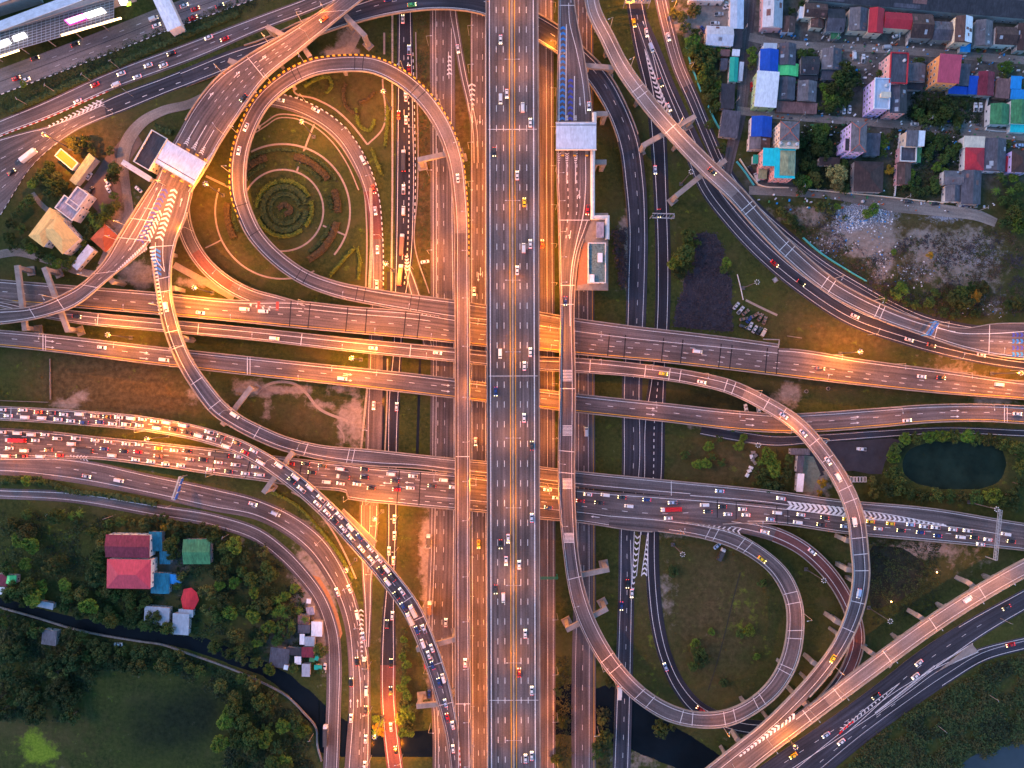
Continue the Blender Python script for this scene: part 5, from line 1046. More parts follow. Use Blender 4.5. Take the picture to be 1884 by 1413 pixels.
M['stone'] = mk('pale_stone_kerb', (.36, .29, .22), .9, .4, 1.2)
wall([(676, 712), (670, 770), (664, 830)], 'pale stone kerb line left of the red brown slip road', 'stone', .5, 1.1, 'stone_kerb', 'kerb'); wall([(682, 346), (684, 420), (680, 535)], 'stone kerb left of the slip road inside the garden', 'stone', .6, 1.6, 'stone_kerb', 'kerb')
wall([(722, 25), (722, 160), (722, 350), (720, 535)], 'stone kerb left of the black sunken road', 'stone', .6, 1.0, 'stone_kerb', 'kerb'); wall([(713, 660), (712, 740), (708, 835)], 'stone kerb of the drain left of the black road', 'stone', .5, .7, 'stone_kerb', 'kerb')
wall([(765, 60), (768, 360), (763, 450), (790, 540)], 'concrete kerb right of the black sunken road', 'concrete', .7, .6, 'concrete_kerb', 'kerb')
M['drainw'] = mk('black_drain_water', (.010, .010, .012), .3, .3, .5)
for q, lb in (([(705, 655), (711, 655), (706, 838), (699, 838)], 'narrow black drain beside the slip road'), ([(771, 655), (775, 655), (770, 838), (765, 838)], 'narrow black drain in the grass strip'), ([(722, 565), (713, 500), (711, 500), (711, 550)][:0] or [(712, 500), (720, 500), (720, 536), (712, 536)], 'short lit drain opening beside the mast')): patch('drain', q, 'drainw', lb, 'drain', .03)
# ================================================================ GARDEN
def footpath(pts, w, label, name='footpath', mat='footpath', z=.04, closed=False):
    sm = spline([tuple(p) for p in pts], 5.0); V = [W(p[0], p[1], 0) for p in sm]; m = MB()
    N = []
    for i in range(len(V)):
        d = V[min(i+1, len(V)-1)]-V[max(0, i-1)]; d.normalize(); N.append(Vector((-d.y, d.x, 0))*w*S0/2)
    for i in range(len(V)-1):
        u = Vector((0, 0, z)); m.q([V[i]-N[i]+u, V[i+1]-N[i+1]+u, V[i+1]+N[i+1]+u, V[i]+N[i]+u]); d = Vector((0, 0, -.2))
    return tag(m.build(name, mat), label, 'footpath', kind='structure')
M['footpath'] = mk('garden_path', (.30, .235, .19), .9, .2, .6)
def arc(cx, cy, r, a0, a1, n=24): return [(cx+r*math.cos(R(a0+(a1-a0)*i/n)), cy+r*math.sin(R(a0+(a1-a0)*i/n))) for i in range(n+1)]
footpath(arc(520, 387, 75, 0, 360, 40), 3.2, 'inner ring path of the round garden')
footpath(arc(520, 389, 124, -118, 40, 40), 3.4, 'outer ring path of the round garden, right half', z=.046)
footpath(arc(520, 389, 124, 62, 200, 40), 3.0, 'outer ring path of the round garden, left half', z=.046)
footpath([(578, 229), (562, 270), (546, 316)], 3.4, 'straight spoke path at the top of the garden', z=.052)
footpath([(594, 415), (615, 424), (636, 433)], 3.0, 'short spoke path at the lower right of the garden', z=.052)
footpath([(408, 441), (393, 449), (378, 456)], 2.4, 'short spoke path left of the loop ramp', z=.052); footpath([(379, 324), (400, 334), (424, 345)], 4, 'golden spoke path beside the toll plaza', z=.052)
footpath([(541, 150), (541, 168), (580, 182), (613, 199), (645, 227), (676, 266)], 3.2, 'path from the loop ramp down to the path corner'); footpath([(676, 266), (702, 240), (704, 145)], 3.0, 'path up along the black road', z=.046)
footpath([(470, 238), (490, 224), (508, 212), (536, 211), (572, 222), (613, 252), (648, 301), (668, 345), (674, 400), (675, 460), (673, 528)], 2.6, 'outer kerb path beside the red slip road'); footpath([(470, 244), (490, 231), (510, 218), (536, 217), (570, 228), (608, 258), (640, 304), (660, 350)], 2.2, 'inner kerb path beside the red slip road', z=.046)
footpath([(320, 487), (380, 520), (430, 548)], 12, 'sandy track below the toll ramps'); footpath([(536, 905), (560, 918), (600, 960), (640, 1030), (655, 1065)], 3, 'thin path below the queueing flyover'); footpath([(707, 60), (707, 100)], 3.5, 'short path left of the black road')
footpath([(478, 716), (500, 705), (545, 708), (562, 722), (585, 750), (640, 775)], 5, 'worn dirt trail in the brown field'); footpath([(620, 783), (632, 800), (633, 815)], 2.5, 'thin worn trail near the flyover')
footpath([(1362, 1053), (1352, 1090), (1335, 1160), (1316, 1230), (1303, 1270)], 2.0, 'faint ditch line across the teardrop meadow', mat=mk('ditch_soil', (.035, .033, .022), .95, .3, 1)); footpath([(1372, 552), (1400, 566), (1430, 580)], 4, 'earth track beside the junk cars')
footpath([(660, 60), (640, 92), (600, 100)], 14, 'grey track under the elevated toll road')
def hedge(pts, w, h, label, mat='hedge', closed=False, lump=.35):
    sm = spline([tuple(p) for p in pts], 3.0); V = [W(p[0], p[1], 0) for p in sm]; m = MB(); rnd = random.Random(len(pts)*7+int(pts[0][0])); rows = []
    for i in range(len(V)):
        d = V[min(i+1, len(V)-1)]-V[max(0, i-1)]; d.normalize(); n = Vector((-d.y, d.x, 0))*w*S0/2; j = lambda: Vector((rnd.uniform(-lump, lump), rnd.uniform(-lump, lump), rnd.uniform(-lump, lump)))
        rows.append([V[i]-n*1.1+j()*.4, V[i]-n+Vector((0, 0, h*.8))+j(), V[i]+Vector((0, 0, h))+j(), V[i]+n+Vector((0, 0, h*.8))+j(), V[i]+n*1.1+j()*.4])
    for a, b in zip(rows, rows[1:]):
        for k in range(4): m.q([a[k], b[k], b[k+1], a[k+1]][::-1])
    # loose leaves over the hedge so that it does not look like a smooth ridge
    for a in rows:
        for k in range(3):
            p = a[1+k]+Vector((rnd.uniform(-.5, .5), rnd.uniform(-.5, .5), rnd.uniform(0, .3))); s = rnd.uniform(.15, .35); u = Vector((rnd.uniform(-1, 1), rnd.uniform(-1, 1), rnd.uniform(-.6, .6))).normalized()*s; v = u.cross(Vector((rnd.uniform(-1, 1), rnd.uniform(-1, 1), 1))).normalized()*s
            m.q([p-u-v, p+u-v, p+u+v, p-u+v])
    return tag(m.build('hedge', mat), label, 'hedge')
hedge(arc(523, 384, 51, 50, 158), 6, 1.0, 'bright green hedge arc below the garden centre', 'hedgey'); hedge(arc(523, 384, 51, 182, 255), 6, 1.0, 'bright green hedge arc left of the garden centre', 'hedgey'); hedge(arc(523, 384, 51, 262, 335), 6, 1.0, 'bright green hedge arc above the garden centre', 'hedgey'); hedge(arc(523, 384, 51, 345, 400), 6, 1.0, 'bright green hedge arc right of the garden centre', 'hedgey')
hedge(arc(524, 384, 40, 5, 350), 9, .9, 'dark ring hedge around the garden centre', 'hedge')
hedge(arc(524, 384, 27, 10, 350), 7, .8, 'small inner ring hedge at the garden centre', 'hedge'); hedge(arc(520, 389, 114, 205, 330), 5, .8, 'thin outer hedge arc in the upper half of the garden', 'hedge'); hedge([(512, 384), (524, 376), (536, 388), (524, 394)], 8, 1.0, 'brown shrub knot in the middle of the garden', 'brownhedge')
for i, (a0, a1, wd) in enumerate(((150, 188, 'left'), (212, 254, 'upper left'), (282, 326, 'upper right'), (338, 362, 'right'), (12, 62, 'lower right'))):
    hedge(arc(520, 388, 102, a0, a1), 11, 1.1, 'brown flower hedge in the %s of the garden' % wd, 'brownhedge')
    hedge(arc(520, 388, 90, a0+4, a1-4), 6, .8, 'thin dark hedge inside the brown one, %s of the garden' % wd, 'hedge')
for i, (pts, lb) in enumerate((([(607, 508), (640, 470), (653, 456)], 'left arm of the bright hedge triangle near the red slip road'), ([(657, 456), (661, 470), (660, 514)], 'right arm of the bright hedge triangle near the red slip road'), ([(684, 276), (694, 300), (702, 322)], 'bright hedge line above the black road bend'), ([(713, 195), (712, 240), (708, 270)], 'bright hedge strip beside the black road'),
        ([(560, 160), (575, 150), (606, 144), (610, 160), (600, 172)], 'bright clipped hedge hook under the loop top'), ([(636, 155), (632, 175), (640, 200), (660, 212)], 'brown hedge curve inside the loop top'), ([(660, 190), (680, 180), (690, 168)], 'brown hedge branch inside the loop top'), ([(655, 200), (665, 235), (680, 240), (690, 220)], 'small green hedge wedge above the path corner'),
        ([(500, 905), (540, 925), (590, 975), (625, 1020), (650, 1065)], 'olive hedge line below the queueing flyover'), ([(318, 245), (300, 240), (286, 232)], 'green hedge beside the toll office'), ([(0, 886), (40, 880), (90, 888), (130, 902), (200, 910), (290, 926)], 'rough hedge between the two roads at left'), ([(20, 205), (120, 162), (220, 118), (300, 84), (380, 50), (440, 26)], 'long clipped hedge on the verge below the concrete road'))):
    hedge(pts, 5 if i < 9 else 9, 1.1 if i < 10 else 1.6, lb, 'brownhedge' if 'brown' in lb else ('hedge' if i > 8 else 'hedgey'), lump=.35 if i < 10 else .6)

# ================================================================ TREES
def leafmat(name, col, var=.55): return mk(name, col, .8, var, .55, rand=.42, spec=.2)
M['leaf_dark'] = leafmat('leaves_dark', (.026, .046, .013)); M['leaf_mid'] = leafmat('leaves_mid', (.040, .070, .015)); M['leaf_olive'] = leafmat('leaves_olive', (.060, .074, .019)); M['leaf_bright'] = leafmat('leaves_bright', (.070, .125, .015)); M['leaf_gold'] = leafmat('leaves_gold', (.24, .15, .014)); M['leaf_pale'] = leafmat('leaves_pale', (.19, .20, .07))
def crown_mesh(rnd, mat, R0=4.0, H0=3.2, nclump=26, nleaf=62, ls=.36, z0=3.4):
    m = MB(); cl = []
    for i in range(nclump):
        a = rnd.uniform(0, 6.283); rr = R0*math.sqrt(rnd.uniform(0, 1))*.86; lim = math.sqrt(max(.05, 1-(rr/R0)**2))
        cl.append((rr*math.cos(a), rr*math.sin(a), z0+H0*(lim*rnd.uniform(.25, 1.0)), R0*rnd.uniform(.20, .36)))
    for cx, cy, cz, cr in cl:
        for k in range(nleaf):
            d = Vector((rnd.gauss(0, 1), rnd.gauss(0, 1), rnd.gauss(.25, .8))).normalized(); p = Vector((cx, cy, cz))+d*cr*rnd.uniform(.55, 1.06); p.z -= cr*.15
            s = ls*rnd.uniform(.6, 1.35); n = (d+Vector((rnd.uniform(-.8, .8), rnd.uniform(-.8, .8), rnd.uniform(-.3, .9)))).normalized(); u = n.orthogonal().normalized(); v = n.cross(u); t = rnd.uniform(0, 6.28); u, v = u*math.cos(t)+v*math.sin(t), v*math.cos(t)-u*math.sin(t)
            m.q([p-u*s, p-v*s*.55, p+u*s, p+v*s*.55])
    o = m.build('crown', mat); return o, cl
def make_tree(seed, mat, cat, name, R0=4.0, H0=3.2, palm=False, **k):
    rnd = random.Random(seed); root = thing(name, 'tree', cat, (0, 0, -80), local=True)
    if palm:
        m = MB(); b = thing
        for i in range(15):
            a = i*2.4+rnd.uniform(-.2, .2); L = R0*rnd.uniform(.75, 1.05); up = rnd.uniform(.15, .75); P0 = Vector((0, 0, 5.5)); prev = P0; d = Vector((math.cos(a), math.sin(a), 0)); n = Vector((-d.y, d.x, 0))
            for j in range(6):
                t = (j+1)/6; P1 = P0+d*L*t+Vector((0, 0, L*(up*t-.75*t*t))); w0 = .30*(1-.12*j); w1 = .30*(1-.12*(j+1))
                for sg in (-1, 1):
                    for q in range(2):
                        A = prev.lerp(P1, q*.5); m.q([A, A.lerp(P1, .8), A.lerp(P1, .9)+n*sg*w0*2.4+Vector((0, 0, -.2))+d*.25])
                prev = P1
        c = m.build('crown', mat, root); m = MB(); m.tube((0, 0, 0), (.2, .1, 5.5), .22, .14, 7); m.build('trunk', 'trunk', root); return root
    c, cl = crown_mesh(rnd, mat, R0, H0, **k); c.parent = root
    m = MB(); m.tube((0, 0, 0), (.15, .1, 3.4), .32, .22, 8)
    for cx, cy, cz, cr in cl[:9]: m.tube((.15, .1, 3.2), (cx*.8, cy*.8, cz-.3), .14, .04, 5)
    m.build('trunk', 'trunk', root); return root
KINDS = {'d': ('leaf_dark', 'dark green'), 'm': ('leaf_mid', 'mid green'), 'o': ('leaf_olive', 'olive'), 'b': ('leaf_bright', 'bright green'), 'y': ('leaf_gold', 'golden'), 'w': ('leaf_pale', 'pale flowering')}
PROTO = {}
for k, (mt, _) in KINDS.items():
    for v in range(3 if k in 'dmo' else 1):
        PROTO[k, v] = make_tree(hash(k) % 50 if False else ord(k)*3+v, mt, 'tree', 'broadleaf_tree', H0=(3.0, 3.8, 2.6)[v], nclump=(26, 34, 20)[v])
PROTO['p', 0] = make_tree(5, 'leaf_bright', 'palm', 'palm_tree', 3.2, palm=True); PROTO['p', 1] = make_tree(8, 'leaf_mid', 'palm', 'palm_tree', 3.4, palm=True)
for r in PROTO.values():
    for c in r.children: KIDS.setdefault(r.name, list(r.children))
TREES = []   # (px, py, r px, kind, cluster)
def grove(phrase, txt):
    for a in txt.split():
        q = a.split(','); TREES.append((float(q[0]), float(q[1]), float(q[2]), q[3] if len(q) > 3 else 'm', phrase))
grove('around the dark pond', '1668,808,12,b 1690,806,12,m 1712,803,13,b 1735,801,13,b 1757,803,12,m 1780,803,13,b 1800,808,13,m 1822,810,13,o 1845,815,13,m 1868,822,14,m 1652,826,13,m 1646,842,13,b 1640,868,14,m 1655,880,13,m 1632,900,15,d 1650,902,14,m 1674,910,12,m 1697,914,14,m 1722,912,14,m 1748,915,13,m 1772,914,12,o 1800,916,13,m 1826,910,15,b 1842,922,14,m 1862,912,14,d 1876,890,14,d 1878,860,14,m 1880,838,13,m 1866,930,13,d 1610,908,10,o 1608,886,9,o')
grove('beside the long shed yard', '1412,838,15,b 1424,862,16,b 1402,870,15,m 1440,880,13,o 1452,846,10,m 1438,900,12,d 1418,896,14,d 1398,888,11,m 1515,890,9,y 1512,908,6,y 1450,868,10,d')
grove('in the small meadow left of the shed', '1284,855,10,b 1302,854,10,b 1312,842,8,m 1305,822,10,b 1326,808,7,m 1362,820,10,b 1370,806,8,b 1262,838,9,m 1330,852,8,m 1352,790,5,b')
grove('around the mud bed', '1268,434,14,m 1256,470,18,m 1262,490,16,m 1243,484,14,b 1250,500,13,d 1338,482,10,b 1334,494,8,m 1268,452,12,b 1285,446,8,m')
grove('in the teardrop meadow', '1286,1196,14,m 1290,1216,15,d 1276,1228,10,m 1280,1186,9,b 1379,1160,11,b 1365,1168,9,m 1312,1166,7,b 1240,1056,9,d 1404,1074,9,m 1334,1260,8,d 1240,1048,8,d 1395,1212,7,b')
grove('beside the bottom canal', '1218,1336,18,m 1104,1368,16,d 1116,1354,12,d 1036,1330,12,d 1126,1254,12,d 1028,1276,9,d 1100,1390,12,m 1024,1400,10,d 1108,1330,8,o')
grove('in the strip between black road and highway', '742,1180,7,b 745,1196,8,o 740,1212,8,b 747,1226,9,b 739,1240,9,o 745,1254,9,b 738,1268,10,b 748,1282,10,b 741,1298,10,o 747,1312,12,b 738,1326,12,b 750,1336,11,o 742,1350,11,b 752,1352,9,b 742,1164,6,o 694,1340,10,y 700,1352,8,y 690,1326,7,b 757,1306,9,o 756,1322,9,b')
grove('behind the workshops', '1262,48,10,o 1278,18,12,o 1256,28,10,o 1240,20,9,o 1282,62,12,m 1276,74,13,b 1270,92,13,m 1290,88,13,b 1302,94,14,m 1286,106,13,d 1304,112,13,m 1316,102,11,d 1296,124,12,m 1278,118,10,o 1310,128,12,m 1320,136,10,o 1292,140,11,b 1306,150,12,m 1324,152,8,b 1316,168,11,m 1304,176,9,o 1322,190,9,m 1312,200,9,d 1300,160,9,m 1328,84,8,b 1345,88,6,b 1386,90,9,b 1388,104,9,b 1387,118,8,o 1440,90,8,m 1330,270,10,d 1306,226,9,m')
grove('between the houses', '1478,98,10,m 1492,92,9,m 1500,102,8,m 1510,118,8,o 1558,126,15,m 1546,140,13,m 1564,146,15,d 1542,156,14,m 1558,166,14,d 1530,164,12,m 1518,158,9,b 1524,178,13,b 1540,184,13,m 1554,186,11,m 1512,192,8,o 1530,196,11,m 1562,178,10,d 1580,136,8,d 1586,150,8,d 1625,132,9,m 1497,12,8,m 1460,16,8,d 1694,110,10,m 1720,196,14,d 1735,208,14,m 1716,214,13,m 1702,190,11,d 1754,200,13,d 1744,184,10,d 1690,206,12,m 1700,222,11,m 1732,226,11,d 1768,216,12,m 1764,228,10,m 1780,190,8,d 1852,122,13,b 1850,138,9,o 1774,112,6,m 1810,104,5,m 1808,86,5,m 1480,5,8,d')
grove('below the lilac block', '1500,238,12,m 1516,240,13,b 1508,254,14,m 1522,262,13,m 1494,258,12,d 1506,274,13,m 1490,282,12,d 1520,282,12,d 1478,262,9,d 1482,302,12,m 1496,306,12,m 1470,330,12,m 1484,334,12,b 1476,346,12,m 1500,324,11,o 1510,334,9,o 1538,322,17,w 1540,338,14,w 1556,300,9,m 1548,312,7,m 1556,346,10,d 1630,262,9,b 1624,250,9,m 1628,280,9,m 1640,250,7,o 1639,310,9,y 1712,250,11,m 1726,252,10,m 1740,254,10,d 1732,266,9,m 1708,284,12,m 1716,270,9,m 1748,276,10,m 1740,290,10,m 1756,282,10,m 1764,268,9,m 1728,304,9,b 1744,312,7,b 1680,318,9,b 1676,338,11,m 1692,330,8,m 1722,345,10,m 1724,330,9,m 1706,350,10,d 1690,350,9,d 1860,262,8,m 1870,326,9,b 1850,330,9,m 1866,354,10,d 1850,368,10,m 1880,344,10,m')
grove('at the edge of the rubble field', '1520,368,11,o 1510,380,10,o 1532,384,9,o 1545,378,7,b 1608,384,12,b 1600,392,10,b 1866,392,16,m 1874,412,17,b 1852,408,14,d 1872,374,12,m 1808,528,14,o 1792,545,14,y 1778,556,13,o 1770,536,12,m 1756,548,12,d 1790,528,11,m 1724,540,10,m 1712,556,10,m 1660,528,11,b 1648,540,10,m 1690,560,9,m 1672,556,9,d 1876,556,12,o 1462,404,10,d 1470,420,12,d 1452,400,10,o 1440,388,9,o 1560,398,6,o 1740,574,10,d 1762,578,10,d 1650,462,6,b 1716,468,7,y 1860,560,9,d 1630,550,8,m 1800,576,9,d')
grove('around the yellow roofed house', '140,270,13,o 155,262,13,m 128,258,10,o 165,278,9,o 90,305,11,m 80,318,12,m 68,328,12,m 56,336,10,b 100,324,10,o 94,340,13,m 106,352,13,m 86,356,11,d 112,338,9,d 210,310,14,m 205,326,11,d 206,360,9,m 198,388,12,m 190,396,12,b 208,376,9,o 168,400,10,d 180,410,10,m 160,420,10,d 52,366,10,m 38,378,10,m 26,392,10,d 18,410,11,d 34,420,10,m 14,436,12,m 44,448,12,m 58,458,12,b 72,470,12,m 88,478,12,m 102,484,11,b 118,488,10,m 130,478,9,m 148,462,9,m 152,446,10,m 158,434,9,d 20,452,10,d 198,275,8,o 176,420,8,m')
grove('along the left road median', '45,886,10,b 58,884,9,o 72,886,9,m 20,884,8,o 8,884,7,m 100,900,6,m 36,150,7,b')
def scatter(phrase, poly, n, r0, r1, kinds, seed, avoid=()):
    rnd = random.Random(seed); xs = [p[0] for p in poly]; ys = [p[1] for p in poly]; got = []
    for _ in range(n*60):
        if len(got) >= n: break
        x = rnd.uniform(min(xs), max(xs)); y = rnd.uniform(min(ys), max(ys)); r = rnd.uniform(r0, r1)
        if not inpoly(x, y, poly) or any(math.hypot(x-a, y-b) < (r+c)*.62 for a, b, c in got): continue
        if any(ax-bw-r*.35 < x < ax+bw+r*.35 and ay-bh-r*.35 < y < ay+bh+r*.35 for ax, ay, bw, bh in avoid): continue
        if inp('canal', x, y): continue
        got.append((x, y, r)); TREES.append((x, y, r, rnd.choice(kinds), phrase))
RO = [(236, 1030, 42, 52), (296, 1035, 26, 60), (362, 1015, 26, 24), (348, 1104, 17, 23), (289, 1133, 22, 16), (336, 1142, 18, 24), (90, 1173, 12, 13), (20, 1066, 14, 10), (570, 1160, 24, 66), (528, 1212, 30, 22), (83, 1113, 14, 6), (350, 1050, 14, 36)]
scatter('in the orchard left of the homestead', [(0, 945), (60, 940), (130, 950), (190, 965), (192, 1085), (160, 1120), (60, 1108), (0, 1090)], 22, 10, 17, 'mmdob', 3, RO+[(120, 985, 55, 26)])
scatter('in the orchard right of the homestead', [(395, 985), (450, 990), (500, 1020), (548, 1090), (556, 1130), (540, 1190), (500, 1200), (470, 1212), (420, 1190), (370, 1175), (365, 1110), (385, 1060), (390, 1010)], 38, 9, 15, 'mmbdob', 4, RO)
scatter('around the homestead roofs', [(160, 965), (290, 950), (400, 975), (395, 1000), (320, 990), (320, 1050), (300, 1100), (320, 1165), (260, 1160), (180, 1140), (160, 1110), (185, 1080)], 34, 8, 13, 'mmdo', 5, RO)
scatter('in the thicket below the canal', [(0, 1120), (60, 1145), (140, 1170), (200, 1185), (180, 1230), (150, 1290), (140, 1322), (60, 1322), (0, 1322)], 30, 12, 19, 'dmod', 6, RO)
scatter('on the lower canal bank', [(180, 1185), (330, 1205), (430, 1240), (480, 1262), (440, 1290), (330, 1240), (200, 1230)], 16, 10, 15, 'dmo', 7)
scatter('in the wood beside the frontage road', [(430, 1290), (480, 1262), (530, 1290), (560, 1325), (570, 1420), (420, 1420), (400, 1350)], 24, 11, 17, 'dmbm', 8)
for a in '313,1003,13,m 318,1022,13,m 322,990,10,m 281,1136,14,d 308,1158,13,m 590,1198,13,m 540,1232,9,m 588,1240,7,m 392,975,9,o 330,1062,9,o 322,1080,8,m 297,972,7,y'.split():
    q = a.split(','); TREES.append((float(q[0]), float(q[1]), float(q[2]), q[3], 'standing against the homestead roofs and shacks'))
for a in '484,985,1,p'.split(): pass
for a in '395,1192,13,m 420,1202,13,m 445,1212,13,d 470,1222,12,m 495,1234,12,b 118,1118,12,m 145,1128,13,d 175,1136,13,m 205,1142,14,m 235,1148,12,d 262,1152,11,m 40,1106,13,m 15,1098,12,d 68,1100,10,m'.split():
    q = a.split(','); TREES.append((float(q[0]), float(q[1]), float(q[2]), q[3], 'along the upper bank of the canal'))
PALMS = [(1732, 192), (1840, 325), (1835, 350), (1862, 350), (1520, 1000-480), (1668, 536), (1655, 545), (110, 945), (128, 950), (145, 945), (560, 1140), (535, 1150), (520, 1120), (512, 1105), (525, 1132), (505, 1130), (548, 1125), (188, 380), (170, 408), (165, 398), (180, 415), (1400, 850), (690, 1348), (700, 1332)]
for x, y in PALMS: TREES.append((x, y, 11, 'p', 'palm'))
TREES[:] = [t for t in TREES if not (t[4] == 'palm' and t[1] == 520)]
grp = {}
for t in TREES:
    sz = 'small' if t[2] < 9.5 else ('large' if t[2] > 13.5 else 'midsize')
    grp.setdefault((t[4], t[3], sz if t[3] != 'p' else ''), []).append(t)
LAND = [((1732, 192), 'in the dark garden below the rose roof'), ((1840, 325), 'right of the long slate houses'), ((1835, 350), 'below the long slate houses'), ((1862, 350), 'at the far right beside the concrete lane'), ((1668, 536), 'at the foot of the rubble field, right one'), ((1655, 545), 'at the foot of the rubble field, left one'), ((110, 945), 'beside the left frontage road, left one'), ((128, 950), 'beside the left frontage road, middle one'), ((145, 945), 'beside the left frontage road, right one'),
        ((560, 1140), 'touching the rusty shack roof'), ((535, 1150), 'left of the blue grey shack'), ((520, 1120), 'in the middle of the orchard palms'), ((512, 1105), 'topmost of the orchard palms'), ((525, 1132), 'just below the middle orchard palm'), ((505, 1130), 'leftmost of the orchard palms'), ((548, 1125), 'left of the lilac grey shack'), ((188, 380), 'topmost beside the parking lot'), ((170, 408), 'right of the flat white annexe'), ((165, 398), 'nearest the flat white annexe'), ((180, 415), 'above the orange pavilion'), ((1400, 850), 'left of the long shed'), ((690, 1348), 'beside the bottom slip road, lower one'), ((700, 1332), 'beside the bottom slip road, upper one')]
TREES.sort(key=lambda t: -t[2]); REST = TREES[292:]; TREES = TREES[:292]
grp = {}
for t in TREES:
    sz = 'small' if t[2] < 9.5 else ('large' if t[2] > 13.5 else 'midsize')
    grp.setdefault((t[4], t[3], sz if t[3] != 'p' else ''), []).append(t)
rnd = random.Random(11)
m = MB(); MTS = ['leaf_dark', 'leaf_mid', 'leaf_olive', 'leaf_bright', 'leaf_gold', 'leaf_pale', 'trunk']; KI = {'d': 0, 'm': 1, 'o': 2, 'b': 3, 'y': 4, 'w': 5, 'p': 3}
for (x, y, rr, k, _) in REST:
    p = PROTO[k, rnd.randrange(3) if k in 'dmo' else 0]; P = W(x, y, 5.0); sc = rr*S0/3.9; a = rnd.uniform(0, 6.28); ca, sa = math.cos(a)*sc, math.sin(a)*sc
    for ch in KIDS[p.name]:
        b = len(m.v); mi = 6 if ch.name.startswith('trunk') else KI[k]
        m.v += [(P.x+ca*v.co.x-sa*v.co.y, P.y+sa*v.co.x+ca*v.co.y, v.co.z*sc-.1) for v in ch.data.vertices]
        for f in ch.data.polygons: m.f.append(tuple(b+i for i in f.vertices)); m.m.append(mi)
if REST: tag(m.build('small_trees', MTS), 'the many smaller trees and bushes filling gaps among the others', 'trees', kind='stuff')
for (ph, kd, sz), L in grp.items():
    L.sort()
    for i, (x, y, rr, k, _) in enumerate(L):
        if k == 'p': lb = 'feathery palm '+min(LAND, key=lambda q: (q[0][0]-x)**2+(q[0][1]-y)**2)[1]; p = PROTO['p', i % 2]; sc = rr*S0/3.3
        else:
            col = KINDS[k][1]; nm = '%s %s tree' % (sz, col)
            lb = ('%s %s from the left %s' % (ordn(i), nm, ph)) if len(L) > 1 else ('only %s %s' % (nm, ph)); p = PROTO[k, rnd.randrange(3) if k in 'dmo' else 0]; sc = rr*S0/3.9
        P = W(x, y, 5.0)*1.0; o = copy_thing(p, (P.x, P.y, -.1), rnd.uniform(0, 6.28), lb, (sc*rnd.uniform(.9, 1.1), sc*rnd.uniform(.9, 1.1), sc*rnd.uniform(.85, 1.2))); o['group'] = 'palms' if k == 'p' else 'trees '+ph
for r in PROTO.values():
    for c in list(r.children): bpy.data.objects.remove(c)
    bpy.data.objects.remove(r)
# low scrub that reads as one mass: one object each, kind stuff
def scrub(name, label, poly, n, mats, seed, h0=.5, h1=1.8, sz=.55):
    rnd = random.Random(seed); m = MB(); xs = [p[0] for p in poly]; ys = [p[1] for p in poly]; c = 0
    ph = rnd.uniform(0, 9)
    while c < n:
        x = rnd.uniform(min(xs), max(xs)); y = rnd.uniform(min(ys), max(ys))
        if not inpoly(x, y, poly) or (n > 1000 and math.sin(x*.09+ph)+math.sin(y*.11+x*.05)+math.sin(x*.021-y*.037)+rnd.uniform(-1.3, 1.3) < -.5): continue
        c += 1; b = W(x, y, 0); hh = rnd.uniform(h0, h1); mi = rnd.randrange(len(mats)) if rnd.random() < .3 else int((math.sin(x*.05+ph)+math.sin(y*.06)+2)/4.01*len(mats)); w = rnd.uniform(.6, 2.4)
        for k in range(11):
            p = b+Vector((rnd.gauss(0, w*.5), rnd.gauss(0, w*.5), hh*rnd.uniform(.2, 1))); s = sz*rnd.uniform(.5, 1.2); n_ = Vector((rnd.uniform(-.8, .8), rnd.uniform(-.8, .8), 1)).normalized(); u = n_.orthogonal().normalized(); v = n_.cross(u); t = rnd.uniform(0, 6.28); u, v = u*math.cos(t)+v*math.sin(t), v*math.cos(t)-u*math.sin(t)
            m.q([p-u*s, p-v*s*.6, p+u*s, p+v*s*.6], mi)
    return tag(m.build(name, mats), label, 'scrub', kind='stuff')
M['sc1'] = mk('scrub_green', (.036, .062, .018), .85, .5, .4); M['sc2'] = mk('scrub_olive', (.052, .056, .018), .85, .5, .4); M['sc3'] = mk('scrub_dark', (.017, .030, .012), .85, .5, .4); M['sc4'] = mk('scrub_brown', (.075, .052, .030), .85, .5, .4); M['sc5'] = mk('scrub_purple', (.05, .042, .05), .9, .5, .4)
scrub('scrub', 'dense dark green scrub covering the bottom right corner', [(1884, 1204), (1812, 1222), (1765, 1255), (1640, 1330), (1545, 1415), (1770, 1415), (1840, 1375), (1900, 1362), (1950, 1200)], 5200, ['sc3', 'sc1', 'sc2', 'sc1'], 1, .4, 2.6, .6)
scrub('scrub', 'undergrowth of the thicket at bottom left', [(0, 1120), (140, 1170), (330, 1200), (480, 1260), (570, 1330), (580, 1415), (410, 1415), (430, 1300), (330, 1240), (190, 1230), (150, 1300), (140, 1325), (0, 1325)], 2600, ['sc1', 'sc3', 'sc2'], 2)
scrub('scrub', 'undergrowth of the orchard around the homestead', [(0, 940), (130, 945), (400, 968), (500, 1010), (560, 1090), (560, 1210), (470, 1210), (370, 1175), (0, 1100)], 1900, ['sc1', 'sc3', 'sc1'], 3, .3, 1.2)
scrub('scrub', 'weeds in the rubble field', [(1430, 385), (1530, 380), (1560, 430), (1600, 470), (1640, 440), (1850, 420), (1884, 450), (1884, 575), (1740, 590), (1640, 560), (1540, 490)], 1500, ['sc4', 'sc2', 'sc5', 'sc4'], 4, .2, .9, .4)
scrub('scrub', 'dark weeds in the gardens between the houses', [(1680, 170), (1800, 180), (1800, 225), (1700, 230), (1670, 215)], 420, ['sc1', 'sc3'], 5, .3, 1.2)
scrub('scrub', 'weeds in the gardens below the lilac block', [(1470, 235), (1560, 230), (1560, 350), (1470, 350)], 420, ['sc1', 'sc3'], 6, .3, 1.2)
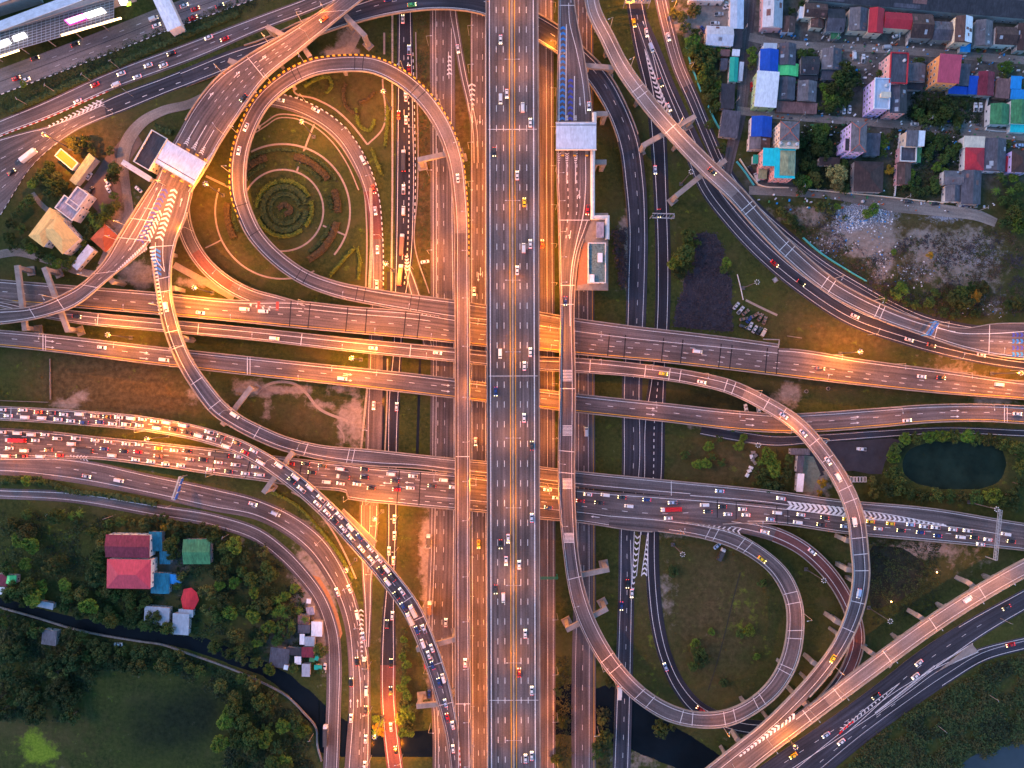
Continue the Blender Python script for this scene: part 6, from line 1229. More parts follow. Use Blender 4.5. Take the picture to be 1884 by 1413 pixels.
scrub('scrub', 'weeds in the gardens right of the brown roof', [(1640, 240), (1770, 240), (1770, 360), (1640, 360)], 520, ['sc1', 'sc3', 'sc2'], 7, .3, 1.2)
scrub('scrub', 'withered plants on the mud bed', POLY['mud'], 700, ['sc5', 'sc5', 'mud'], 8, .2, .8, .5)
scrub('scrub', 'purple dead brush left of the ring road', [(1128, 425), (1150, 420), (1152, 530), (1142, 530), (1132, 470)], 160, ['sc5', 'sc4'], 9, .4, 1.2)
scrub('scrub', 'brush on the canal bank right of the expressway', [(1025, 1210), (1046, 1210), (1048, 1268), (1048, 1413), (1025, 1413)], 120, ['sc3', 'sc2'], 10, .3, 1.2)
scrub('scrub', 'brush on the canal bank between highway and ring road', [(1101, 1300), (1120, 1300), (1120, 1413), (1101, 1413)], 90, ['sc3', 'sc2'], 11, .3, 1.2)
scrub('scrub', 'weeds on the verge of the concrete road', [(0, 180), (230, 80), (430, 0), (520, -5), (350, 62), (210, 118), (0, 212)], 620, ['sc1', 'sc2', 'sc3'], 12, .2, .7, .4)
scrub('scrub', 'grass tufts on the strip between highway and black road', [(768, 30), (788, 30), (790, 530), (772, 520), (768, 420)], 420, ['sc2', 'sc1', 'sc4'], 13, .15, .5, .3)
scrub('scrub', 'weeds around the flooded hollow', [(1602, 995), (1730, 1000), (1730, 1120), (1606, 1150)], 520, ['sc3', 'sc1'], 14, .2, .8, .4)
# clutter of yards and lanes
m = MB(); rnd = random.Random(31)
for i in range(900):
    x = rnd.uniform(1395, 1884); row = rnd.choice((62, 84, 100, 120, 142, 203, 222, 240, 262, 352, 372)); y = row+(x-1404)*.075+rnd.gauss(0, 7)
    if y > 390: continue
    p = W(x, y, 0); s = rnd.uniform(.25, .9); m.box((p.x, p.y, -.05), (s*rnd.uniform(.6, 2.2), s, rnd.uniform(.3, 1.3)), rnd.choice((0, 0, .1, 1.57, .8)), rnd.choice((0, 0, 1, 2, 3, 4, 5, 6)))
tag(m.build('yard_clutter', ['frame', 'lamphead', 'concrete', 'r_sky', 'r_slate', 'r_brick', 'r_dgreen']), 'pots, crates and rubbish scattered in the yards and along the residential lanes', 'clutter', kind='stuff')
# rubble
m = MB(); rnd = random.Random(21); mt = ['frame', 'lamphead', 'concrete', 'r_sky', 'r_slate']
for i in range(1500):
    a = rnd.choice(RUB[:1]*5+RUB[1:3]*2+RUB+DIRT[13:15]); x = rnd.gauss(a[0], a[2]*.55); y = rnd.gauss(a[1], a[3]*.55)
    if y < 386 or y > 585 or (x-1404)*.9+402 > y+220 or y-430 > (x-1460)*.66: continue
    p = W(x, y, 0); s = rnd.uniform(.15, .75); m.box((p.x, p.y, -.05), (s, s*rnd.uniform(.4, 1.4), s*.5), rnd.uniform(0, 3), rnd.choice((0, 0, 1, 1, 2, 2, 3, 4)))
tag(m.build('rubble', mt), 'scattered white and blue rubble and rubbish in the waste field', 'rubble', kind='stuff')
# ================================================================ LAMPS
PH = {'T': 'elevated toll road', 'R1': 'left toll ramp', 'F': 'ramp below the toll plaza', 'S': 'long ramp strip and garden loop', 'A': 'upper flyover', 'B': 'slim looping flyover', 'W2': 'two lane flyover', 'J': 'queueing flyover', 'E': 'jammed lower flyover', 'G1': 'highway left of the ramp strip', 'G2': 'highway squeezed left of the expressway', 'G3': 'highway just right of the expressway', 'G4': 'highway right of the bluish ramp',
      'N5': 'red brown slip road', 'N4': 'black sunken road', 'N5g': 'orange slip road at the bottom', 'X1': 'main curving ground road', 'V': 'long right flyover', 'N2b': 'dark road under the right flyover', 'N2c': 'outer frontage road', 'D': 'diagonal flyover', 'K': 'bluish ramp and teardrop loop', 'Q': 'ring road', 'N2': 'straight black road at right'}
def point(parent, loc, power, col=(1.0, .262, .012), r=.25):
    d = bpy.data.lights.new('lamp_light', 'POINT'); d.energy = power*LAMP; d.color = col; d.shadow_soft_size = r
    o = bpy.data.objects.new('lamp_light', d); COL.objects.link(o); o.location = loc; o.parent = parent
    o.matrix_parent_inverse = Vector((0, 0, 0)) and o.matrix_parent_inverse
    return o
LN = {}
for row in '''T 585,45,2.4R 520,105,3.2R 440,180,1.5R 395,215,1.0L 545,60,1.5L
F 345,352,3.5R 330,400,2.6R 320,445,1.4R 312,560,1.4R 335,640,1.0L 420,760,.6L 560,826,.5L
R1 285,400,3L 262,420,2.2R 235,440,1.2R 180,500,.9R 110,560,.7R
S 800,205,1.8R 735,140,.9R 840,275,2R 858,340,1.6R 862,400,2.6R 860,470,2.4R 858,555,3R 858,640,1.2R 858,730,.6R 858,810,1.2R 860,880,1.8R 860,950,1.6R 860,1050,1.1R 860,1130,1.5R 860,1215,1.5R 860,1310,1.4R 862,1390,1.1R 430,240,1.4R 425,320,1.6R 500,150,1.6R 560,118,1.1R 640,540,.7R 760,560,1R
A 250,560,.8R 320,560,2L 385,575,2.6R 440,575,2R 560,590,1L 700,610,1.3R 800,620,1.3R 880,610,2.4L 1010,600,5L 1010,640,3R 1100,640,.5L 1510,680,1.5R 1530,655,2.2L 1640,690,.8L 1760,705,1.1L 1860,715,1.4L
B 200,590,1.4R 330,605,1.8R 480,620,1.3R 640,640,2.8R 700,650,2.2R 790,655,1.6R 1100,680,1.3L 1190,690,1.3L 1290,700,1.1L 1380,730,1.1L 1500,815,.8L 1545,880,1L 1575,950,1L 1530,1220,1.2L
W2 100,640,.7L 230,645,1.3L 330,670,1.8R 560,690,3R 620,680,3.2L 700,690,1.6L 880,720,3L 1010,735,4L 1200,760,.7L 1350,780,1.2L 1440,780,1.4R 1640,765,.8L 1800,760,.8L
J 60,760,.7L 180,770,1L 270,770,2.4R 330,785,2.4L 420,815,1.1L 500,850,1L 600,935,.9L 690,1030,.9L 770,1150,.9L
E 30,835,2.4R 110,838,1.6R 200,820,1.1L 320,830,2L 400,860,1.1R 600,850,1.4L 680,915,1.5R 630,900,1.2R 800,900,1.2L 880,870,3.4L 1010,890,4L 1250,930,.6R 1390,950,.6R
G2 868,60,.5R 868,130,.7R 868,200,1.2R 868,270,1.6R 868,340,1.6R 868,410,1.4R 868,480,1.4R 868,540,1.5R 868,800,1R 868,1010,1.2R 868,1080,1.6R 868,1150,1.3R 868,1220,1.4R 868,1290,1.4R 868,1360,1.4R 868,1410,1.3R
G3 1018,30,2L 1018,100,2L 1018,170,1.8L 1018,240,1.8L 1018,310,1.8L 1018,380,2L 1018,450,2L 1018,520,2.2L 1018,700,1.2L 1018,800,1.4L 1018,1130,.6L 1018,1230,1L 1018,1310,1.5L 1018,1390,1.5L
G1 792,80,.8R 792,200,.8R 792,330,.8R 792,470,1.4R 792,1000,1.4R 792,1100,1.4R 792,1220,1.2R 792,1330,1.4R
G4 1094,60,.8L 1094,1330,.6L
N5 560,195,1.4L 650,240,1.2L 700,330,1.4L 706,440,1.3L 706,520,2.2L 350,430,1.4R 400,520,1.6R 450,545,1.4R 700,740,1.4L 672,790,.8R
N4 731,495,2L 735,948,1.6L 730,1010,1.4L 728,1310,2.2L 735,1390,2.4L 762,250,.7L
N5g 695,960,1.6L 690,1045,1.6L
X1 688,1210,1.2L 690,1300,1.2L 690,1390,1.2L 640,1075,1.6L 600,985,.9L 530,930,.6L 660,1140,1.2L
V 1110,60,1.3L 1150,130,1L 1240,240,2.2L 1310,310,.6L 1530,520,.9L 1600,565,1.1L 1720,605,1.4L 1820,630,1.2R 1870,650,1.4R
N2b 1600,610,1.2R 1750,655,1.2R 1860,668,1.4R
N2c 1240,20,2.6L 1275,130,.7L
N2 1150,10,2.2R
D 1840,1070,1.6R 1785,1105,1.6R 1710,1150,1.6R 1630,1205,1.4R 1545,1270,1.6R 1490,1310,1.3R 1420,1370,1.6R 1350,1410,1.6R
K 1030,330,1.2R 1030,380,1.2R 1031,430,2R 1032,480,3.4R 1032,525,2.6R 1032,850,.9R 1032,960,1R 1060,1100,.5R 1115,1210,1.2R 1140,1245,1.1R 1330,1330,.9R 1470,1130,.9R 1026,120,.5R
Q 600,20,.7L 700,-8,.6L'''.split('\n'):
    key, rest = row.split(' ', 1); r = ROADS[key]; L = []
    for a in rest.split():
        x, y, p = a[:-1].split(','); L.append((float(x), float(y), float(p), a[-1]))
    pink = key in ('D', 'V'); vert = key in ('S', 'G1', 'G2', 'G3', 'G4', 'N5', 'N4', 'K', 'N2', 'N5g', 'X1', 'N2c'); L.sort(key=lambda q: q[1] if vert else q[0])
    under = key in ('G2', 'G3')
    for i, (x, y, p, sd) in enumerate(L):
        k = r.near(x, y); P = r.P[k]; n = r.n[k]; sg = 1 if sd == 'L' else -1; hw = r.hw[k]
        base = P+n*(sg*(hw-.2)) if r.elev else P+n*(sg*(hw+.8)); base.z = P.z+.9 if r.elev and key not in ('N5',) else P.z-.05
        hgt = 10.5; arm = -n*sg*(2.6 if hw > 3 else 1.4)
        t = thing('street_lamp', '%s street lamp from the %s along the %s' % (ordn(i), 'top' if vert else 'left', PH[key]), 'street lamp', base, 0, 'street lamps')
        m = MB(); m.tube(base, base+Vector((0, 0, hgt)), .13, .08, 6); m.tube(base+Vector((0, 0, hgt)), base+arm+Vector((0, 0, hgt+.45)), .07, .05, 5); m.build('pole', 'steel', t)
        hd = base+arm+Vector((0, 0, hgt+.36)); a_ = math.atan2(arm.y, arm.x)
        m = MB(); m.box(hd, (.85, .34, .16), a_); m.build('lamp_head', 'lamphead', t)
        m = MB(); m.box(hd+Vector((0, 0, -.07)), (.66, .26, .06), a_); m.build('lamp_glass', 'lampon', t)
        point(t, hd-base+Vector((0, 0, -.3)), 1150*p, (1.0, .34, .10) if pink else (1.0, .262, .012))
# double armed lamps on the median of the expressway
r = ROADS['C']
for i, y in enumerate((8, 124, 248, 374, 519, 655, 797, 931, 1068, 1200, 1342)):
    k = r.near(943, y); P = r.P[k].copy(); P.z += .85
    t = thing('street_lamp', '%s double armed lamp from the top on the expressway median' % ordn(i), 'street lamp', P, 0, 'double lamps on the median')
    m = MB(); m.tube(P, P+Vector((0, 0, 9)), .15, .1, 6); m.tube(P+Vector((-3.2, 0, 9.3)), P+Vector((3.2, 0, 9.3)), .07, .07, 5); m.build('pole', 'steel', t)
    for s in (-1, 1):
        hd = P+Vector((3.4*s, 0, 9.22)); m = MB(); m.box(hd, (.85, .34, .16)); m.build('lamp_head', 'lamphead', t); m = MB(); m.box(hd+Vector((0, 0, -.07)), (.66, .26, .06)); m.build('lamp_glass', 'lampon', t)
        point(t, hd-P+Vector((0, 0, -.3)), 900, (1.0, .32, .05))
# high masts
def mast(px, py, power, label, h=22.0, nh=7):
    q = W(px, py, h); b = Vector((q.x, q.y, 0)); t = thing('high_mast', label, 'mast', b, 0, 'high lamp masts')
    m = MB(); m.tube(b, b+Vector((0, 0, h)), .38, .16, 8); m.box((b.x, b.y, 0), (2.0, 2.0, .5)); m.build('pole', 'darksteel', t)
    m = MB(); 
    for i in range(nh):
        a = 6.283*i/nh; m.tube(b+Vector((0, 0, h)), b+Vector((math.cos(a)*1.1, math.sin(a)*1.1, h)), .05, .05, 4)
    m.build('ring_frame', 'darksteel', t)
    for i in range(nh):
        a = 6.283*i/nh; c = b+Vector((math.cos(a)*1.15, math.sin(a)*1.15, h-.1)); m = MB(); m.box(c, (.58, .42, .34), a, taper=.75); hd = m.build('lamp_head', 'lamphead', t)
        if power: m = MB(); m.box(c+Vector((0, 0, -.05)), (.36, .26, .05), a); m.build('lamp_glass', 'lampon', hd)
    if power: point(t, (0, 0, h-1.8), power*1500, (1.0, .29, .014), .6)
for x, y, p, lb in ((80, 247, 14, 'lit high mast at the merging main road on the left'), (378, 338, 11, 'lit high mast beside the toll canopy'), (357, 529, 13, 'lit high mast in the yard between the toll ramps'), (198, 616, 9, 'lit high mast between the flyovers at left'), (647, 659, 9, 'lit high mast between slim and two lane flyovers'), (270, 808, 9, 'lit high mast between queueing and jammed roads'), (705, 168, 7, 'lit high mast beside the black road inside the loop'), (555, 224, 7, 'lit high mast at the top of the round garden'), (710, 485, 9, 'lit high mast between red and black roads'),
                    (689, 955, 10, 'lit high mast below the widened jammed flyover'), (637, 1049, 8, 'lit high mast on the wedge between curving roads'), (689, 1356, 9, 'lit high mast beside the golden tree at the bottom'), (1583, 647, 10, 'lit high mast in the meadow above the upper flyover'), (1879, 686, 8, 'lit high mast at the right edge'), (1393, 519, 0, 'unlit high mast right of the mud bed'), (1272, 316, 0, 'unlit high mast beside the right flyover'), (1395, 819, 0, 'unlit high mast beside the stacked blocks'),
                    (1256, 1020, 0, 'unlit high mast in the teardrop meadow'), (1516, 1068, 0, 'unlit high mast between the two right loops'), (1638, 1143, 0, 'unlit high mast by the flooded hollow'), (1834, 937, 0, 'unlit high mast beside the grey gantry'), (1464, 1375, 3, 'dim high mast below the diagonal flyover')): mast(x, y, p, lb)
# two small lanterns by the flooded hollow
for x, y, lb in ((1640, 1107, 'small orange lantern by the flooded hollow, lower one'), (1724, 1053, 'small orange lantern by the flooded hollow, upper one')):
    q = W(x, y, 3); t = thing('lantern', lb, 'lantern', (q.x, q.y, -2.2)); m = MB(); m.tube((q.x, q.y, -2.2), (q.x, q.y, 2.8), .08, .06, 6); m.build('post', 'steel', t); m = MB(); m.tube((q.x, q.y, 2.8), (q.x, q.y, 3.2), .3, .25, 8); m.build('lamp_glass', 'lampon', t); point(t, (0, 0, 5.8), 60)
# ---- gantries and signs
M['signblue'] = mk('blue_sign_face', (.02, .10, .42), .5, .1, 1); M['signgreen'] = mk('green_sign_face', (.02, .22, .14), .5, .1, 1)
def gantry(a, b, z, label, col, w=1.6, zt=6.5, sign=None, both=True):
    A = W(a[0], a[1], z+zt); B = W(b[0], b[1], z+zt); c = (A+B)/2; t = thing('sign_gantry', label, 'gantry', (c.x, c.y, z)); d = (B-A).normalized(); n = Vector((-d.y, d.x, 0)); m = MB()
    for s in (-1, 1):
        for dz in (0, 1.1): m.tube(A+n*s*w/2+Vector((0, 0, dz)), B+n*s*w/2+Vector((0, 0, dz)), .14, .14, 5)
    L = (B-A).length; k = max(3, int(L/1.6))
    for i in range(k+1):
        p = A+(B-A)*i/k; q = A+(B-A)*min(k, i+1)/k
        for dz in (0, 1.1): m.tube(p-n*w/2+Vector((0, 0, dz)), q+n*w/2+Vector((0, 0, dz)), .07, .07, 4)
    m.build('truss', col, t)
    for P in ([A, B] if both else [B]): m = MB(); m.tube((P.x, P.y, z), (P.x, P.y, z+zt+1.1), .3, .25, 8); m.build('post', col, t)
    if sign:
        m = MB()
        for i in range(sign[1]):
            u0 = (i+.12)/sign[1]; u1 = (i+.88)/sign[1]; p = A+(B-A)*u0; q = A+(B-A)*u1; cc = (p+q)/2+n*(w/2+.2); m.box((cc.x, cc.y, z+zt-1.0), ((q-p).length, .18, 2.6), math.atan2(d.y, d.x))
        m.build('sign_panel', sign[0], t)
    return t
gantry((334, 877), (320, 919), 0.1, 'gantry with blue signs over the main curving road', 'steel', sign=('signblue', 3)); gantry((1722, 592), (1706, 616), 15, 'blue sign gantry across the long right flyover', 'blue', sign=('signblue', 2), zt=5)
gantry((1200, 397), (1240, 398), .1, 'grey sign gantry across the straight black road', 'steel', w=2.4); gantry((1839, 938), (1830, 1030), 6, 'tall grey gantry across the jammed road at right', 'steel', w=1.4, zt=7); gantry((1150, 3), (1196, 3), .1, 'sign gantry at the top of the straight black road', 'steel', sign=('signblue', 2))
gantry((994, 1063), (1026, 1063), .1, 'green sign gantry beside the expressway', 'signgreen', w=.9, both=False)
# concrete blocks, cages and other small things
for i, (x, y) in enumerate(((1385, 832), (1389, 838), (1384, 845), (1388, 851), (1381, 860), (1378, 866), (1374, 874), (1382, 840))):
    q = W(x, y, 0); m = MB(); m.box((q.x, q.y, -.05), (2.2, 1.5, 1.3), i*.7, taper=.96); o = m.build('concrete_block', 'concrete' if i < 4 else 'frame'); tag(o, '%s pale block from the top in the stack beside the trees' % ordn(i), 'block', 'pale blocks beside the trees')
for i in range(5):
    q = W(1567+i*6, 882, 0); t = thing('plant_frame', '%s white frame from the left in the row beside the outer loop' % ordn(i), 'frame', (q.x, q.y, 0), 0, 'white frames'); m = MB()
    for dx, dy, sx, sy in ((0, 1.4, 1.4, .2), (0, -1.4, 1.4, .2), (.6, 0, .2, 2.6), (-.6, 0, .2, 2.6)): m.box((q.x+dx, q.y+dy, 0), (sx, sy, .5))
    m.build('frame', 'frame', t)
q = W(1426, 515, 0); t = thing('manhole', 'square concrete manhole beside the dark road', 'manhole', (q.x, q.y, 0)); m = MB(); m.box((q.x, q.y, -.1), (2.6, 2.6, .5), .6); m.build('base', 'concrete', t); m = MB(); m.box((q.x, q.y, .41), (1.6, 1.6, .08), .6); m.build('cover', 'steel', t)
for i, (x, y) in enumerate(((1523, 715), (1483, 720))): q = W(x, y, 0); m = MB(); m.tube((q.x, q.y, -.1), (q.x, q.y, .7), 1.0, 1.0, 16); m.tube((q.x, q.y, .71), (q.x, q.y, .72), .75, .75, 16, 1); tag(m.build('well_ring', ['concrete', 'blackp']), 'concrete well ring below the upper flyover, %s one' % ('right', 'left')[i], 'well ring')
# slim roadside poles (they lean outwards in the view because they stand up)
for i, (x, y, h, lb) in enumerate(((190, 195, 10, 'thin pole on the verge left of the gore'), (200, 110, 10, 'thin pole on the verge below the lit roofs'), (148, 135, 10, 'thin pole on the verge, second from the left'), (80, 155, 10, 'thin pole on the verge, third from the left'), (28, 180, 10, 'thin pole on the verge nearest the left edge'), (225, 163, 11, 'blue grey sign pole between the two frontage roads'), (300, 935, 9, 'pole on the verge below the blue sign gantry'), (190, 955, 9, 'pole beside the left frontage road'), (84, 948, 9, 'pole between the left palms'), (408, 990, 9, 'pole beside the green barn'),
                                 (1838, 1290, 9, 'pole standing in the bottom right scrub, upper one'), (1742, 1348, 9, 'pole standing in the bottom right scrub, lower one'), (1862, 1148, 9, 'pole on the wedge between the bottom right roads'), (568, 1365, 9, 'pole at the canal bend'))):
    q = W(x, y, h); t = thing('utility_pole', lb, 'pole', (q.x, q.y, 0)); m = MB(); m.tube((q.x, q.y, 0), (q.x, q.y, h), .17, .12, 6); m.build('pole', 'concrete', t); m = MB(); m.box((q.x, q.y, h-.7), (1.8, .12, .14), i*.5); m.build('crossarm', 'steel', t)
for i, (x, y, lb) in enumerate(((1440, 70, 'upper lane, first from the left'), (1530, 78, 'upper lane, second from the left'), (1640, 84, 'upper lane, third from the left'), (1745, 92, 'upper lane, fourth from the left'), (1840, 100, 'upper lane, rightmost'), (1470, 219, 'middle lane, first from the left'), (1600, 232, 'middle lane, second from the left'), (1700, 226, 'middle lane, third from the left'), (1802, 240, 'middle lane, rightmost'), (1470, 349, 'concrete lane, left'), (1660, 367, 'concrete lane, middle'), (1800, 388, 'concrete lane, right'), (1366, 60, 'narrow lane by the long workshop'), (1352, 190, 'narrow lane by the black flat roof'))):
    q = W(x, y, 0); t = thing('utility_pole', 'concrete utility pole on the residential '+lb, 'pole', (q.x, q.y, 0), 0, 'residential utility poles'); m = MB(); m.tube((q.x, q.y, 0), (q.x, q.y, 8.5), .2, .14, 6); m.build('pole', 'concrete', t); m = MB(); m.box((q.x, q.y, 7.9), (.14, 2.0, .16), -.07); m.build('crossarm', 'steel', t)
q = W(1616, 1333, .5)
for i, (x, y) in enumerate(((1548, 1345), (1553, 1340), (1558, 1336), (1563, 1331), (1568, 1328), (1545, 1348))):
    q = W(x, y, 0); m = MB(); m.box((q.x, q.y, .06), (1.6, .5, .9), .85, taper=.7); tag(m.build('road_barrier', 'r_redtarp'), '%s red plastic barrier from the %s at the gore tip' % (ordn(i if i < 5 else 0), 'top' if i < 5 else 'bottom') if False else ['red plastic barrier at the gore tip, second from the left', 'red plastic barrier at the gore tip, third from the left', 'red plastic barrier at the gore tip, third from the right', 'red plastic barrier at the gore tip, second from the right', 'red plastic barrier at the gore tip, rightmost', 'red plastic barrier at the gore tip, leftmost'][i], 'barrier', 'red barriers')
t = thing('concrete_island', 'pale concrete wedge between the two bottom right roads', 'traffic island', (*W(1785, 1192)[:2], 0)); m = MB(); m.prism([W(*p, .3)[:2] for p in ((1788, 1184), (1799, 1198), (1762, 1215), (1738, 1229), (1722, 1238))], 0, .32); m.build('slab', 'concrete', t)
# ================================================================ VEHICLES
CC = {'w': ('white', (.66, .66, .67)), 'k': ('black', (.012, .012, .014)), 'd': ('dark grey', (.045, .046, .052)), 's': ('silver', (.42, .43, .45)), 'b': ('blue', (.018, .045, .19)), 'l': ('light blue', (.32, .44, .62)), 'r': ('red', (.42, .012, .016)), 'y': ('yellow', (.72, .50, .01)), 'n': ('brown', (.20, .12, .08)), 'o': ('orange', (.70, .16, .02)), 'g': ('green', (.05, .40, .12)), 'e': ('beige', (.55, .47, .38))}
for k, (n, c) in CC.items(): M['car_'+k] = mk('car_paint_'+n.replace(' ', '_'), c, .3, .06, .6, spec=.5)
M['lensoff'] = mk('headlight_glass_off', (.35, .36, .38), .25, .05, 1); M['redoff'] = mk('tail_glass_off', (.12, .01, .01), .3, .05, 1)
M['cargo'] = mk('truck_bed', (.06, .06, .065), .8, .3, .8)
TY = {'c': ('car', 'saloon car'), 'P': ('pickup_truck', 'pickup'), 'V': ('van', 'van'), 'T': ('truck', 'truck'), 'B': ('bus', 'bus'), 'X': ('truck', 'long truck')}
def loft(m, prof, mi=0):
    """prof: list of (x, half width, z) rings from front to back at lower and upper level -> closed body"""
    rows = []
    for (x, hw, z0, z1, tw) in prof:
        b = len(m.v); m.v += [(x, -hw, z0), (x, -hw, (z0+z1)*.5), (x, -hw*tw, z1), (x, hw*tw, z1), (x, hw, (z0+z1)*.5), (x, hw, z0)]; rows.append(b)
    for a, b in zip(rows, rows[1:]):
        for k in range(6): m.f.append((a+k, b+k, b+(k+1) % 6, a+(k+1) % 6)); m.m.append(mi)
    m.f.append(tuple(rows[0]+k for k in range(6))); m.m.append(mi); m.f.append(tuple(rows[-1]+k for k in range(5, -1, -1))); m.m.append(mi)
VP = {}
def vehicle(ty, c, lit=True):
    if (ty, c, lit) in VP: return VP[ty, c, lit]
    nm, cat = TY[ty]; t = thing(nm, cat, {'c': 'car', 'P': 'pickup', 'V': 'van', 'T': 'truck', 'B': 'bus', 'X': 'truck'}[ty], (0, 0, -90), local=True); pc = 'car_'+c
    def lights(xf, xb, w, z, s=.34):
        for sg in (-1, 1):
            m = MB(); m.box((xf, sg*w, z), (s*1.3, s*.8, .16)); m.build('headlight', 'head' if lit else 'lensoff', t); m = MB(); m.box((xb, sg*w, z+.06), (s*.8, s*.9, .16)); m.build('tail_light', 'tail' if lit else 'redoff', t)
    def wheels(xs, w, r=.33):
        for x in xs:
            for sg in (-1, 1): m = MB(); m.tube((x, sg*w-.12, r), (x, sg*w+.12, r), r, r, 12); m.build('wheel', 'tyre', t)
    def glass(nm_, q): m = MB(); m.q(q); m.build(nm_, 'glass', t)
    if ty == 'c':
        m = MB(); loft(m, [(2.38, .62, .3, .58, .9), (2.25, .82, .22, .74, .92), (1.2, .92, .2, .92, .93), (.8, .93, .2, .96, .93), (-1.5, .93, .2, 1.0, .92), (-2.15, .86, .22, .95, .9), (-2.35, .70, .32, .75, .9)]); m.build('body', pc, t)
        m = MB(); loft(m, [(.55, .70, .95, 1.40, .88), (.2, .72, .95, 1.47, .88), (-.7, .72, .95, 1.46, .88), (-1.05, .68, .95, 1.38, .88)]); m.build('roof', pc, t)
        glass('windscreen', [(1.18, -.78, .96), (1.18, .78, .96), (.50, .60, 1.43), (.50, -.60, 1.43)]); glass('rear_window', [(-1.02, -.58, 1.41), (-1.02, .58, 1.41), (-1.62, .70, 1.02), (-1.62, -.70, 1.02)])
        for sg in (-1, 1): glass('side_window', [(.95, sg*.83, 1.0), (.4, sg*.66, 1.40), (-.95, sg*.66, 1.40), (-1.4, sg*.80, 1.02)])
        lights(2.16, -2.24, .62, .66); wheels((1.45, -1.4), .80)
    elif ty == 'P':
        m = MB(); loft(m, [(2.62, .70, .35, .7, .92), (2.45, .86, .3, .92, .94), (1.4, .92, .3, 1.06, .94), (-2.5, .92, .3, 1.05, .95), (-2.62, .90, .34, 1.0, .95)]); m.build('body', pc, t)
        m = MB(); loft(m, [(.7, .72, 1.05, 1.62, .9), (.4, .74, 1.05, 1.68, .9), (-.55, .74, 1.05, 1.68, .9), (-.75, .72, 1.05, 1.6, .9)]); m.build('roof', pc, t)
        m = MB(); m.box((-1.65, 0, 1.02), (1.75, 1.45, .05)); m.build('cargo_bed', 'cargo', t)
        glass('windscreen', [(1.32, -.78, 1.08), (1.32, .78, 1.08), (.68, .63, 1.64), (.68, -.63, 1.64)]); glass('rear_window', [(-.76, -.6, 1.6), (-.76, .6, 1.6), (-.84, .62, 1.15), (-.84, -.62, 1.15)])
        lights(2.4, -2.5, .66, .8); wheels((1.7, -1.5), .82, .38)
    elif ty == 'V':
        m = MB(); loft(m, [(2.5, .72, .3, .9, .92), (2.35, .88, .28, 1.1, .92), (1.75, .92, .26, 1.3, .92), (1.2, .93, .26, 2.0, .86), (-2.3, .93, .26, 2.02, .88), (-2.5, .88, .3, 1.8, .88)]); m.build('body', pc, t)
        glass('windscreen', [(1.82, -.78, 1.32), (1.82, .78, 1.32), (1.2, .74, 1.98), (1.2, -.74, 1.98)]); glass('rear_window', [(-2.36, -.7, 2.0), (-2.36, .7, 2.0), (-2.56, .74, 1.45), (-2.56, -.74, 1.45)])
        m = MB(); m.box((-.6, 0, 2.0), (2.6, 1.1, .06)); m.build('roof_panel', pc, t); lights(2.28, -2.42, .66, .8); wheels((1.6, -1.5), .82, .36)
    elif ty in 'TX':
        L = 5.2 if ty == 'T' else 9.5; x0 = 2.0 if ty == 'T' else 4.2
        m = MB(); loft(m, [(x0+2.0, .98, .5, 1.6, .95), (x0+1.9, 1.05, .45, 2.1, .93), (x0+1.3, 1.08, .45, 2.6, .9), (x0+.2, 1.08, .45, 2.6, .9)]); m.build('cab', 'car_w', t)
        m = MB(); loft(m, [(x0, 1.15, .9, 2.9, .97), (x0-L, 1.15, .9, 2.9, .97)]); m.build('cargo_box', pc, t)
        m = MB(); m.box((x0-L/2, 0, 2.9), (L-.4, 1.9, .03)); m.build('cover', 'cargo' if c in 'dk' else pc, t); m = MB(); m.box((x0-L/2+.6, 0, .55), (L+1.2, 1.2, .34)); m.build('chassis', 'cargo', t)
        glass('windscreen', [(x0+1.96, -.9, 1.75), (x0+1.96, .9, 1.75), (x0+1.42, .86, 2.56), (x0+1.42, -.86, 2.56)]); lights(x0+1.9, x0-L-.1, .8, .8); wheels((x0+1.2, x0-L+1.0) if ty == 'T' else (x0+1.2, x0-L+2.0, x0-L+.9), .95, .48)
    elif ty == 'B':
        m = MB(); loft(m, [(5.0, 1.15, .45, 2.6, .95), (4.8, 1.22, .4, 3.0, .95), (-4.8, 1.22, .4, 3.0, .95), (-5.0, 1.18, .45, 2.8, .95)]); m.build('body', pc, t)
        glass('windscreen', [(5.03, -1.05, 1.5), (5.03, 1.05, 1.5), (4.88, 1.0, 2.8), (4.88, -1.0, 2.8)])
        m = MB(); m.box((1.5, 0, 3.0), (2.2, 1.5, .3)); m.build('roof_unit', 'frame', t); lights(4.9, -5.0, .9, .9); wheels((3.2, -3.0), 1.05, .48)
    VP[ty, c, lit] = t; KIDS[t.name] = list(t.children); return t
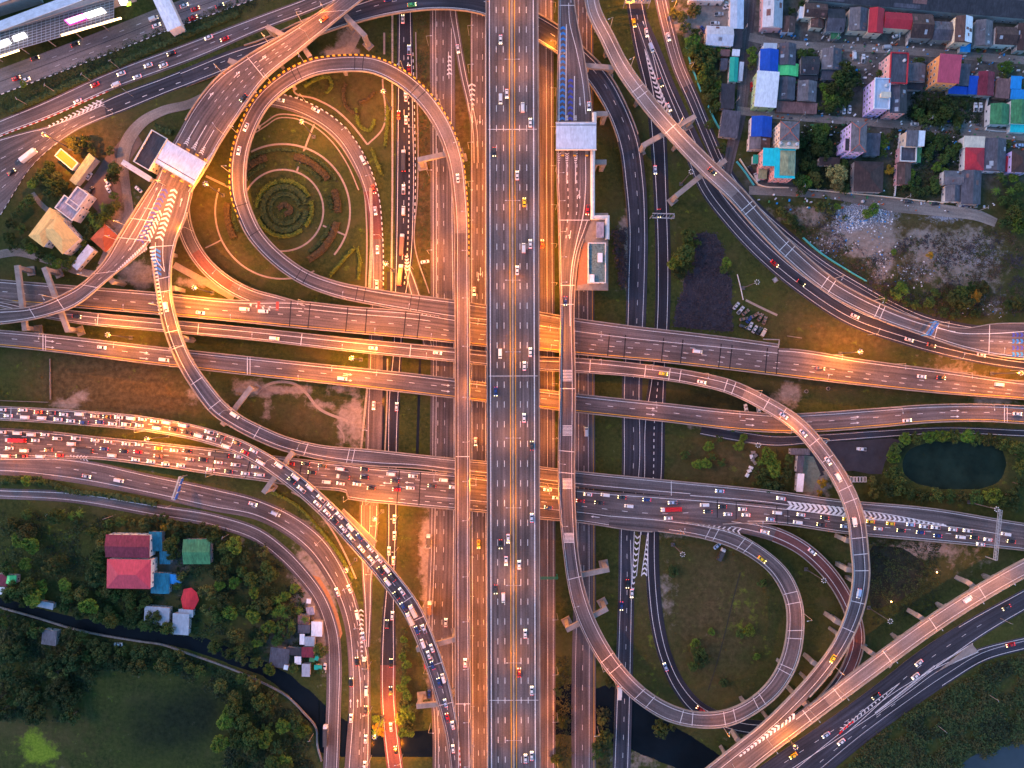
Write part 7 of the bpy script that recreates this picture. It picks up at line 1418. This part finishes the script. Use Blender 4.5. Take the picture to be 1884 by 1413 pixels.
SP = {'C': ('expressway', 'v', ('left', 'right'), 12), 'J': ('queueing flyover', 'h', None, 99), 'E': ('jammed flyover', 'h', None, 99), 'X1': ('main curving road', 'h', None, 99), 'P1': ('concrete road', 'h', None, 99), 'P2': ('frontage road below the verge', 'h', None, 99), 'Q0': ('merging main road', 'h', None, 9), 'T': ('elevated toll road', 'h', None, 9), 'S': ('ramp strip and its loop', 'v', None, 9), 'N4': ('black sunken road', 'v', None, 9), 'N5': ('red brown slip road', 'v', None, 9), 'K': ('bluish ramp', 'v', None, 9), 'N2': ('straight black road', 'v', None, 9), 'N2b': ('dark road under the right flyover', 'h', None, 9), 'N2c': ('outer frontage road', 'v', None, 9), 'V': ('long right flyover', 'h', None, 9), 'A': ('upper flyover', 'h', None, 9), 'B': ('slim looping flyover', 'h', None, 9), 'W2': ('two lane flyover', 'h', None, 9), 'F': ('ramp from the left toll plaza', 'h', None, 9), 'D': ('diagonal flyover', 'h', None, 9), 'RR': ('red and black slip road', 'h', None, 9), 'Q': ('ring road', 'v', None, 9), 'G1': ('highway left of the ramp strip', 'v', None, 9), 'G2': ('highway left of the expressway', 'v', None, 9), 'G3': ('highway right of the expressway', 'v', None, 9), 'G4': ('highway right of the bluish ramp', 'v', None, 9), 'Z1': ('bottom right dual road', 'h', None, 9), 'Z2': ('bottom right joining road', 'h', None, 9), 'H': ('service road', 'h', None, 9), 'X2': ('outer frontage road by the shacks', 'v', None, 9)}
SEG = {'J': [(150, 'left end'), (300, 'left bend'), (480, 'middle'), (600, 'crossing'), (690, 'lower stretch'), (780, 'steep stretch'), (9999, 'bottom end')], 'E': [(120, 'left end'), (260, 'left part'), (420, 'before crossing'), (640, 'crossing'), (850, 'centre left'), (1250, 'centre right'), (1500, 'right part'), (9999, 'right end')]}
CARS = []
def cars(key, org, txt, fwd=1):
    for a in txt.split():
        g = re.match(r'([\d.]+),([\d.]+)([a-z])([A-Z]?)', a); CARS.append((key, org[0]+float(g[1])/3.925, org[1]+float(g[2])/3.925, g[3], g[4] or 'c', fwd))
cars('J', (0, 700), '20,210w 172,213w 282,228r 376,232d 465,245w 577,243wV 690,257e 777,262k 862,266w 948,273wV 1034,280w 1122,294w 1205,303wV 1325,320wV 1515,372wP 1600,405d 1712,450d 1835,508w 66,254w 185,265wV 306,270wV 425,280w 516,291w 612,302bP 726,300b 818,312w 916,317wP 1012,324w 1136,343wV 1257,352k 1350,374kP 1437,398wV 1530,420wP 1635,475wV 1770,518r', -1)
cars('J', (470, 700), '37,590wV 172,610wV 290,695wV 262,722k 395,770wV 335,785wP 475,850wP 450,890w 545,910w 520,955w 610,975w 572,1008k 687,1058wV 637,1070w 755,1130b 692,1135wP 768,1215w 832,1212w 838,1290w 895,1290w 905,1370k 948,1358wV', -1)
cars('J', (470, 1053), '955,65wV 990,35d 1058,135w 1018,165k 1070,245bP 1143,280eT 1122,335eT 1218,405lP 1167,415b 1210,510wV 1275,545w 1252,593w 1280,668b 1357,760wV 1327,790bP 1373,940l 1387,1045rP 1426,1100w 1428,1270w', -1)
cars('E', (0, 700), '20,372w 130,380wV 230,390wV 330,390w 130,430rX 262,432w 420,418wP 553,418wP 692,430w 785,440w 520,456wV 915,457w 1010,462w 75,487w 180,505wV 355,500n 610,505dX 757,492b 812,540wV 900,508k 1000,515r 1148,490y 1262,504w 1355,508k 435,540r 295,553wV 150,568k 55,560d 45,620wV 178,625r 985,570w 1095,583w 1145,545n 1375,567e 1470,570k 1200,603w 1310,612w 1590,535dX 1580,590w 1725,547w 1705,607wP 1525,640w 1655,655d 1775,670w 1850,622w 1870,680w', -1)
cars('E', (470, 700), '255,600r 40,680w 165,715d 365,600k 485,615k 410,663k 612,637wV 640,695dT 515,732wV 617,743w 735,748w 790,640d 788,700k 838,777k 980,675wV 1008,725d 1020,787r 1120,775w 1140,690wP 1360,718wV 1275,760d 1430,770w', -1)
cars('E', (940, 700), '265,788w 330,847w 500,868r 555,822w 680,825wV 635,882kP 800,842k 850,905wV 980,860b 1165,880lP 1160,928rX 1395,897wV 1420,945d 1525,910k 1670,928w 1565,965w 1695,970w 1870,1000l 270,915b 1135,992w', -1)
cars('E', (1404, 700), '97,953wV 270,968w 245,1022wV 440,990k 415,1038kP 600,1000y 585,1052l 770,1017y 827,1068w 915,1032y 990,1080k 1060,1040l 1155,1053wP 1240,1060wP 1130,1095b 1255,1120b 1365,1075w 1470,1083wP 1418,1128wV 1520,1133k 1618,1147w 1565,1180w 1745,1107wV 1785,1160k', -1)
cars('F', (940, 700), '1505,797l', -1); cars('F', (1404, 700), '125,850w', -1); cars('F', (0, 350), '1205,845wV'); cars('B', (0, 700), '1600,20w'[:0] or '', 1)
cars('F', (0, 700), '1700,250wV')
cars('C', (470, 0), '1770,290w 1770,720wV 1815,680w 1725,1100d'); cars('C', (940, 0), '85,780wV 140,890w 45,1270w', -1); cars('C', (940, 350), '97,90y 92,420wV 140,390w 45,580w 140,1170w 97,1270w', -1); cars('C', (470, 350), '1767,1180wV'); cars('C', (940, 700), '95,270w 150,470d 150,990l 60,1330w', -1); cars('C', (470, 700), '1735,80b 1770,1180k 1825,1140w 1810,1300w'); cars('C', (470, 1053), '1735,120d 1790,180wV'); cars('C', (940, 1053), '103,440w 60,720r 150,850w 105,1340w 150,1320w', -1)
cars('N4', (470, 0), '1065,143w 1110,365lP 1108,505r 1088,705w 1035,835r 1088,870w 1072,1170dX 1070,1370wP', -1); cars('N4', (470, 350), '1070,150wV 1060,400nX 1048,620nX', -1); cars('N4', (470, 700), '1037,190w 1005,1000w 1008,1120w 965,1230w 1005,1300w', -1); cars('N4', (470, 1053), '990,310w 952,370d 980,650k 978,850d 980,1115w 1015,1280k', -1)
cars('N5', (470, 0), '180,725w 435,795w 778,1160wV 855,1370r'); cars('N5', (470, 350), '867,150w 882,430w 878,680w'); cars('N5', (470, 700), '855,180w')
cars('X1', (470, 1053), '820,60w 820,290wV 803,460l 735,640k 793,660dT 692,790k 803,850wV 798,990d 692,1050w 797,1200w 790,1390w 595,140w', -1); cars('X1', (0, 700), '630,690s 865,720wV 1830,890w', 1); cars('X1', (470, 700), '150,960lV', 1)
cars('P1', (0, 0), '125,568r 195,580w 260,425d 550,325d 1115,140wV 1135,188w 1335,45w 1415,68r 1400,135r 1590,45d'); cars('P2', (0, 0), '690,615r 850,635wV 880,535w 1000,570w 1075,475w 1185,475w 1240,390k 1510,275w 1625,285r 578,758w', -1); cars('Q0', (0, 0), '218,1130wB 90,1245k'); cars('T', (0, 0), '1760,710k'); cars('T', (470, 0), '495,140o')
cars('S', (0, 0), '1780,920w 1728,1090w', 1); cars('S', (470, 0), '1462,1290w', 1); cars('S', (470, 1053), '1515,650w', 1); cars('K', (940, 0), '565,770w', 1); cars('K', (940, 350), '553,145rP 393,800b', 1)
cars('N2', (940, 0), '888,170y 978,240w 1040,1230l'); cars('N2', (940, 350), '1068,170k'); cars('N2b', (940, 0), '1012,350lV 1080,600d 1135,780w'); cars('N2c', (940, 0), '1135,270w'); cars('V', (940, 0), '1450,1240k', 1)
cars('N2b', (1404, 350), '80,530r 270,670k 660,910w 1050,1080w 1210,1120n 1570,1190w'); cars('A', (0, 350), '1770,860wV 1450,885w'); cars('A', (470, 350), '60,875wV'); cars('A', (940, 350), '1345,1165wV'); cars('A', (1404, 350), '410,1285n 1140,1345w 1280,1355k'); cars('A', (1404, 700), '1700,30wV')
cars('B', (470, 350), '140,1070wV 850,1140w 1315,1175w'); cars('B', (0, 350), '560,912k'); cars('B', (940, 350), '1100,1325y 1375,1385w'); cars('B', (1404, 700), '145,255l 285,380l 465,580w 540,700wV 655,1020wV'); cars('B', (1404, 1053), '685,150lV 500,620y'); cars('W2', (0, 350), '740,1135w 1190,1225wV'); cars('W2', (470, 350), '630,1360wV'); cars('W2', (1404, 700), '1035,288w 1830,240w')
cars('D', (1404, 1053), '1470,190wV', -1); cars('K', (940, 700), '1810,1290y', -1); cars('RR', (940, 700), '1830,1090w', 1); cars('RR', (1404, 700), '350,1235w', 1); cars('RR', (940, 1053), '1115,680l 1365,985r', 1); cars('Q', (940, 1053), '840,80k 900,150w 797,240b 782,860wT', 1); cars('G4', (940, 700), '543,370wV', -1); cars('G2', (470, 350), '1580,730w', 1); cars('G2', (470, 700), '1590,440w 1612,1180y', 1); cars('G3', (940, 350), '225,390o', -1); cars('G1', (470, 1053), '1375,360w', -1)
cars('Z1', (1404, 1053), '1120,650w 810,890k 450,1170l 215,1320y 1750,250d 1095,745w'); cars('Z2', (1404, 1053), '560,1220w 1780,520r'); cars('Q', (470, 0), '1130,38g 960,0b'); cars('N2', (940, 1053), '1012,0r'[:0]); cars('G12', (470, 0), '1443,360w', 1); SP['G12'] = ('diagonal slip road', 'v', None, 9)
grp = {}
for (key, x, y, c, ty, fwd) in CARS:
    r = ROADS[key]; i = r.near(x, y); d = r.P[min(i+1, len(r.P)-1)]-r.P[max(0, i-1)]; d.z = 0; d.normalize(); P = W(x, y, r.P[i].z); off = (P-r.P[i]).dot(r.n[i]); lim = r.hw[i]-1.5
    if key == 'E': lim = r.hw[i]-.9
    if abs(off) > lim: P = P-r.n[i]*(off-math.copysign(lim, off)); off = math.copysign(lim, off)
    ph, ax, _, _ = SP[key]; seg = next((s for l, s in SEG[key] if x < l), '') if key in SEG else ''
    n = r.n[i]; pos = (n*off)
    side = ''
    if key in ('J', 'E') : side = 'upper half' if pos.y > 0 else 'lower half'
    elif key == 'C': side = 'left half' if pos.x < 0 else 'right half'
    rz = math.atan2(d.y*fwd, d.x*fwd); slope = (r.P[min(i+1, len(r.P)-1)].z-r.P[max(0, i-1)].z)/max(1e-6, (r.P[min(i+1, len(r.P)-1)]-r.P[max(0, i-1)]).length)
    grp.setdefault((key, seg, side, c, ty), []).append((y if ax == 'v' else x, P, rz, r.zl))
def place(ty, c, P, rz, label, group, lit=True): 
    o = copy_thing(vehicle(ty, c, lit), P, rz, label); o['group'] = group; return o
for (key, seg, side, c, ty), L in grp.items():
    L.sort(key=lambda q: q[0]); ph, ax = SP[key][:2]; nm = '%s %s' % (CC[c][0], TY[ty][1])
    for i, (_, P, rz, zl) in enumerate(L):
        lead = 'only %s' % nm if len(L) == 1 else '%s %s from the %s' % (ordn(i), nm, 'top' if ax == 'v' else 'left')
        tail = (', %s of the %s' % (side, ph) if side else ' on the %s' % ph)+(', %s' % seg if seg else '')
        place(ty, c, (P.x, P.y, P.z+.02), rz, lead+tail, 'vehicles on the '+ph).scale = (.94, .94, .94) if key in 'JE' else (1, 1, 1)
# parked cars and the junk yard
for (x, y, ang, c, ty, lb) in ((1319, 4, 92, 'd', 'c', 'dark car half under the pale roof at the top'), (1274, 22, 2, 'o', 'c', 'bright orange car parked in the gravel yard'), (1334, 11, 65, 'w', 'c', 'left one of two white cars beside the long workshop'), (1340, 10, 60, 'w', 'c', 'right one of two white cars beside the long workshop'), (1322, 27, 2, 's', 'P', 'silver pickup in the middle of the gravel yard'), (1315, 44, 0, 'w', 'P', 'white pickup with dark bed above the two tone workshop'), (1293, 55, 125, 'b', 'c', 'dark blue car left of the two tone workshop'), (1383, 160, 90, 'r', 'P', 'red pickup beside the big white roof'),
        (1570, 103, 90, 'w', 'V', 'white van parked right of the purple grey roof'), (1587, 109, 85, 'w', 'P', 'white pickup with dark cab on the pale driveway'), (1552, 203, 88, 'w', 'c', 'left one of two white cars behind the big trees'), (1562, 202, 88, 'w', 'c', 'right one of two white cars behind the big trees'), (1648, 67, 15, 'w', 'c', 'white car in the dark courtyard of the red house'), (1631, 88, 3, 's', 'V', 'silver van on the upper residential lane'), (1793, 198, 88, 'w', 'P', 'left one of two white pickups on the pale drive'), (1802, 198, 88, 'w', 'P', 'right one of two white pickups on the pale drive'), (1682, 229, 0, 'w', 'c', 'white car on the lane in front of the dark garden'), (1743, 218, 90, 'b', 'c', 'blue car hidden in the dark garden'),
        (1874, 268, 2, 'l', 'c', 'light blue car in front of the brown hipped house'), (1381, 313, 120, 'k', 'c', 'black car beside the pink walled block'), (1391, 327, 110, 's', 'V', 'silver van beside the pink walled block'), (1670, 371, 2, 'd', 'c', 'dark car parked along the concrete lane, left one'), (1720, 375, 2, 'k', 'c', 'black car parked along the concrete lane, middle one'), (1777, 377, 2, 'b', 'c', 'dark blue car parked along the concrete lane, right one'), (1446, 206, 0, 'l', 'c', 'light blue car below the rusty awning'),
        (165, 325, 55, 's', 'c', 'silver car in front of the green carport'), (168, 351, 60, 'k', 'c', 'dark car in the middle of the parking lot'), (199, 336, 125, 'w', 'c', 'white car beside the trees, upper of two'), (200, 348, 120, 'w', 'c', 'white car beside the trees, lower of two'), (256, 349, 140, 'w', 'c', 'white car beside the toll ramp'), (1584, 826, 175, 'w', 'P', 'lone white pickup in the dark tarmac yard'), (1372, 752, 100, 'w', 'P', 'white pickup under the slim flyover'), (1395, 753, 100, 'w', 'c', 'white car under the slim flyover'), (219, 1185, 178, 'w', 'c', 'white car on the canal path'),
        (1354, 563, 50, 's', 'c', 'silver wreck at the upper end of the junk yard'), (1362, 571, 50, 's', 'P', 'silver pickup wreck near the upper end of the junk yard'), (1371, 575, 40, 'n', 'c', 'brown wreck near the upper end of the junk yard'), (1380, 600, 65, 's', 'c', 'pale wreck in the middle of the junk yard'), (1388, 606, 60, 's', 'c', 'silver wreck right of the middle one in the junk yard'), (1404, 612, 60, 'e', 'V', 'beige van at the lower end of the junk yard'), (1396, 609, 60, 'd', 'c', 'dark wreck left of the beige van'), (1367, 601, -20, 'd', 'c', 'dark wreck at the lower left of the junk yard'), (1389, 580, 30, 'n', 'c', 'rusty wreck at the right of the junk yard'), (1406, 590, 70, 'n', 'c', 'rust brown wreck at the right end of the junk yard'), (1368, 587, 10, 'n', 'c', 'brown wreck at the left of the junk yard'), (1378, 588, 50, 'b', 'c', 'blue wreck in the middle of the junk yard'), (1398, 584, 60, 'n', 'c', 'rusty wreck left of the rightmost one'),
        (1325, 1020, 65, 'd', 'T', 'dark truck parked under the teardrop loop'), (1319, 1004, 40, 'l', 'c', 'light blue car beside the parked truck'), (789, 995, 90, 'd', 'T', 'truck parked on the dirt shoulder, upper one'), (791, 1118, 90, 'n', 'T', 'brown truck parked on the dirt shoulder, lower one'), (790, 1276, 90, 'b', 'c', 'blue car on the dirt shoulder below'), (784, 1222, 90, 'r', 'c', 'red car half hidden under the queueing flyover'), (600, 1352, 90, 'd', 'X', 'long dark truck with a white cab on the frontage road by the canal'), (598, 1228, 85, 'w', 'P', 'white pickup beside the teal tarp'), (782, 482, 10, 'w', 'c', 'white car on the grass beside the highway')):
    zz = 0.06 if not (1354 <= x <= 1410 and 560 <= y <= 615) else 0.0
    place(ty, c, tuple(W(x, y, zz+.05)), R(ang), lb, 'parked vehicles', False)
for t in VP.values():
    for c in list(t.children): bpy.data.objects.remove(c)
    bpy.data.objects.remove(t)
